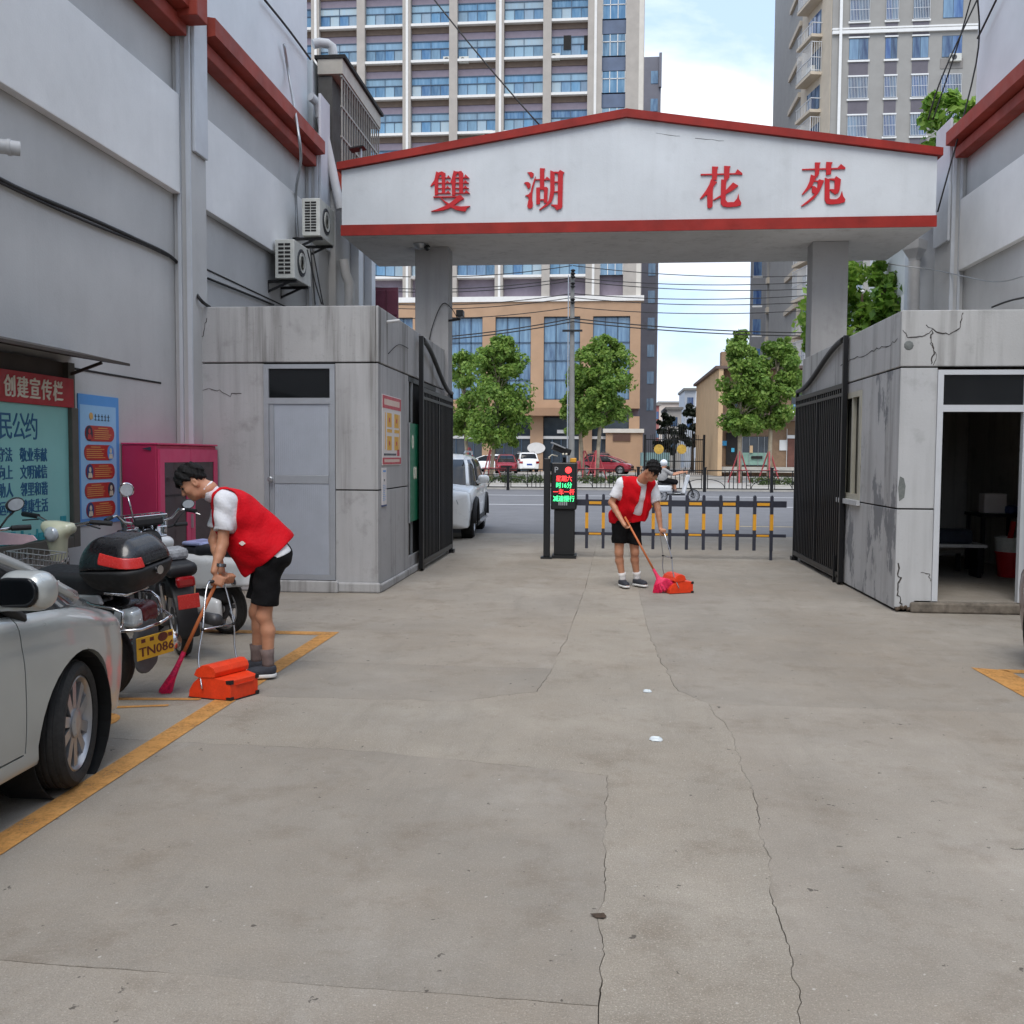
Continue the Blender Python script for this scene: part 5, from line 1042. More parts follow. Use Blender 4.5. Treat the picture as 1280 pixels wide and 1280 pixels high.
# ================================================================== CARS
M_tyre=mat('tyre_rubber',lin(38,37,36),.85,0,.2,20,.002,90); M_rim=mat('rim_silver',lin(168,168,170),.32,.7,.08,8); M_rimd=mat('rim_dark',lin(40,40,42),.6,.3,.1,8); M_cglass=mat('car_glass',lin(16,19,22),.08,0,.3,1.2,spec=.35); M_clad=mat('black_cladding',lin(30,30,31),.7,0,.12,8); M_liner=mat('arch_liner',lin(16,16,16),.95,0,.1)
M_lamp=mat('lamp_clear',lin(190,196,200),.08,.2,.15,12,spec=.8); M_tail=mat('tail_red',lin(150,14,20),.15,0,.1,10,spec=.7)
def paint(name,col,metal=.35,rough=.32,dust=.25):
    t=NT(name); d=t.noise(2.2,5,.6); c=t.mix(t.ramp(d,.4,.75,0,dust),col,tuple(x*.78+.03 for x in col)); t.base(c); t.p.inputs['Metallic'].default_value=metal; t.p.inputs['Roughness'].default_value=rough; t.p.inputs['Coat Weight'].default_value=.8; t.p.inputs['Coat Roughness'].default_value=.05
    t.l(t.ramp(t.noise(9,4),.3,.8,rough-.05,rough+.12),t.p.inputs['Roughness']); return t.m
M_silver=paint('car_silver',lin(180,184,182),.42,.32); M_cwhite=paint('car_white',lin(246,247,246),.0,.3,.05); M_maroon=paint('car_maroon',lin(92,48,48),.4,.3); M_cred=paint('car_red',lin(150,34,50),.2,.3)
def cr1(xs,ys,x):  # smooth interpolation
    xs=np.array(xs,float);ys=np.array(ys,float); d=np.gradient(ys,xs,axis=0); i=np.clip(np.searchsorted(xs,x)-1,0,len(xs)-2); h=xs[i+1]-xs[i]; u=(x-xs[i])/h
    if ys.ndim>1: u=u[:,None];h=h[:,None]
    return (2*u**3-3*u*u+1)*ys[i]+(u**3-2*u*u+u)*h*d[i]+(-2*u**3+3*u*u)*ys[i+1]+(u**3-u*u)*h*d[i+1]
_whl={}
def wheel_meshes(r,w,rr,spokes=10):
    k=(r,w,rr,spokes)
    if k in _whl: return _whl[k]
    b=B(); pr=[(rr,-w/2+.01),(rr+.02,-w/2),(r-.03,-w/2),(r-.008,-w/2+.02)]
    for j in range(4): y0=-w/2+.03+j*(w-.06)/4; pr+=[(r,y0),(r,y0+(w-.06)/4-.012),(r-.008,y0+(w-.06)/4-.010),(r-.008,y0+(w-.06)/4-.002)]
    pr+=[(r-.008,w/2-.02),(r-.03,w/2),(rr+.02,w/2),(rr,w/2-.01)]
    ty=b.lathe(pr+[pr[0]],40,'x',cap=False).mesh('tyre',False); ty.shade_smooth(); ty.set_sharp_from_angle(angle=math.radians(40)); ty.materials.append(M_tyre)
    b=B().lathe([(rr+.004,w/2-.02),(rr-.012,w/2-.012),(rr-.028,w/2-.03),(rr-.035,w/2-.08),(rr-.035,-w/2+.02),(rr,-w/2+.02)],40,'x',cap=False)
    for s in range(spokes):
        a=2*math.pi*s/spokes; M=Matrix.Rotation(a,4,'X')
        b.add([(w/2-.03,-.022,.05),(w/2-.03,.022,.05),(w/2-.028,.036 if s%2 else .02,rr-.02),(w/2-.028,-.02 if s%2 else -.036,rr-.02),(w/2-.055,-.022,.05),(w/2-.055,.022,.05),(w/2-.06,.034 if s%2 else .02,rr-.02),(w/2-.06,-.02 if s%2 else -.034,rr-.02)],[(0,1,2,3),(7,6,5,4),(0,4,5,1),(1,5,6,2),(2,6,7,3),(3,7,4,0)],M)
    b.lathe([(.075,w/2-.06),(.072,w/2-.022),(.05,w/2-.014),(.03,w/2-.016),(.001,w/2-.016)],20,'x')
    for s in range(5): a=2*math.pi*s/5+.3; b.ell((w/2-.022,.055*math.cos(a),.055*math.sin(a)),.009,6,4)
    ri=b.mesh('rim'); ri.shade_smooth(); ri.set_sharp_from_angle(angle=math.radians(35)); ri.materials.append(M_rim)
    bk=B().lathe([(rr-.04,w/2-.10),(.02,w/2-.09)],28,'x').mesh('brake_disc'); bk.materials.append(M_rimd); _whl[k]=(ty,ri,bk); return _whl[k]
def car(name,lab,cat,pm,loc,rot,Lf,Lr,W,wb,zb,roof,gh,wr=.315,suv=False,steer=0,res=(90,26),detail=True,grp=None,hood=.9,clad=False,front_drop=.66,spokes=10,rimf=.68):
    """local: +Y front, origin on the ground midway between the axles. Lf/Lr overhang from the origin"""
    t=thing(name,lab,cat,(0,0,0),grp); hw=W/2; yf=wb/2; yr=-wb/2
    ys=np.array([-Lr,-Lr+.06,-Lr+.3,yr,0,yf-.55,yf,yf+.35,Lf-.1,Lf]); 
    wide=np.array([.60,.78,.93,.985,1,1,.985,.93,.78,.6])*hw
    shoulder=np.array([zb*.70,zb*.93,zb*.985,zb,zb*.985,zb*.975,hood*.97,hood*.89,front_drop+.02,front_drop-.06])
    centre=np.array([zb*.74,zb*.98,zb*1.03,zb*1.04,zb*1.03,hood*1.07,hood*1.045,hood*.96,front_drop+.08,front_drop-.02])
    bot=np.array([.36,.27,.24,.2,.19,.19,.2,.22,.24,.3])
    Y=np.linspace(-Lr,Lf,res[0]); w=cr1(ys,wide,Y); zs=cr1(ys,shoulder,Y); zc=cr1(ys,centre,Y); zb_=cr1(ys,bot,Y)
    tt_=np.array([0,.08,.18,.42,.62,.74,.8,.9,1.]); V=[]
    for i in range(res[0]):
        z0,z1,z2,ww=zb_[i],zs[i],zc[i],w[i]; hgt=z1-z0
        X=np.array([ww*.80,ww*.945,ww*.972,ww*1.0,ww*.995,ww*.965,ww*.90,ww*.5,0]); Z=np.array([z0,z0+.02,z0+hgt*.16,z0+hgt*.55,z0+hgt*.80,z1-.02,z1+.012,z1+(z2-z1)*.8,z2])
        tq=np.linspace(0,1,res[1]); xx=cr1(tt_,X,tq); zz=cr1(tt_,Z,tq); 
        V.append(np.stack([xx,np.full_like(xx,Y[i]),zz],1))
    V=np.array(V); n,m=res; b=B(); R=V.reshape(-1,3); Lm=R*np.array([-1,1,1]); b.v=[tuple(p) for p in R]+[tuple(p) for p in Lm]; o=n*m
    for i in range(n-1):
        for j in range(m-1): q=(i*m+j,(i+1)*m+j,(i+1)*m+j+1,i*m+j+1); b.f.append(q); b.f.append(tuple(o+k for k in q[::-1]))
        b.f.append((i*m,o+i*m,o+(i+1)*m,(i+1)*m))
    for i in (0,n-1): b.f.append(tuple(i*m+j for j in range(m))+tuple(o+i*m+j for j in range(m-1,-1,-1)))
    me=b.mesh('body'); bo=bpy.data.objects.new('tmp',me); COL.objects.link(bo)
    c=B()
    for y in (yf,yr):
        c.lathe([(wr+.055,-hw-.2),(wr+.055,-hw+.27)],36,'x',(0,y,wr+.0)); c.lathe([(wr+.055,hw-.27),(wr+.055,hw+.2)],36,'x',(0,y,wr+.0))
    if detail:
        for s in (1,-1):
            for y,sl in ((yf-.46,-.06),(yf-1.48,0),(yr+.38,.10)):
                c.prism([(y-.004,.3),(y+.004,.3),(y+.004+sl,zb+.1),(y-.004+sl,zb+.1)],'x',s*(hw-.05),s*(hw+.1))
            c.prism([(yr+.38,.292),(yf-.47,.292),(yf-.47,.300),(yr+.38,.300)],'x',s*(hw-.05),s*(hw+.1))
            c.prism([(yf-.55,hood*.965-.1),(Lf-.3,front_drop+.03),(Lf-.3,front_drop+.036),(yf-.55,hood*.965-.094)],'x',s*hw*.90,s*hw*.905)
    cu=bpy.data.objects.new('tmpc',c.mesh('cutter')); COL.objects.link(cu)
    mo=bo.modifiers.new('b','BOOLEAN'); mo.object=cu; mo.operation='DIFFERENCE'; mo.solver='EXACT'; mo.use_self=True
    me2=bpy.data.meshes.new_from_object(bo.evaluated_get(bpy.context.evaluated_depsgraph_get())); 
    for x in (bo,cu): bpy.data.objects.remove(x)
    me2.name='body'; me2.shade_smooth(); me2.set_sharp_from_angle(angle=math.radians(32)); me2.materials.clear(); me2.materials.append(pm); bd=inst('body',me2,t)
    for y in (yf,yr):
        for s in (1,-1): B().lathe([(.01,s*(hw-.265)),(wr+.05,s*(hw-.265)),(wr+.05,s*(hw-.06)),(wr+.056,s*(hw-.06)),(wr+.056,s*(hw-.275)),(.01,s*(hw-.275))],28,'x',(0,y,wr)).build('arch_liner',M_liner,bd)
    # greenhouse
    lv=gh   # list of (z, half width, y front, y rear)
    def outline(z,hx,f,r,K=44):
        P=[]
        for k in range(K):
            a=2*math.pi*k/K; ca,sa=math.cos(a),math.sin(a); e=.30
            x=hx*math.copysign(abs(ca)**e,ca); y=(f+r)/2+(f-r)/2*math.copysign(abs(sa)**e,sa); P.append((x,y,z))
        return P
    zz=[l[0] for l in lv]; zq=np.linspace(zz[0],zz[-1],13); hx=cr1(zz,[l[1] for l in lv],zq); f=cr1(zz,[l[2] for l in lv],zq); r=cr1(zz,[l[3] for l in lv],zq)
    rings=[outline(zq[i],hx[i],f[i],r[i]) for i in range(13)]; K=44
    def shell(i0,i1,name,m,par,cap=False,off=0):
        b=B()
        for i in range(i0,i1+1): b.v+=rings[i]
        for i in range(i1-i0):
            for k in range(K): b.f.append((i*K+k,i*K+(k+1)%K,(i+1)*K+(k+1)%K,(i+1)*K+k))
        if cap: b.f.append(tuple((i1-i0)*K+k for k in range(K)))
        return b.build(name,m,par,smooth=True)
    ir=10
    shell(0,ir,'windows',M_cglass,t)
    # crowned roof
    b=B(); top=rings[ir:]; 
    for q in top: b.v+=q
    c0=np.array(rings[12]).mean(0)
    for s_ in (.7,.4,.15): b.v+=[tuple(c0+(np.array(p)-c0)*s_+np.array([0,0,.035*(1-s_)])) for p in rings[12]]
    nr=len(b.v)//K
    for i in range(nr-1):
        for k in range(K): b.f.append((i*K+k,i*K+(k+1)%K,(i+1)*K+(k+1)%K,(i+1)*K+k))
    b.f.append(tuple((nr-1)*K+k for k in range(K))); b.build('roof',pm,t,smooth=True)
    def pillar(k,rad,name='pillar',m=None):
        P=[Vector(rings[i][k%K])*1.0 for i in range(0,ir+1)]; B().tube([p+Vector((p.x*.004,0,0)) for p in P],rad,6).build(name,m or pm,bd,smooth=True)
    for k in (7,K//2-7,K//2+7,K-7): pillar(k,.04)
    for k in (1,K//2-1): pillar(k,.03,'pillar',M_clad)
    for k in (K-5,K//2+5): pillar(k,.03,'pillar',M_clad if not suv else pm)
    # lamps, plate, handles, mirrors
    for s in (1,-1):
        lm=B(); 
        P=[(s*hw*.62,Lf-.05,front_drop-.06),(s*hw*.88,Lf-.38,front_drop+.02),(s*hw*.90,Lf-.42,front_drop-.12),(s*hw*.66,Lf-.06,front_drop-.16)]
        lm.add([Vector(p)+Vector((s*.02,.03,0)) for p in P]+[Vector(p)-Vector((s*.06,.1,0)) for p in P],[(0,1,2,3),(4,7,6,5),(0,4,5,1),(1,5,6,2),(2,6,7,3),(3,7,4,0)]); lm.build('headlight',M_lamp,t,bevel=.015)
        tl=B(); P=[(s*hw*.6,-Lr-.005,zb*.86),(s*hw*.9,-Lr+.16,zb*.88),(s*hw*.92,-Lr+.16,zb*.70),(s*hw*.62,-Lr-.005,zb*.68)]
        tl.add([Vector(p)-Vector((-s*.02,.02,0)) for p in P]+[Vector(p)+Vector((-s*.06,.1,0)) for p in P],[(0,1,2,3),(4,7,6,5),(0,4,5,1),(1,5,6,2),(2,6,7,3),(3,7,4,0)]); tl.build('tail_light',M_tail,t,bevel=.012)
        mi=organic('mirror',lambda P_:sd_ell(P_,(s*(hw+.09),yf-.62,zb+.10),(.12,.075,.085)) if not detail else smin(sd_box(P_,(s*(hw+.09),yf-.60,zb+.105),(.118,.08,.084),.074),sd_cap(P_,(s*(hw-.03),yf-.6,zb+.045),(s*(hw+.05),yf-.6,zb+.06),.035,.03),.03),(min(s*(hw-.12),s*(hw+.3)),yf-.78,zb-.08),(max(s*(hw-.12),s*(hw+.3)),yf-.44,zb+.3),.015 if detail else .03,pm,t)
        organic('mirror_glass',lambda P_:smax(sd_box(P_*np.array([1,0,1]),(s*(hw+.085),0,zb+.105),(.094,.2,.062),.055),np.abs(P_[...,1]-(yf-.675))-.012,.004),(min(s*(hw-.05),s*(hw+.25)),yf-.74,zb),(max(s*(hw-.05),s*(hw+.25)),yf-.60,zb+.22),.008,M_cglass,mi)
        if detail:
            for y in (yf-1.35,yr+.5): B().bar((s*(hw-.0),y-.09,zb*.80),(s*(hw-.0),y+.09,zb*.805),.035,.028).build('door_handle',pm,t,bevel=.008)
        if suv: B().tube([(s*.58,.45,roof+.0),(s*.6,.3,roof+.055),(s*.6,-1.3,roof+.055),(s*.58,-1.5,roof)],.018,8).build('roof_rail',M_rim,t)
        if clad:
            for y in (yf,yr):
                A=[(s*(hw*.985+.008),y+(wr+.075)*math.cos(a),wr+(wr+.075)*math.sin(a)) for a in np.linspace(-.1,math.pi+.1,15)]; B().tube(A,.045,6).build('arch_cladding',M_clad,bd,smooth=True)
            B().box(s*(hw-.1),s*(hw+.004),yr+wr+.06,yf-wr-.06,.2,.4).build('sill_cladding',M_clad,bd,bevel=.02); B().box(s*(hw-.02),s*(hw+.07),yr+wr+.1,yf-wr-.1,.27,.31).build('running_board',M_rim,bd,bevel=.01)
    g=B(); g.box(-.42,.42,Lf-.04,Lf+.012,front_drop-.22,front_drop-.06)
    for i in range(5): g.box(-.42,.42,Lf+.012,Lf+.02,front_drop-.21+i*.03,front_drop-.2+i*.03)
    g.build('grille',M_clad,t); B().box(-.5,.5,Lf-.06,Lf+.01,.3,.4).build('lower_grille',M_clad,t,bevel=.02)
    B().box(-.22,.22,-Lr-.02,-Lr+.01,zb*.56,zb*.68).build('rear_plate',mat('plate_blue',lin(34,66,150),.4,0,0),t)
    ty,ri,bk=wheel_meshes(wr,.185,wr*rimf,spokes)
    for y in (yf,yr):
        for s in (1,-1):
            st=steer if y==yf else 0
            M=T(s*(hw-.125),y,wr)@Rz(st)@(Rz(math.pi) if s<0 else Matrix.Identity(4))
            w_=inst('wheel',ty,t,M); inst('rim',ri,w_,M); inst('brake_disc',bk,w_,M)
    t.location=loc; t.rotation_euler=(0,0,rot); return t
GH_S=[(.88,.83,1.62,-1.72),(1.12,.765,1.08,-1.5),(1.33,.655,.42,-1.2),(1.42,.55,.05,-1.02),(1.455,.46,-.18,-.88)]
GH_SUV=[(1.02,.88,1.4,-2.02),(1.25,.82,.98,-1.95),(1.5,.73,.46,-1.78),(1.60,.64,.15,-1.62),(1.64,.54,-.15,-1.45)]
car('parked_car','silver car parked on the yellow line at the left edge of the frame','car',M_silver,(-3.345,3.14,0),0,2.08,2.2,1.76,2.62,.93,1.45,GH_S,steer=math.radians(13),wr=.305,rimf=.76,res=(110,34),hood=.885,front_drop=.68)
car('parked_car','dark maroon car just entering the frame at the right edge','car',M_maroon,(4.07,6.25,0),0,2.08,2.2,1.76,2.62,.93,1.45,GH_S,hood=.885,front_drop=.68)
car('sport_utility_car','white sport utility car driving in from the road behind the left gate','car',M_cwhite,(-3.50,20.6,0),math.pi+.05,2.2,2.3,1.84,2.72,1.04,1.65,GH_SUV,wr=.35,suv=True,clad=True,hood=1.02,front_drop=.84,spokes=5)
def fy(u,v,y): return PY(u,v,y)
q=fy(656,580,84); car('parked_car','white sport utility car parked across the road below the oval sign','car',M_cwhite,(q.x,84,.32),.25,2.2,2.3,1.84,2.72,1.04,1.65,GH_SUV,wr=.35,suv=True,hood=1.02,front_drop=.84,res=(40,16),detail=False,grp='cars parked across the road')
q=fy(636,585,78); car('parked_car','maroon car with pale windscreen cover parked across the road','car',M_cred,(q.x,76,.32),math.pi+.1,2.1,2.2,1.76,2.62,.93,1.45,GH_S,res=(40,16),detail=False,grp='cars parked across the road')
o=B().prism([(-.74,.95),(.74,.95),(.66,1.5),(-.66,1.5)],'y',0,.03).build('windscreen_cover',mat('cover_white',lin(222,224,226),.7,0,.06,4)); o.location=(q.x,76-1.3,.32); o.rotation_euler=(math.radians(-38),0,.1); o.location.y=76-1.32; tag(o,'pale windscreen cover spread on the maroon car across the road','car cover')
q=fy(609,580,82); car('parked_car','white car half hidden by the maroon car across the road','car',M_cwhite,(q.x+.3,82,.32),1.2,2.1,2.2,1.76,2.62,.93,1.45,GH_S,res=(40,16),detail=False,grp='cars parked across the road')
q=fy(757,585,77); car('parked_car','crimson car parked side on behind the propped street tree','car',M_cred,(q.x,76,.32),-math.pi/2-.25,2.1,2.2,1.76,2.62,.93,1.42,GH_S,res=(40,16),detail=False,grp='cars parked across the road')
q=fy(745,575,82); car('parked_car','dark red taller car behind the crimson car','car',M_maroon,(q.x,82.5,.32),.3,2.2,2.3,1.84,2.72,1.04,1.65,GH_SUV,wr=.35,suv=True,hood=1.02,front_drop=.84,res=(40,16),detail=False,grp='cars parked across the road')
# ================================================================== MOTORBIKES AND SCOOTERS
M_bblk=mat('bike_black',lin(24,24,27),.28,0,.15,10,coat=.4); M_bplas=mat('bike_plastic',lin(30,30,32),.6,0,.15,10); M_chrome=mat('chrome',lin(205,205,208),.16,1,.05,6); M_bsil=paint('bike_silver',lin(178,180,184),.5,.3); M_bwhite=paint('scooter_white',lin(218,220,222),0,.3); M_bcream=paint('scooter_cream',lin(206,206,178),0,.35); M_seat=mat('seat_vinyl',lin(26,27,31),.55,0,.12,14); M_eng=mat('engine_grey',lin(88,88,90),.45,.5,.2,12); M_bred=mat('reflector_red',lin(196,48,44),.25,0,.08,14); M_bdkred=mat('bike_darkred',lin(92,24,30),.25,0,.1,10)
M_plate=mat('plate_yellow',lin(214,164,44),.45,0,.1,10); M_flap=mat('flap_grey',lin(84,86,90),.7,0,.12,12)
def bwheel(parent,x,r,w,sp=6,steer=0,spoked=False,zr=0):
    b=B().lathe([(r-.05,-w*.36),(r-.03,-w*.5),(r-.012,-w*.42),(r,-w*.15),(r-.004,-.008),(r-.004,.008),(r,w*.15),(r-.012,w*.42),(r-.03,w*.5),(r-.05,w*.36),(r-.05,-w*.36)],36,'y',cap=False); ty=b.build('wheel',M_tyre,parent,auto=45)
    b=B().lathe([(r-.045,-w*.4),(r-.06,-w*.42),(r-.07,-w*.2),(r-.07,w*.2),(r-.06,w*.42),(r-.045,w*.4)],36,'y',cap=False); b.lathe([(.035,-.06),(.05,-.04),(.05,.04),(.035,.06)],14,'y')
    n=24 if spoked else sp
    for k in range(n):
        a=2*math.pi*k/n; s=(-1)**k*.03
        if spoked: b.tube([(.04*math.cos(a+.4*(-1)**k),s,.04*math.sin(a+.4*(-1)**k)),((r-.065)*math.cos(a),0,(r-.065)*math.sin(a))],.0025,4)
        else: b.bar((.04*math.cos(a),0,.04*math.sin(a)),((r-.06)*math.cos(a+.12),0,(r-.06)*math.sin(a+.12)),.022,.035)
    rm=b.build('rim',M_rim if spoked else M_rim,ty,auto=40); b=B().lathe([(.1,.045),(.1,.05),(.05,.05)],20,'y').build('brake_disc',M_eng,ty)
    ty.location=(x,0,r); ty.rotation_euler=(0,.3,steer); return ty
def mirror_on(parent,x,y,z,hx,hy,hz,m=M_bplas,round_=False):
    k=B().tube([(x,y,z),(x+hx*.3,y+hy*.5,z+hz*.6),(x+hx*.9,y+hy*.9,z+hz*.95)],.007,6).build('mirror_stem',m,parent,smooth=True)
    b=B().lathe([(.01,.015),(.05,.012),(.056,0),(.05,-.006),(.001,-.006)],18,'x'); s=Matrix.Diagonal((1,1.15 if round_ else 1.5,1.15 if round_ else .9,1)); b.v=[tuple(T(x+hx,y+hy,z+hz+.04)@s@Vector(p)) for p in b.v]; h=b.build('mirror_head',m,parent,auto=40)
    b=B().lathe([(.045,-.0065),(.045,-.008),(.001,-.008)],18,'x'); b.v=[tuple(T(x+hx,y+hy,z+hz+.04)@s@Vector(p)) for p in b.v]; b.build('mirror_glass',M_lamp,h)
# --- black motorbike with top box, local +X front, origin under the rear axle
m1=thing('motorbike','black motorbike with big top box and yellow plate behind the silver car','motorbike',(0,0,0))
bwheel(m1,0,.29,.125,5); bwheel(m1,1.24,.285,.085,5,.12)
organic('body',lambda P:smin(smin(sd_cap(P*np.array([1,1.15,1]),(-.12,0,.66),(.35,0,.62),.085,.11),sd_cap(P*np.array([1,1.2,1]),(.35,0,.60),(.72,0,.46),.10,.085),.08),smin(sd_cap(P*np.array([1,1.25,1]),(.72,0,.46),(.98,0,.82),.08,.09),sd_ell(P,(.98,0,.86),(.13,.12,.13)),.08),.08),(-.3,-.25,.3),(1.25,.25,1.08),.016,M_bblk,m1)
organic('seat',lambda P:smax(smin(sd_box(P,(.05,0,.80),(.30,.13,.075),.05),sd_box(P,(.42,0,.765),(.22,.11,.07),.05),.06),-sd_plane(P,(0,0,.715),(0,0,1)),.01),(-.35,-.2,.65),(.75,.2,.95),.014,M_seat,m1)
for s in (1,-1):
    P=[(.7,.60),(.6,.71),(.1,.735),(-.22,.75),(-.25,.69),(.0,.63),(.3,.55),(.5,.52)]
    o=B().prism(P,'y',s*.105,s*.135).build('side_panel',M_bsil,m1,bevel=.012)
    tq=text('maker_lettering','HONDA',M_wsill,(T(.24,s*.132,.795)@Matrix(((s*-1,0,0,0),(0,0,s,0),(0,1,0,0),(0,0,0,1)))@Rz(0)),.09,o,.006,0,1.1,bold2=.006)
    B().tube([(.0,s*.1,.3),(-.12,s*.13,.48),(-.12,s*.13,.62)],.02,10).build('shock_absorber',M_chrome,m1,smooth=True)
    B().tube([(1.24,s*.075,.285),(1.1,s*.075,.62),(1.0,s*.06,.92)],.024,10).build('fork',M_chrome,m1,smooth=True)
    B().tube([(.55,s*.1,.28),(.55,s*.3,.27)],.016,8).build('foot_peg',M_bplas,m1)
    B().tube([(.98,s*.05,1.0),(.96,s*.2,1.05),(.88,s*.36,1.04)],.013,8).build('handlebar',M_chrome,m1,smooth=True); B().tube([(.90,s*.31,1.045),(.84,s*.42,1.03)],.02,10).build('grip',M_bplas,m1)
    if s<0: mirror_on(m1,.93,s*.24,1.06,-.02,s*.14,.1)
    B().lathe([(.03,-.05),(.035,0),(.02,.05)],10,'y',(-.36,s*.155,.55)).build('indicator',M_lamp,m1,smooth=True)
B().tube([(.3,-.1,.3),(.1,-.17,.28),(-.1,-.19,.3),(-.5,-.2,.36)],[.025,.03,.05,.05],12).build('exhaust',M_chrome,m1,smooth=True)
organic('engine',lambda P:smin(sd_box(P,(.5,0,.33),(.14,.11,.11),.04),sd_cap(P,(.6,0,.35),(.78,0,.38),.07,.06),.04),(.25,-.2,.15),(.95,.2,.55),.02,M_eng,m1)
B().bar((0,.1,.285),(.45,.1,.33),.03,.05).build('swing_arm',M_eng,m1); B().bar((0,-.1,.285),(.45,-.1,.33),.03,.05).build('swing_arm',M_eng,m1)
organic('tail_fairing',lambda P:smin(sd_box(P,(-.26,0,.60),(.17,.12,.075),.05),sd_box(P,(-.1,0,.6),(.15,.11,.06),.04),.05),(-.55,-.2,.45),(.15,.2,.75),.014,M_bblk,m1)
organic('tail_light',lambda P:smax(sd_box(P,(-.38,0,.60),(.09,.125,.07),.045),sd_plane(P,(0,.035,0),(0,1,0)),.008),(-.52,-.16,.5),(-.3,.16,.68),.009,M_bdkred,m1); organic('tail_lens',lambda P:smax(sd_box(P,(-.385,0,.60),(.088,.127,.064),.04),-sd_plane(P,(0,.04,0),(0,1,0)),.008),(-.52,-.16,.5),(-.3,.16,.68),.009,M_lamp,m1)
rk=B(); 
for s in (1,-1):
    rk.tube([(.05,s*.15,.54),(-.2,s*.195,.56),(-.43,s*.205,.555),(-.53,s*.14,.55),(-.555,0,.55)],.011,8)
    rk.tube([(-.05,s*.12,.72),(-.2,s*.17,.7),(-.36,s*.18,.69),(-.43,s*.16,.66),(-.42,s*.19,.555)],.011,8)
rk.box(-.42,.06,-.1,.1,.745,.765); rk.build('chrome_rack',M_chrome,m1,smooth=True)
def tbx(P): 
    c=np.array([-.24,0,.94]); q=P-c; tap=1-.22*np.clip((np.abs(q[...,2:3]+.02))/.2,0,1); q2=np.concatenate([q[...,:2]/tap,q[...,2:3]],-1); return sd_box(q2,(0,0,0),(.245,.225,.172),.13)*.8
def split(s): return lambda P: smax(tbx(P),s*(P[...,2]-.925-.06*np.clip(-(P[...,0]+.1),-.3,.3)+ .004*s),.006)
tb=thing('top_box','large black top box with red reflectors bolted on the motorbike rack','top box',(0,0,0))
organic('lid',split(-1),(-.58,-.36,.7),(.1,.36,1.2),.011,M_bblk,tb); organic('base',split(1),(-.58,-.36,.7),(.1,.36,1.2),.011,M_bplas,tb)
for s in (1,-1):
    organic('reflector',lambda P: smax(smax(np.abs(tbx(P))-.004,sd_plane(P,(-.22,0,0),(1,0,0)),.004),smax(smax(-(P[...,2]-.945-.12*(P[...,0]+.45)),P[...,2]-1.015-.15*(P[...,0]+.4),.004),-(s*P[...,1]-.10),.004),.004),(-.6,-.36,.9),(-.15,.36,1.15),.0045,M_bred,tb) if s>0 else None
B().lathe([(.028,0),(.028,.02),(.012,.028)],14,'x',(-.505,0,.9)).build('lock',M_chrome,tb,auto=40); tb['label']='large black top box with red reflectors bolted on the motorbike rack'
organic('mudguard',lambda P:smax(smax(sd_cap(P*np.array([1,.85,1]),(-.40,0,.50),(-.44,0,.29),.10,.088),-sd_plane(P,(-.40,0,.3),(-1,0,-.15)),.006),sd_plane(P,(-.43,0,.3),(-1,0,-.15)),.006),(-.62,-.2,.05),(-.3,.2,.66),.01,M_flap,m1)
MP=T(-.50,.0,.40)@Rz(math.radians(-24))@Ry(math.radians(-10))@Matrix(((0,0,-1,0),(-1,0,0,0),(0,1,0,0),(0,0,0,1)))@Matrix.Diagonal((1.12,1.05,1,1))
pl=B().box(-.11,.11,-.075,.075,-.003,.003,MP).build('number_plate',M_plate,m1,bevel=.004); M_pc=mat('plate_char',lin(96,44,34),.6,0,.15,40)
text('plate_number','TN086',M_pc,MP@T(.005,-.025,.0045),.085,pl,.002,0,.85,bold2=.003); text('plate_text','G',M_pc,MP@T(.045,.045,.0045),.05,pl,.002); b=B().lathe([(.026,.003),(.03,.0045),(.026,.0046)],16); b.v=[tuple(MP@T(.045,.045,0)@Vector(p)) for p in b.v]; b.build('plate_ring',M_pc,pl)
for x in (-.07,-.02,.09): b=B().box(-.012,.012,-.012,.012,.003,.005,MP@T(x,.05,0)).build('plate_bolt',M_pc,pl)
B().tube([(.0,.14,.2),(-.02,.2,0.01)],.012,6).build('side_stand',M_bplas,m1)
R1=Rz(math.radians(165)); L1=T(-3.29,6.13,0)
TILT=Rx(math.radians(-9))
m1.matrix_basis=L1@R1@TILT; tb.matrix_basis=L1@R1@TILT@T(-.11,0,0)
# --- dark cruiser moped with chrome bars, basket and pillion seat
def moped(lab,white,name='scooter'):
    t=thing(name,lab,'scooter',(0,0,0)); return t
m2=thing('moped','dark moped with chrome handlebar, round mirror and wire basket beside the crimson cabinet','moped',(0,0,0))
bwheel(m2,0,.30,.09,7); bwheel(m2,1.25,.30,.08,7,.2)
organic('body',lambda P:smin(smin(sd_cap(P*np.array([1,1.1,1]),(-.1,0,.56),(.4,0,.52),.09,.10),sd_cap(P,(.4,0,.42),(.8,0,.36),.09,.09),.08),sd_cap(P,(.82,0,.36),(1.02,0,.85),.085,.10),.07),(-.3,-.22,.2),(1.25,.22,1.05),.018,M_bplas,m2)
organic('seat',lambda P:smin(sd_box(P,(-.05,0,.72),(.28,.12,.055),.05),sd_box(P,(.32,0,.68),(.18,.115,.06),.05),.05),(-.4,-.2,.58),(.6,.2,.84),.015,M_seat,m2)
organic('rear_mudguard',lambda P:smax(smax(np.abs(np.linalg.norm((P-np.array([0,0,.30]))[...,[0,2]],axis=-1)-.34)-.012,np.abs(P[...,1])-.085,.01),-sd_plane(P,(0,0,.36),(-.5,0,1)),.01),(-.45,-.15,.1),(.45,.15,.75),.012,M_bplas,m2)
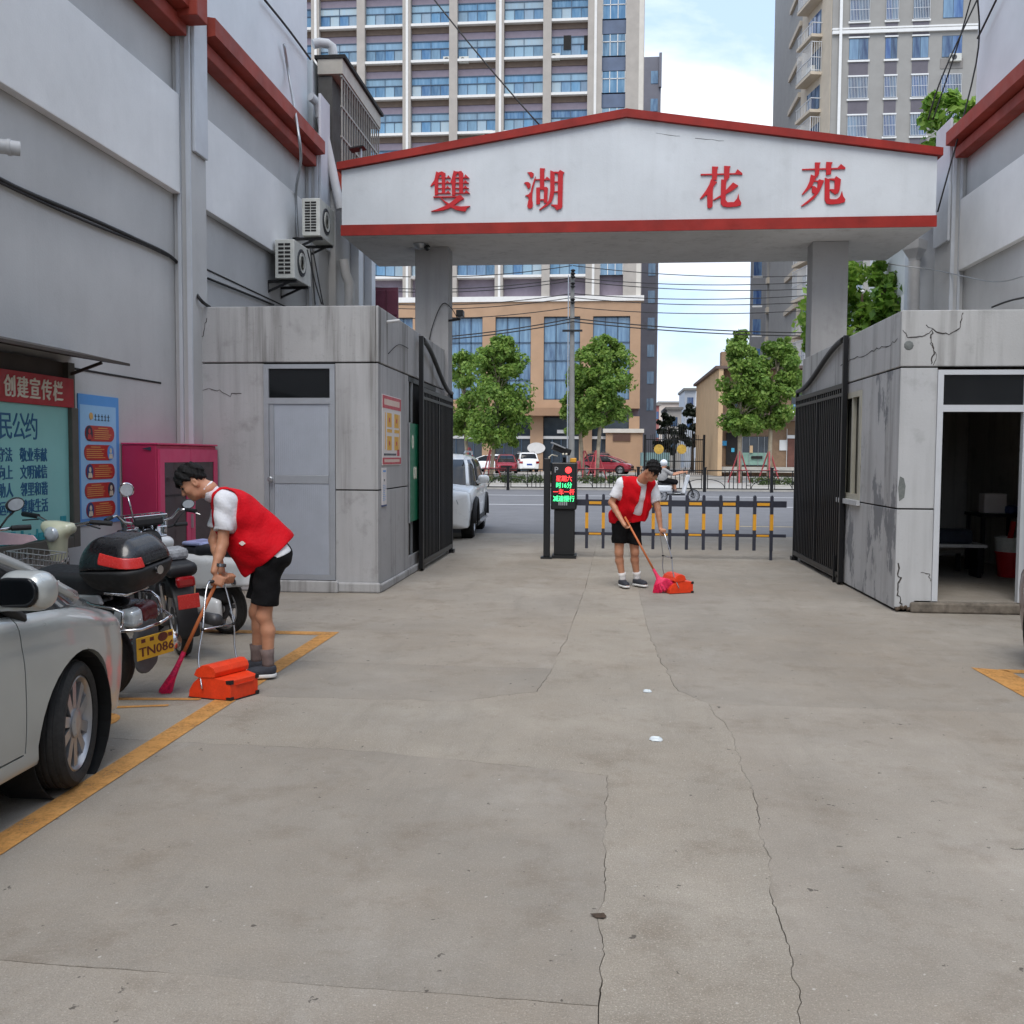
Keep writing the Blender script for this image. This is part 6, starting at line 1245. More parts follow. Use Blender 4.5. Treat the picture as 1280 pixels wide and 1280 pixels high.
B().box(-.43,-.36,-.07,.07,.60,.68).build('tail_light',M_tail,m2,bevel=.02); B().box(-.455,-.445,-.08,.08,.44,.55).build('number_plate',M_bred,m2,bevel=.006)
for s in (1,-1):
    B().tube([(1.25,s*.07,.3),(1.12,s*.075,.65),(1.03,s*.06,.98)],.022,10).build('fork',M_chrome,m2,smooth=True)
    B().tube([(1.02,0,1.0),(1.0,s*.08,1.0),(1.0,s*.2,1.03),(.95,s*.26,1.10),(.89,s*.32,1.09)],.012,8).build('handlebar',M_chrome,m2,smooth=True); B().tube([(.90,s*.31,1.093),(.80,s*.37,1.08)],.018,10).build('grip',M_bplas,m2)
    B().tube([(.93,s*.32,1.085),(.86,s*.42,1.04)],.006,6).build('brake_lever',M_chrome,m2)
    if s>0: mirror_on(m2,.99,s*.12,1.03,.02,s*.03,.24,M_chrome,True)
    B().tube([(.02,s*.1,.32),(-.08,s*.12,.6)],.022,10).build('shock_absorber',M_chrome,m2)
B().lathe([(.02,-.06),(.07,-.05),(.085,.0),(.07,.05)],16,'x',(1.12,0,.92)).build('headlight',M_chrome,m2,smooth=True); B().box(.95,1.05,-.12,.12,.98,1.06).build('control_cluster',M_bplas,m2,bevel=.02)
bkx=B()
for k in range(9): a=k/8; bkx.tube([(1.12+.26*a,-.16,.86+.02*a),(1.10+.3*a,-.18,1.06)],.004,4); bkx.tube([(1.12+.26*a,.16,.86+.02*a),(1.10+.3*a,.18,1.06)],.004,4); bkx.tube([(1.12,-.16+.32*a,.86),(1.10,-.18+.36*a,1.06)],.004,4); bkx.tube([(1.38,-.16+.32*a,.88),(1.40,-.18+.36*a,1.06)],.004,4); bkx.tube([(1.12+.26*a,-.16,.86+.02*a),(1.12+.26*a,.16,.86+.02*a)],.003,4)
for z in (.87,.95,1.06): e=(z-.86)*.1; bkx.tube([(1.12-e,-.16-e,z),(1.38+e,-.16-e,z),(1.38+e,.16+e,z),(1.12-e,.16+e,z),(1.12-e,-.16-e,z)],.005,5)
bkx.build('wire_basket',M_chrome,m2); B().tube([(.3,-.12,.26),(.0,-.18,.28),(-.45,-.19,.32)],[.025,.045,.05],12).build('exhaust',M_eng,m2,smooth=True); organic('engine',lambda P:sd_box(P,(.42,0,.32),(.18,.12,.12),.05),(.15,-.2,.12),(.7,.2,.52),.02,M_eng,m2)
m2.matrix_basis=T(-3.34,7.52,0)@Rz(math.radians(125))@Rx(math.radians(-5))
tag(B().box(-.14,.14,-.10,.10,0,.09).build('saddle_bag',mat('bag_grey',lin(150,152,156),.6,0,.4,40),bevel=.03),'grey striped bag strapped on the moped seat','bag').matrix_basis=m2.matrix_basis@T(.02,0,.775)
# --- white scooter behind the sweeping man
m3=thing('scooter','white scooter with black seat and mirror standing behind the sweeping man','scooter',(0,0,0))
bwheel(m3,0,.235,.11,6); bwheel(m3,1.3,.235,.10,6,.25)
organic('body',lambda P:smin(smax(sd_box(P,(-.02,0,.56),(.46,.17,.17),.08),-sd_plane(P,(0,0,.43),(.12,0,1)),.02),sd_cap(P,(-.40,0,.63),(-.52,0,.66),.09,.06),.06),(-.7,-.3,.3),(.6,.3,.85),.016,M_bwhite,m3)
organic('floor_board',lambda P:smin(sd_box(P,(.66,0,.30),(.32,.16,.05),.04),sd_box(P,(.3,0,.34),(.2,.14,.08),.05),.05),(.0,-.25,.15),(1.1,.25,.5),.018,M_bplas,m3)
organic('front_shield',lambda P:smin(sd_box(P@np.array([[.94,0,-.34],[0,1,0],[.34,0,.94]]),tuple(np.array([1.02,0,.56])@np.array([[.94,0,-.34],[0,1,0],[.34,0,.94]])),(.06,.19,.27),.055),sd_ell(P,(1.06,0,.86),(.13,.15,.07)),.06),(.75,-.3,.25),(1.35,.3,1.15),.018,M_bwhite,m3)
organic('seat',lambda P:smin(sd_box(P,(-.12,0,.755),(.34,.14,.05),.045),sd_box(P,(.28,0,.735),(.18,.13,.05),.045),.05),(-.55,-.2,.64),(.55,.2,.86),.015,M_seat,m3)
organic('engine_cover',lambda P:smin(smin(sd_box(P,(.0,.15,.245),(.10,.035,.09),.03),sd_cap(P,(.02,.15,.25),(.40,.15,.33),.075,.06),.04),sd_ell(P,(.0,.165,.245),(.11,.04,.11)),.03),(-.2,.05,.08),(.6,.25,.45),.012,M_bwhite,m3)
organic('under_frame',lambda P:smin(sd_cap(P,(-.05,0,.36),(.45,0,.34),.09,.08),sd_box(P,(.15,0,.36),(.25,.12,.06),.03),.05),(-.25,-.2,.2),(.6,.2,.5),.02,M_bplas,m3)
B().lathe([(.03,0),(.035,.01),(.015,.018)],14,'y',(-.32,.172,.52)).build('side_badge',M_chrome,m3,auto=40); B().box(-.60,-.55,-.09,.09,.58,.66).build('tail_light',M_tail,m3,bevel=.02); B().bar((-.50,0,.55),(-.58,0,.3),.12,.012).build('rear_mudguard',M_bplas,m3); B().lathe([(.04,-.03),(.045,0),(.03,.03)],12,'y',(-.56,.14,.36)).build('indicator',M_bplas,m3,smooth=True)
for s in (1,-1):
    B().tube([(1.3,s*.075,.235),(1.2,s*.08,.5),(1.1,s*.05,.8)],.022,8).build('fork',M_bplas,m3,smooth=True); B().tube([(1.05,s*.1,.88),(1.0,s*.3,.91)],.014,8).build('handlebar',M_bplas,m3); B().tube([(1.0,s*.27,.91),(.96,s*.38,.91)],.02,10).build('grip',M_bplas,m3)
    if s<0: mirror_on(m3,1.0,s*.25,.90,-.03,s*.16,.16)
B().lathe([(.05,-.02),(.09,.0),(.06,.04)],16,'x',(1.17,0,.84)).build('headlight',M_lamp,m3,smooth=True)
m3.matrix_basis=T(-3.36,8.5,0)@Rz(math.radians(152))@Rx(math.radians(-3))
o=B().box(-.15,.12,-.12,.12,0,.035).build('folded_raincoat',mat('raincoat',lin(150,158,196),.35,0,.45,14),bevel=.015); tag(o,'folded pale blue raincoat lying on the white scooter seat','raincoat'); o.matrix_basis=m3.matrix_basis@T(.3,0,.79)
# --- cream electric bike behind the silver car
m4=thing('electric_bike','cream electric bike with wire basket in front of the notice board','electric bike',(0,0,0))
bwheel(m4,0,.24,.07,6,0,True); bwheel(m4,1.1,.24,.06,6,.3,True)
B().tube([(0,.0,.3),(.1,0,.42),(.35,0,.36),(.65,0,.34),(.85,0,.5),(.98,0,.95)],.035,10).build('frame',M_bplas,m4,smooth=True)
organic('seat',lambda P:sd_box(P,(.15,0,.74),(.2,.1,.05),.045),(-.15,-.2,.62),(.45,.2,.86),.02,M_seat,m4); B().tube([(.15,0,.4),(.15,0,.7)],.03,8).build('seat_post',M_chrome,m4)
organic('headlight_cowl',lambda P:smin(sd_cap(P,(1.0,0,.78),(1.05,0,.98),.06,.085),sd_box(P,(1.03,0,1.03),(.07,.13,.045),.04),.05),(.8,-.25,.6),(1.3,.25,1.18),.014,M_bcream,m4)
B().lathe([(.055,-.02),(.06,0),(.03,.015)],16,'x',(1.13,0,.98)).build('headlight',M_lamp,m4,smooth=True); B().lathe([(.066,.74),(.07,.75),(.07,.78),(.066,.79)],16,c=(.985,0,0)).build('steering_collar',M_chrome,m4,auto=40)
for s in (1,-1):
    B().tube([(1.1,s*.05,.24),(1.03,s*.05,.7)],.018,8).build('fork',M_bplas,m4); B().tube([(1.0,s*.1,1.05),(.96,s*.24,1.09)],.014,8).build('handlebar',M_chrome,m4); B().tube([(.965,s*.22,1.09),(.92,s*.38,1.09)],.02,10).build('grip',M_bplas,m4); B().tube([(.99,s*.2,1.07),(1.0,s*.33,1.05)],.006,6).build('brake_lever',M_bplas,m4)
b=B()
for k in range(8):
    a=k/7
    for s in (-.15,.15): b.tube([(1.18+.24*a,s,.62),(1.16+.28*a,s*1.15,.86)],.004,4)
    b.tube([(1.18,-.15+.3*a,.62),(1.16,-.17+.34*a,.86)],.004,4); b.tube([(1.42,-.15+.3*a,.62),(1.44,-.17+.34*a,.86)],.004,4); b.tube([(1.18,-.15+.3*a,.62),(1.42,-.15+.3*a,.62)],.004,4)
for z in (.62,.7,.78,.86): b.tube([(1.17,-.16,z),(1.43,-.16,z),(1.43,.16,z),(1.17,.16,z),(1.17,-.16,z)],.0045,4)
b.build('wire_basket',M_metal,m4)
ad=B().prism([(-.2,-.03),(-.14,.05),(.2,.06),(.24,.03),(.1,-.02),(-.12,-.05)],'y',-.004,.004).build('advert_plate',M_ribbon,m4); ad.matrix_parent_inverse=Matrix.Identity(4); ad.location=(1.32,-.2,.93); ad.rotation_euler=(0,0,1.4)
m4.matrix_basis=T(-4.32,8.38,0)@Rz(math.radians(268))@Rx(math.radians(-5))
# ================================================================== PEOPLE
M_skin=mat('skin_tan',lin(188,134,104),.5,0,.08,14,.0006,300); M_hair=mat('hair_black',lin(17,15,15),.7,0,.35,120,.006,140,spec=.25); M_vest=mat('vest_red',lin(204,8,26),.75,0,.09,5,.006,60,spec=.2,fold=2.2); M_shirt=mat('shirt_white',lin(226,226,230),.8,0,.05,6,.006,60,spec=.2,fold=2.2); M_shorts=mat('shorts_black',lin(16,16,18),.85,0,.25,8,.006,60,spec=.2,fold=2); M_sockg=mat('sock_grey',lin(112,96,92),.85,0,.15,30); M_sockw=mat('sock_white',lin(222,220,218),.85,0,.06,30); M_shoe=mat('shoe_slate',lin(52,54,62),.8,0,.2,40,.001,200); M_sole=mat('shoe_sole',lin(216,216,214),.6,0,.08,20); M_eye=mat('eye_dark',lin(24,18,16),.2,0,0); M_gold=mat('vest_print_gold',lin(226,172,60),.6,0,.1,20); M_wprint=mat('vest_print_white',lin(232,220,214),.6,0,.05,20); M_watch=mat('watch_steel',lin(120,122,126),.25,.8,.1,20); M_lip=mat('lip',lin(150,92,80),.5,0,.1)
def nv(v): v=np.array(v,float); return v/np.linalg.norm(v)
def person(lab,J,h,sock,vest_cut,name='person',stock=1.0,tuck=None,hairbald=0):
    g=lambda k:np.array(J[k],float)
    t=thing(name,lab,'person',tuple(g('base')))
    fd=nv(J['face']); ud=np.array(J['up'],float); ud=nv(ud-fd*(ud@fd)); ld=np.cross(ud,fd); Bm=np.stack([fd,ld,ud],1); H=g('head'); S_=J.get('hs',.92)
    hl=lambda P:((P-H)@Bm)/S_
    hp=lambda x,y,z: H+S_*(Bm@np.array([x,y,z]))
    def headf(P):
        q=hl(P); q[...,1]=np.abs(q[...,1])
        d=sd_ell(q,(-.012,0,.035),(.098,.078,.092)); d=smin(d,sd_ell(q,(.028,0,-.035),(.066,.062,.085)),.04); d=smin(d,sd_cap(q,(.035,.03,-.085),(.058,.0,-.098),.028,.026),.03)
        d=smin(d,sd_cap(q,(.088,0,.004),(.108,0,-.034),.008,.014),.012); d=smin(d,sd_ell(q,(.102,.012,-.036),(.012,.012,.009)),.008); d=smin(d,sd_ell(q,(.080,.03,.022),(.012,.026,.009)),.014)
        d=smax(d,-sd_ell(q,(.094,.031,.003),(.012,.016,.009)),.01); d=smin(d,sd_ell(q,(.088,0,-.066),(.010,.022,.006)),.006); d=smin(d,sd_ell(q,(.086,0,-.078),(.010,.020,.006)),.006); d=smin(d,sd_ell(q,(.06,.045,-.03),(.03,.02,.03)),.02)
        e=sd_ell(q,(-.01,.078,-.012),(.022,.011,.034)); e=smax(e,-sd_ell(q,(-.004,.088,-.008),(.012,.008,.02)),.004); d=smin(d,e,.008); return d*S_
    N=g('neck'); nb=hp(-.03,0,-.06)
    SL,SR,HL,HR=g('SL'),g('SR'),g('HL'),g('HR'); PC=(HL+HR)/2+np.array(J.get('pel',(0,0,.06))); CC=(SL+SR)/2+np.array(J.get('chest',(0,0,-.12)))
    ax=nv(SL-SR)
    def torso(P,i=0,k=.075):
        d=sd_cap(P,PC-ax*.075,PC+ax*.075,.125*stock+i,.125*stock+i); d=smin(d,sd_cap(P,CC-ax*.095,CC+ax*.095,.115*stock+i,.115*stock+i),k+.06)
        mid=(PC+CC)/2+np.array(J.get('belly',(0,0,0))); d=smin(d,sd_cap(P,mid-ax*.06,mid+ax*.06,.125*stock+i,.125*stock+i),k+.04); top=(SL+SR)/2
        return smin(d,sd_cap(P,SR*.88+top*.12,SL*.88+top*.12,.062+i,.062+i),k)
    def hand(P,hk):
        C=g(hk); a=nv(J[hk+'a']); p=np.array(J[hk+'p'],float); p=nv(p-a*(p@a)); l=np.cross(a,p); sg=J.get(hk+'s',1); l=l*sg; rr=J.get(hk+'r',.017)
        Rm=np.stack([a,l,p],1); d=sd_box(P,C+p*(rr+.017)-l*.006,(.037,.040,.016),.0155,Rm)
        at=lambda ang,off,R_:C+a*off+R_*(p*math.cos(ang)+l*math.sin(ang))
        for k in range(4):
            off=(k-1.5)*.0205; R_=rr+.009; fr=(.0088,.0092,.009,.0078)[k]; L=(1.0,1.06,1.0,.86)[k]; A=[at(x*L,off*(1+.06*math.sin(k+x)),R_+(.002 if i==1 else 0)) for i,x in enumerate((.62,1.5,2.5,3.5))]
            A[0]=C+a*off+p*(rr+.014)+l*.036
            f=np.minimum(np.minimum(sd_cap(P,A[0],A[1],fr*1.1,fr),sd_cap(P,A[1],A[2],fr,fr*.95)),sd_cap(P,A[2],A[3],fr*.95,fr*.8)); d=smin(d,f,.005)
        tb=C+p*(rr+.012)-l*.03+a*.036; t1=C+a*.045-l*(rr+.012)+p*.002; t2=C+a*.03-l*(rr+.002)-p*(rr+.004)
        d=smin(d,np.minimum(sd_cap(P,tb,t1,.013,.0105),sd_cap(P,t1,t2,.0105,.009)),.006)
        W=C+p*(rr+.022)-l*.055; return d,W+a*J.get(hk+'w',0)
    def skin(P):
        d=headf(P); d=smin(d,sd_cap(P,nb,N,.056,.068),.04); d=smin(d,torso(P,-.02),.05)
        for s in 'LR':
            Sh,E,hk,Hp,K,A=g('S'+s),g('E'+s),'P'+s,g('H'+s),g('K'+s),g('A'+s)
            dh,W=hand(P,hk); arm=smin(sd_cap(P,Sh,E,.046,.038),sd_cap(P,E,E*.45+W*.55,.038,.031),.015); arm=smin(arm,sd_cap(P,E*.5+W*.5,W,.032,.024),.01); m=E*.72+W*.28
            arm=smin(arm,sd_ell(P,m,(.034,.034,.045)),.02); arm=smin(arm,dh,.016); d=smin(d,arm,.02)
            leg=sd_cap(P,Hp,K,.088*stock,.053); cf=K*.68+A*.32+np.array(J['back'],float)*.016; leg=smin(leg,sd_cap(P,K,cf,.047,.050),.02); leg=smin(leg,sd_cap(P,cf,A,.050,.033),.02); leg=smin(leg,sd_ell(P,K-np.array(J['back'],float)*.012,(.045,.045,.055)),.02); d=smin(d,leg,.03)
            T_=g('T'+s); d=smin(d,sd_cap(P,A+np.array([0,0,-.05]),T_,.036,.03),.02)
        return d
    allp=np.array([v for k,v in J.items() if k in ('head','neck','SL','SR','EL','ER','PL','PR','HL','HR','KL','KR','AL','AR','TL','TR')]); lo=allp.min(0)-.22; hi=allp.max(0)+.22
    bd=organic('body',skin,lo,hi,h,M_skin,t)
    wr=lambda P,a=.004,f=1.0: a*(np.sin(P[...,0]*31*f+P[...,2]*23*f)*np.sin(P[...,1]*27*f-P[...,2]*19*f)+.8*np.sin(P[...,2]*52*f+P[...,0]*21+3*np.sin(P[...,1]*13+P[...,0]*9))*np.sin(P[...,0]*9+P[...,1]*11))
    # hair, eyes, brows, mouth
    def hair(P):
        q=hl(P).copy(); ya=np.abs(q[...,1]); d=sd_ell(q,(-.008,0,.044),(.118,.094,.108)); ln=.046+.02*np.sin(q[...,1]*60)-.0*q[...,0]
        cut=np.where(q[...,0]>-.0,ln-q[...,2]+.0*ya,(-.07+.11*np.clip((q[...,0]+.075)/.075,0,1))-q[...,2]); cut=np.where((q[...,0]>0)&(ya>.06),-.0-q[...,2]+.03,cut)
        d=smax(d,cut*.8,.012); d=d+.010*np.sin(q[...,0]*95+q[...,1]*43)*np.sin(q[...,1]*81+q[...,2]*60)+.003*np.sin(q[...,0]*190)*np.sin(q[...,2]*170)
        return d*S_
    organic('hair',hair,H-.16,H+.16,h*.85,M_hair,bd)
    e=B()
    for s in (1,-1):
        c=hp(.0865,s*.031,.003); e.ell(tuple(c),.0095*S_,10,6)
    e.build('eyes',M_eye,bd,smooth=True); e=B()
    for s in (1,-1): e.tube([tuple(hp(.090,s*.014,.024)),tuple(hp(.091,s*.032,.029)),tuple(hp(.078,s*.052,.022))],.0042,5)
    e.build('eyebrows',M_hair,bd); B().tube([tuple(hp(.084,-.02,-.072)),tuple(hp(.097,0,-.072)),tuple(hp(.084,.02,-.072))],.003,5).build('mouth_line',M_lip,bd)
    # shirt
    up_t=nv(N-CC)
    def sleeves(P,i):
        d=None
        for s in 'LR':
            Sh,E=g('S'+s),g('E'+s); u=J.get('sleeve',.74); e=Sh+(E-Sh)*u; dd=sd_cap(P,Sh,Sh+(E-Sh)*1.1,.072+i,.066+i); dd=smax(dd,(P-e)@nv(E-Sh),.006); d=dd if d is None else np.minimum(d,dd)
        return d
    hemp=np.array(J['shirt_hem'][0],float); hemn=nv(J['shirt_hem'][1])
    def shirt(P):
        d=smin(torso(P,.012),sleeves(P,0)+wr(P,.003),.03); d=smin(d,sd_cap(P,N-up_t*.03,N+up_t*.035,.066,.062),.02); d=d+wr(P,.0022)
        d=smax(d,(P-(N+up_t*J.get('collar',.03)))@up_t,.006); return smax(d,(P-hemp)@hemn,.006)
    organic('shirt',shirt,lo,hi,h,M_shirt,t)
    vp=np.array(J['vest_hem'][0],float); vn=nv(J['vest_hem'][1]); D=J.get('drape')
    def vest(P):
        d=torso(P,.031)
        if D is not None: d=smin(d,sd_cap(P,np.array(D[0],float),np.array(D[1],float),D[2],D[3]),.08)
        D2=J.get('drape2')
        if D2 is not None: d=smin(d,sd_cap(P,np.array(D2[0],float),np.array(D2[1],float),D2[2],D2[3]),.08)
        d=d+wr(P,.0045,.8); d=smax(d,(P-vp)@vn,.006); d=smax(d,(P-(N+up_t*J.get('vcollar',.012)))@up_t,.006)
        for s in 'LR':
            Sh,E=g('S'+s),g('E'+s); d=smax(d,-sd_cap(P,Sh+(ax if s=='L' else -ax)*.015+(E-Sh)*.02,Sh+(E-Sh)*.6,.083,.088),.008)
        if vest_cut is not None: d=smax(d,vest_cut(P),.006)
        return d
    vo=organic('vest',vest,lo,hi,h,M_vest,t)
    # shorts
    hz=J['short_hem']; wn=nv(PC-CC)
    def shorts(P):
        d=sd_cap(P,PC-ax*.075,PC+ax*.075,.138*stock,.138*stock)
        for s in 'LR':
            Hp,K=g('H'+s),g('K'+s); d=smin(d,sd_cap(P,Hp+np.array([0,0,.02]),Hp+(K-Hp)*1.0,.112*stock,.108*stock),.035)
        d=d+wr(P,.004); d=smax(d,hz-P[...,2]+.02*np.sin(P[...,0]*9),.006); return smax(d,(P-(PC-wn*.09))@(-wn),.008)
    organic('shorts',shorts,lo,hi,h,M_shorts,t)
    for s in 'LR':
        K,A,T_=g('K'+s),g('A'+s),g('T'+s); top=A+(K-A)*J.get('sock',.25); f=nv((T_-A)*np.array([1,1,0])); sd=np.cross(np.array([0,0,1.]),f)
        B().tube([tuple(A-np.array([0,0,.03])),tuple(A),tuple(A*.5+top*.5),tuple(top)],[.044,.042,.044,.052],16).build('sock',sock,t,smooth=True)
        zf=T_[2]-.03; heel=np.array([A[0],A[1],0])-f*.045; toe=np.array([T_[0],T_[1],0])+f*.03
        R3=np.stack([f,sd,[0,0,1.]],1)
        def shoe(P,heel=heel,toe=toe,f=f,A=A,zf=zf):
            c=heel*.5+toe*.5; d=sd_cap(P,heel+f*.035+np.array([0,0,zf+.05]),toe-f*.04+np.array([0,0,zf+.036]),.046,.040); d=smin(d,sd_cap(P,heel+f*.04+np.array([0,0,zf+.06]),np.array([A[0],A[1],zf+.08]),.042,.040),.03)
            d=smax(d,-(P[...,2]-zf-.022),.006); return smax(d,P[...,2]-(zf+.082),.006)
        so_=organic('shoe',shoe,np.minimum(heel,toe)-.1+np.array([0,0,zf]),np.maximum(heel,toe)+.1+np.array([0,0,zf+.16]),h*.8,M_shoe,t)
        organic('sole',lambda P,heel=heel,toe=toe,f=f,zf=zf:smax(smax(sd_cap(P*np.array([1,1,0])+np.array([0,0,0]),heel+f*.035,toe-f*.04,.05,.047),P[...,2]-zf-.026,.004),zf-P[...,2],.004),np.minimum(heel,toe)-.1+np.array([0,0,zf-.01]),np.maximum(heel,toe)+.1+np.array([0,0,zf+.06]),h*.8,M_sole,so_)
    return t
# --- person 1: sweeping, bent forward, seen from his left side
F1=np.array([-.94,-.342,0]); L1_=np.array([.342,-.94,0]); O1=np.array([-2.46,6.86,0])
w1=lambda x,y,z: O1+F1*x+L1_*y+np.array([0,0,z])
d1=lambda x,y,z: F1*x+L1_*y+np.array([0,0,z])
HB1=np.array([-2.645,6.54,.735])      # hand on the broom and pan handles
br_top=HB1+np.array([.012,.0,.045]); br_bot=np.array([-2.885,6.36,.135]); ba=nv(br_bot-br_top)
J1=dict(base=O1,head=w1(.462,.0,1.405),face=d1(.80,.12,-.60),up=d1(.60,0,.80),hs=.93,neck=w1(.355,0,1.352),SL=w1(.235,.165,1.285),SR=w1(.255,-.165,1.27),EL=w1(.255,.20,.985),ER=w1(.33,-.17,.98),
  PL=HB1,PLa=ba,PLp=d1(-.15,.85,.35),PLs=-1,PLw=-.045,PR=HB1+np.array([.035,.075,-.005]),PRa=nv([.41,.91,-.05]),PRp=d1(-.2,-.2,.95),PRs=1,PRr=.014,
  HL=w1(-.055,.085,.82),HR=w1(-.045,-.085,.82),KL=w1(-.02,.095,.455),KR=w1(.03,-.095,.455),AL=w1(-.045,.10,.115),AR=w1(.035,-.10,.115),TL=w1(.08,.115,.045),TR=w1(.17,-.11,.045),
  back=d1(-1,0,0),pel=d1(-.045,0,.06),chest=d1(-.055,0,-.11),belly=d1(.02,0,-.045),shirt_hem=(w1(-.2,0,.91),d1(-.45,0,-1)),vest_hem=(w1(.10,0,.73),d1(-.86,0,-1)),drape=(w1(.17,0,1.10),w1(.05,0,.80),.135,.10),drape2=(w1(.13,0,1.215),w1(-.13,0,.985),.115,.115),short_hem=.545,sock=.30,sleeve=.70,collar=.035,vcollar=.008)
pm1=person('person in red vest bending forward to sweep beside the motorbikes',J1,.0065,M_sockg,None,stock=.87)
wv_=nv(J1['EL']-HB1); wc=HB1+d1(-.25,.75,.35)*.045+np.array([0,0,.055])
B().lathe([(.031,-.012),(.036,-.010),(.036,.010),(.031,.012)],18,M=T(*(J1['EL']*.2+wc*.8))@Vector(tuple(wv_)).to_track_quat('Z','Y').to_matrix().to_4x4()).build('wristwatch',M_watch,pm1,auto=40)
def proj_print(name,m,parent,pts,c,n,r,dy=.004):
    pass
def onsurf(o,p,d,off=.003):   # put a small print on a garment: cast from p along d
    dg=bpy.context.evaluated_depsgraph_get(); ev=o.evaluated_get(dg); ok,l,nn,i=ev.ray_cast(Vector(p)-wm(o).translation,Vector(d)); return (l+wm(o).translation+nn*off,nn) if ok else (None,None)
def decal(o,p,d,name,m,build):
    l,nn=onsurf(o,p,d)
    if l is None: return
    q=nn.to_track_quat('Z','Y').to_matrix().to_4x4(); b=B(); build(b); b.v=[tuple(T(*l)@q@Vector(v)) for v in b.v]; b.build(name,m,o)
vs1=[c for c in pm1.children if c.name.startswith('vest')][0]
cam_d=lambda P: tuple(nv(np.array(P)-np.array([0,0,1.6])))
rp=lambda u,v: (tuple(np.array([0,0,1.6])+ray(u,v)*4.5),tuple(nv(ray(u,v))))
P_,D_=rp(303,679); decal(vs1,P_,D_,'chest_badge',M_wprint,lambda b:(b.lathe([(.016,0),(.016,.003),(.001,.003)],10),b.box(-.022,.022,-.005,.005,0,.0025)))
for i,(u,v) in enumerate([(301,595),(306,598),(311,602)]):
    P_,D_=rp(u,v); decal(vs1,P_,D_,'back_print',M_gold,lambda b:(b.box(-.014,.014,-.004,.004,0,.003),b.box(-.004,.004,-.014,.014,0,.0028)))
for i,(u,v) in enumerate([(317,612),(320,616)]):
    P_,D_=rp(u,v); decal(vs1,P_,D_,'back_print',M_wprint,lambda b:(b.box(-.010,.010,-.003,.003,0,.003),b.box(-.003,.003,-.012,.012,0,.0028)))
# --- person 2: facing right towards the camera, open vest, bent over the pan
F2=np.array([.52,-.854,0]); L2_=np.array([.854,.52,0]); O2=np.array([.38,12.1,0])
d2=lambda x,y,z: F2*x+L2_*y+np.array([0,0,z])
W2=lambda dx,dy,z: O2+np.array([dx,dy,z])
HR2=W2(-.10,-.27,.80); HL2=W2(.315,-.22,.70)
bt2_=HR2+np.array([-.035,.0,.09]); bb2=np.array([.655,11.70,.16]); ba2=nv(bb2-bt2_)
J2=dict(base=O2,head=W2(.18,-.36,1.44),face=(.44,-.58,-.72),up=(.32,-.46,.80),hs=.93,neck=W2(.075,-.21,1.335),SR=W2(-.175,-.20,1.285),SL=W2(.195,-.07,1.265),ER=W2(-.295,-.17,1.055),EL=W2(.265,-.13,.98),
  PR=HR2,PRa=ba2,PRp=(-.7,.1,.5),PRs=1,PL=HL2,PLa=nv([.95,.25,-.05]),PLp=(-.1,.1,.95),PLs=1,
  HR=W2(-.185,.0,.80),HL=W2(-.035,.075,.80),KR=W2(-.195,-.02,.435),KL=W2(.0,.08,.435),AR=W2(-.145,.02,.115),AL=W2(.035,.13,.115),TR=W2(-.10,-.11,.045),TL=W2(.125,.01,.045),
  back=-F2,pel=d2(-.03,0,.06),chest=d2(-.035,0,-.11),belly=d2(.03,0,-.02),shirt_hem=(W2(-.1,0,.80),(0,0,-1)),vest_hem=(W2(-.1,0,.815),(.1,.1,-1)),short_hem=.535,sock=.22,sleeve=.72,collar=-.01,vcollar=.008,drape=(W2(.10,-.12,1.05),W2(.03,-.09,.80),.09,.075))
cutp=W2(.11,-.30,1.1)
def vcut(P):
    q=P-np.array(W2(.0,-.1,0)); f=q@F2; l=q@L2_; z=P[...,2]; half=.038+.05*np.clip((1.12-z)/.35,0,1); cen=.03-.045*np.clip((1.30-z)/.5,0,1)
    inside=np.maximum(np.abs(l-cen)-half,-(f-.02)); return -inside
pm2=person('person in open red vest sweeping into a dustpan before the lane barrier',J2,.0085,M_sockw,vcut,stock=.86)
vs2=[c for c in pm2.children if c.name.startswith('vest')][0]
rp2=lambda u,v: (tuple(np.array([0,0,1.6])+ray(u,v)*9.5),tuple(nv(ray(u,v))))
for u,v in ((815,628),(815,633)):
    P_,D_=rp2(u,v); decal(vs2,P_,D_,'chest_emblem',M_gold,lambda b:(b.box(-.02,.02,-.006,.006,0,.003),b.box(-.006,.006,-.016,.016,0,.0028)))
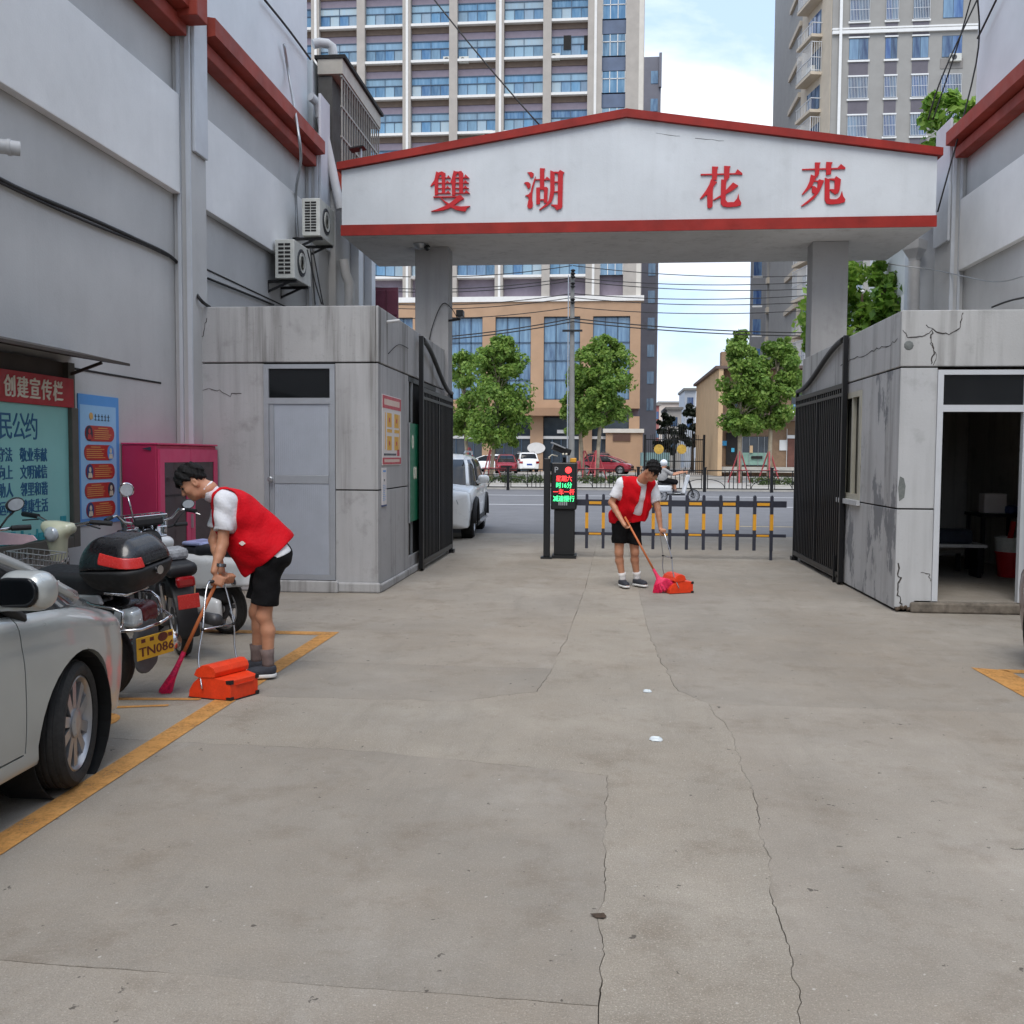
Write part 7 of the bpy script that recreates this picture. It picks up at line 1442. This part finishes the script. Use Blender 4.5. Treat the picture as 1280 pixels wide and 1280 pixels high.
# --- brooms
M_wood=mat('broom_wood',lin(188,104,56),.5,0,.15,10); M_pinkb=mat('broom_pink',lin(228,44,92),.6,0,.3,60); M_pinkd=mat('bristle_dark',lin(110,50,66),.8,0,.3,30)
def broom(lab,top,bot,wdir,wid,head_len,spread,floor):
    t=thing('broom',lab,'broom',tuple(bot)); top=np.array(top);bot=np.array(bot); a=nv(bot-top); w=np.array(wdir,float); w=nv(w-a*(w@a)); nn=np.cross(a,w)
    B().tube([tuple(top),tuple(bot)],[.0125,.0125],10).build('handle',M_wood,t,smooth=True)
    b=B(); k=10; prof=[(-.14,.016,.016),(-.06,.02,.018),(-.02,.028,.02),(head_len*.15,wid*.5,.024),(head_len*.3,wid*.62,.026)]
    for s,wx,wy in prof:
        for j in range(k): an=2*math.pi*j/k; b.v.append(tuple(bot+a*s+w*wx*math.cos(an)+nn*wy*math.sin(an)))
    for i in range(len(prof)-1):
        for j in range(k): b.f.append((i*k+j,i*k+(j+1)%k,(i+1)*k+(j+1)%k,(i+1)*k+j))
    b.build('brush_cap',M_pinkb,t,smooth=True); b=B()
    for i in range(420):
        x=random.uniform(-1,1); y=random.uniform(-1,1); p0=bot+a*head_len*.2+w*wid*.55*x+nn*.02*y; p1=bot+a*(head_len+random.uniform(-.03,.012))+w*wid*spread*x+nn*.04*y+w*random.uniform(-.014,.014)
        p1[2]=max(p1[2],.004); b.tube([tuple(p0),tuple(p1)],[.003,.0022],3,cap=False)
    q=b.build('bristles',M_pinkb,t); q['kind']='stuff'
    return t
broom('orange handled broom with pink bristles held by the person beside the motorbikes',br_top,br_bot,(.35,-.9,0),.06,.16,1.15,0)
broom('orange handled broom with wide pink head resting before the lane barrier',bt2_,bb2,(.95,-.1,0),.15,.15,1.0,0)
# --- lidded dustpans
M_pan=mat('pan_orange',lin(232,64,22),.5,0,.14,14,.0008,60,grain=.25); M_pand=mat('pan_black',lin(26,26,28),.6,0,.1); 
def dustpan(lab,O,ux,vx,top):
    t=thing('dustpan',lab,'dustpan',tuple(O)); u=np.array([ux[0],ux[1],0]); v=np.array([vx[0],vx[1],0]); pt=lambda a,b,z: tuple(np.array(O)+u*a+v*b+np.array([0,0,z]))
    prof=[(0,.004),(.32,.004),(.315,.05),(.285,.10),(.245,.135),(.2,.15),(.13,.145),(0,.132)]; b=B(); n=len(prof)
    for s in (-1,1):
        for a,z in prof: wd=.125+.055*a/.3; b.v.append(pt(a,s*wd,z))
    b.f=[tuple(range(n)),tuple(range(2*n-1,n-1,-1))]+[(i,n+i,n+(i+1)%n,(i+1)%n) for i in range(n)]; b.build('pan_body',M_pan,t,bevel=.004)
    prof=[(.115,.147),(.105,.18),(.12,.21),(.16,.228),(.21,.222),(.25,.195),(.27,.155),(.24,.14)]; b=B(); n=len(prof)
    for s in (-1,1):
        for a,z in prof: wd=.13+.06*a/.3; b.v.append(pt(a,s*wd,z))
    b.f=[tuple(range(n)),tuple(range(2*n-1,n-1,-1))]+[(i,n+i,n+(i+1)%n,(i+1)%n) for i in range(n)]; b.build('lid',M_pan,t,bevel=.004)
    b=B()
    for s in (-1,1):
        for z in (.012,.122): b.add([pt(-.006,s*.128,z-.012),pt(.03,s*.133,z-.012),pt(.03,s*.137,z+.012),pt(-.006,s*.132,z+.014),pt(-.006,s*.1,z-.012),pt(.0,s*.1,z-.012),pt(.0,s*.1,z+.014),pt(-.006,s*.1,z+.014)],[(0,1,2,3),(4,5,6,7),(0,3,7,4),(0,1,5,4),(3,2,6,7)])
    b.build('corner_clip',M_pand,t); b=B(); b.bar(pt(-.004,-.08,.10),pt(-.004,.08,.10),.01,.006); b.build('grip_slot',mat('pan_shade',lin(196,50,18),.5,0,.05),t)
    b=B(); b.bar(pt(-.002,-.125,.0035),pt(-.002,.125,.0035),.012,.006)
    for s in (-1,1): b.bar(pt(0,s*.125,.0035),pt(.32,s*.183,.0035),.01,.006)
    b.build('rubber_edge',M_pand,t)
    top=np.array(top); h_=B(); L=[np.array(pt(.2,s*.178,.07)) for s in (-1,1)]; w=.055
    tv=nv(v); sh=[top+tv*s*w for s in (-1,1)]
    P=[]
    for s in (0,1):
        q=[L[s],L[s]*.72+sh[s]*.28+u*.03+tv*(2*s-1)*.02,L[s]*.45+sh[s]*.55+tv*(2*s-1)*.03,L[s]*.12+sh[s]*.88+tv*(2*s-1)*.025,sh[s]]; P.append(q)
    path=P[0]+[top]+P[1][::-1]; 
    sm=[]
    for i in range(len(path)-1):
        p0,p1,p2,p3=path[max(i-1,0)],path[i],path[i+1],path[min(i+2,len(path)-1)]
        for k in range(5): x=k/5; sm.append(.5*((2*p1)+(p2-p0)*x+(2*p0-5*p1+4*p2-p3)*x*x+(3*p1-p0-3*p2+p3)*x**3))
    sm.append(path[-1]); h_.tube([tuple(p) for p in sm],.0065,8); c0,c1=P[0][2],P[1][2]; h_.tube([tuple(c0),tuple(c1)],.005,8); h_.build('wire_handle',M_chrome,t,smooth=True)
    b=B(); 
    for c in (c0,c1): b.ell(tuple(c),.013,8,6)
    b.tube([tuple(sh[0]*.9+top*.1),tuple(sh[1]*.9+top*.1)],.0125,10); b.build('black_grip',M_pand,t,smooth=True); return t
ub=np.array([-.912,.41]); vb=np.array([.41,.912])
dustpan('orange lidded dustpan with black corner clips on the yellow line by the motorbikes',(-2.405+.125*.41,6.118+.125*.912,0),ub,vb,HB1+np.array([-.01,-.035,.0]))
dustpan('orange lidded dustpan under the wide pink broom before the lane barrier',(1.02,11.86,0),(-.95,-.31),(-.31,.95),HL2)
# --- rider passing on the road behind
SC=O3=None
sct=thing('passing_scooter','white electric scooter with black wheels passing on the road behind the barrier','scooter',(0,0,0))
bwheel(sct,0,.24,.1,6); bwheel(sct,1.2,.24,.1,6)
organic('body',lambda P:smin(sd_box(P,(.0,0,.5),(.36,.15,.13),.07),sd_cap(P,(-.25,0,.56),(-.42,0,.62),.08,.05),.05),(-.6,-.3,.25),(.5,.3,.75),.025,M_bwhite,sct); organic('front_shield',lambda P:sd_cap(P*np.array([1,.55,1]),(.82,0,.35),(.98,0,.95),.07,.07),(.6,-.3,.15),(1.2,.3,1.1),.025,M_bwhite,sct); B().box(.25,.85,-.14,.14,.26,.32).build('floor_board',M_bplas,sct,bevel=.02); organic('seat',lambda P:sd_box(P,(0,0,.68),(.34,.13,.05),.045),(-.5,-.2,.55),(.5,.2,.8),.025,M_seat,sct)
for s in (1,-1): B().tube([(.98,0,1.0),(.92,s*.32,1.05)],.016,8).build('handlebar',M_bplas,sct); B().tube([(1.2,s*.06,.24),(1.02,s*.06,.8)],.02,8).build('fork',M_bplas,sct); mirror_on(sct,.95,s*.2,1.05,0,s*.1,.16)
sct.matrix_basis=T(2.05,36.0,-.02)@Rz(math.radians(12))
R12=np.array(Rz(math.radians(12)).to_3x3()); rw=lambda x,y,z: np.array([2.05,36.0,-.02])+R12@np.array([x,y,z]); rd=lambda x,y,z: R12@np.array([x,y,z])
J3=dict(base=rw(0,0,0),head=rw(.10,0,1.38),face=rd(1,-.1,-.1),up=(0,0,1),hs=.92,neck=rw(.07,0,1.22),SL=rw(.07,.17,1.17),SR=rw(.07,-.17,1.17),EL=rw(.38,.24,1.0),ER=rw(.38,-.24,1.0),PL=rw(.88,.28,1.06),PLa=rd(0,1,0),PLp=rd(-.7,0,.4),PLs=-1,PR=rw(.88,-.28,1.06),PRa=rd(0,1,0),PRp=rd(-.7,0,.4),PRs=-1,
  HL=rw(.05,.09,.80),HR=rw(.05,-.09,.80),KL=rw(.48,.12,.74),KR=rw(.48,-.12,.74),AL=rw(.5,.12,.42),AR=rw(.5,-.12,.42),TL=rw(.64,.13,.35),TR=rw(.64,-.13,.35),back=rd(-1,0,0),pel=rd(-.02,0,.03),shirt_hem=(rw(0,0,.78),(0,0,-1)),vest_hem=(rw(0,0,2.0),(0,0,1)),short_hem=.3,sock=.2,sleeve=.9,collar=.02)
def nov(P): return np.full(P.shape[:-1],1.0)
M_rshirt=mat('rider_grey',lin(150,148,146),.8,0,.12,12)
pr=person('person in grey top and white helmet riding the white scooter along the road','x' and J3,.016,M_sockg,nov)
for c in list(pr.children):
    if c.name.startswith('vest'): bpy.data.objects.remove(c)
    elif c.name.startswith('shirt'): c.data.materials.clear(); c.data.materials.append(M_rshirt)
hm=B().ell(tuple(rw(.08,0,1.43)),(.135,.125,.13),16,10); hm.build('helmet',M_bwhite,pr,smooth=True)
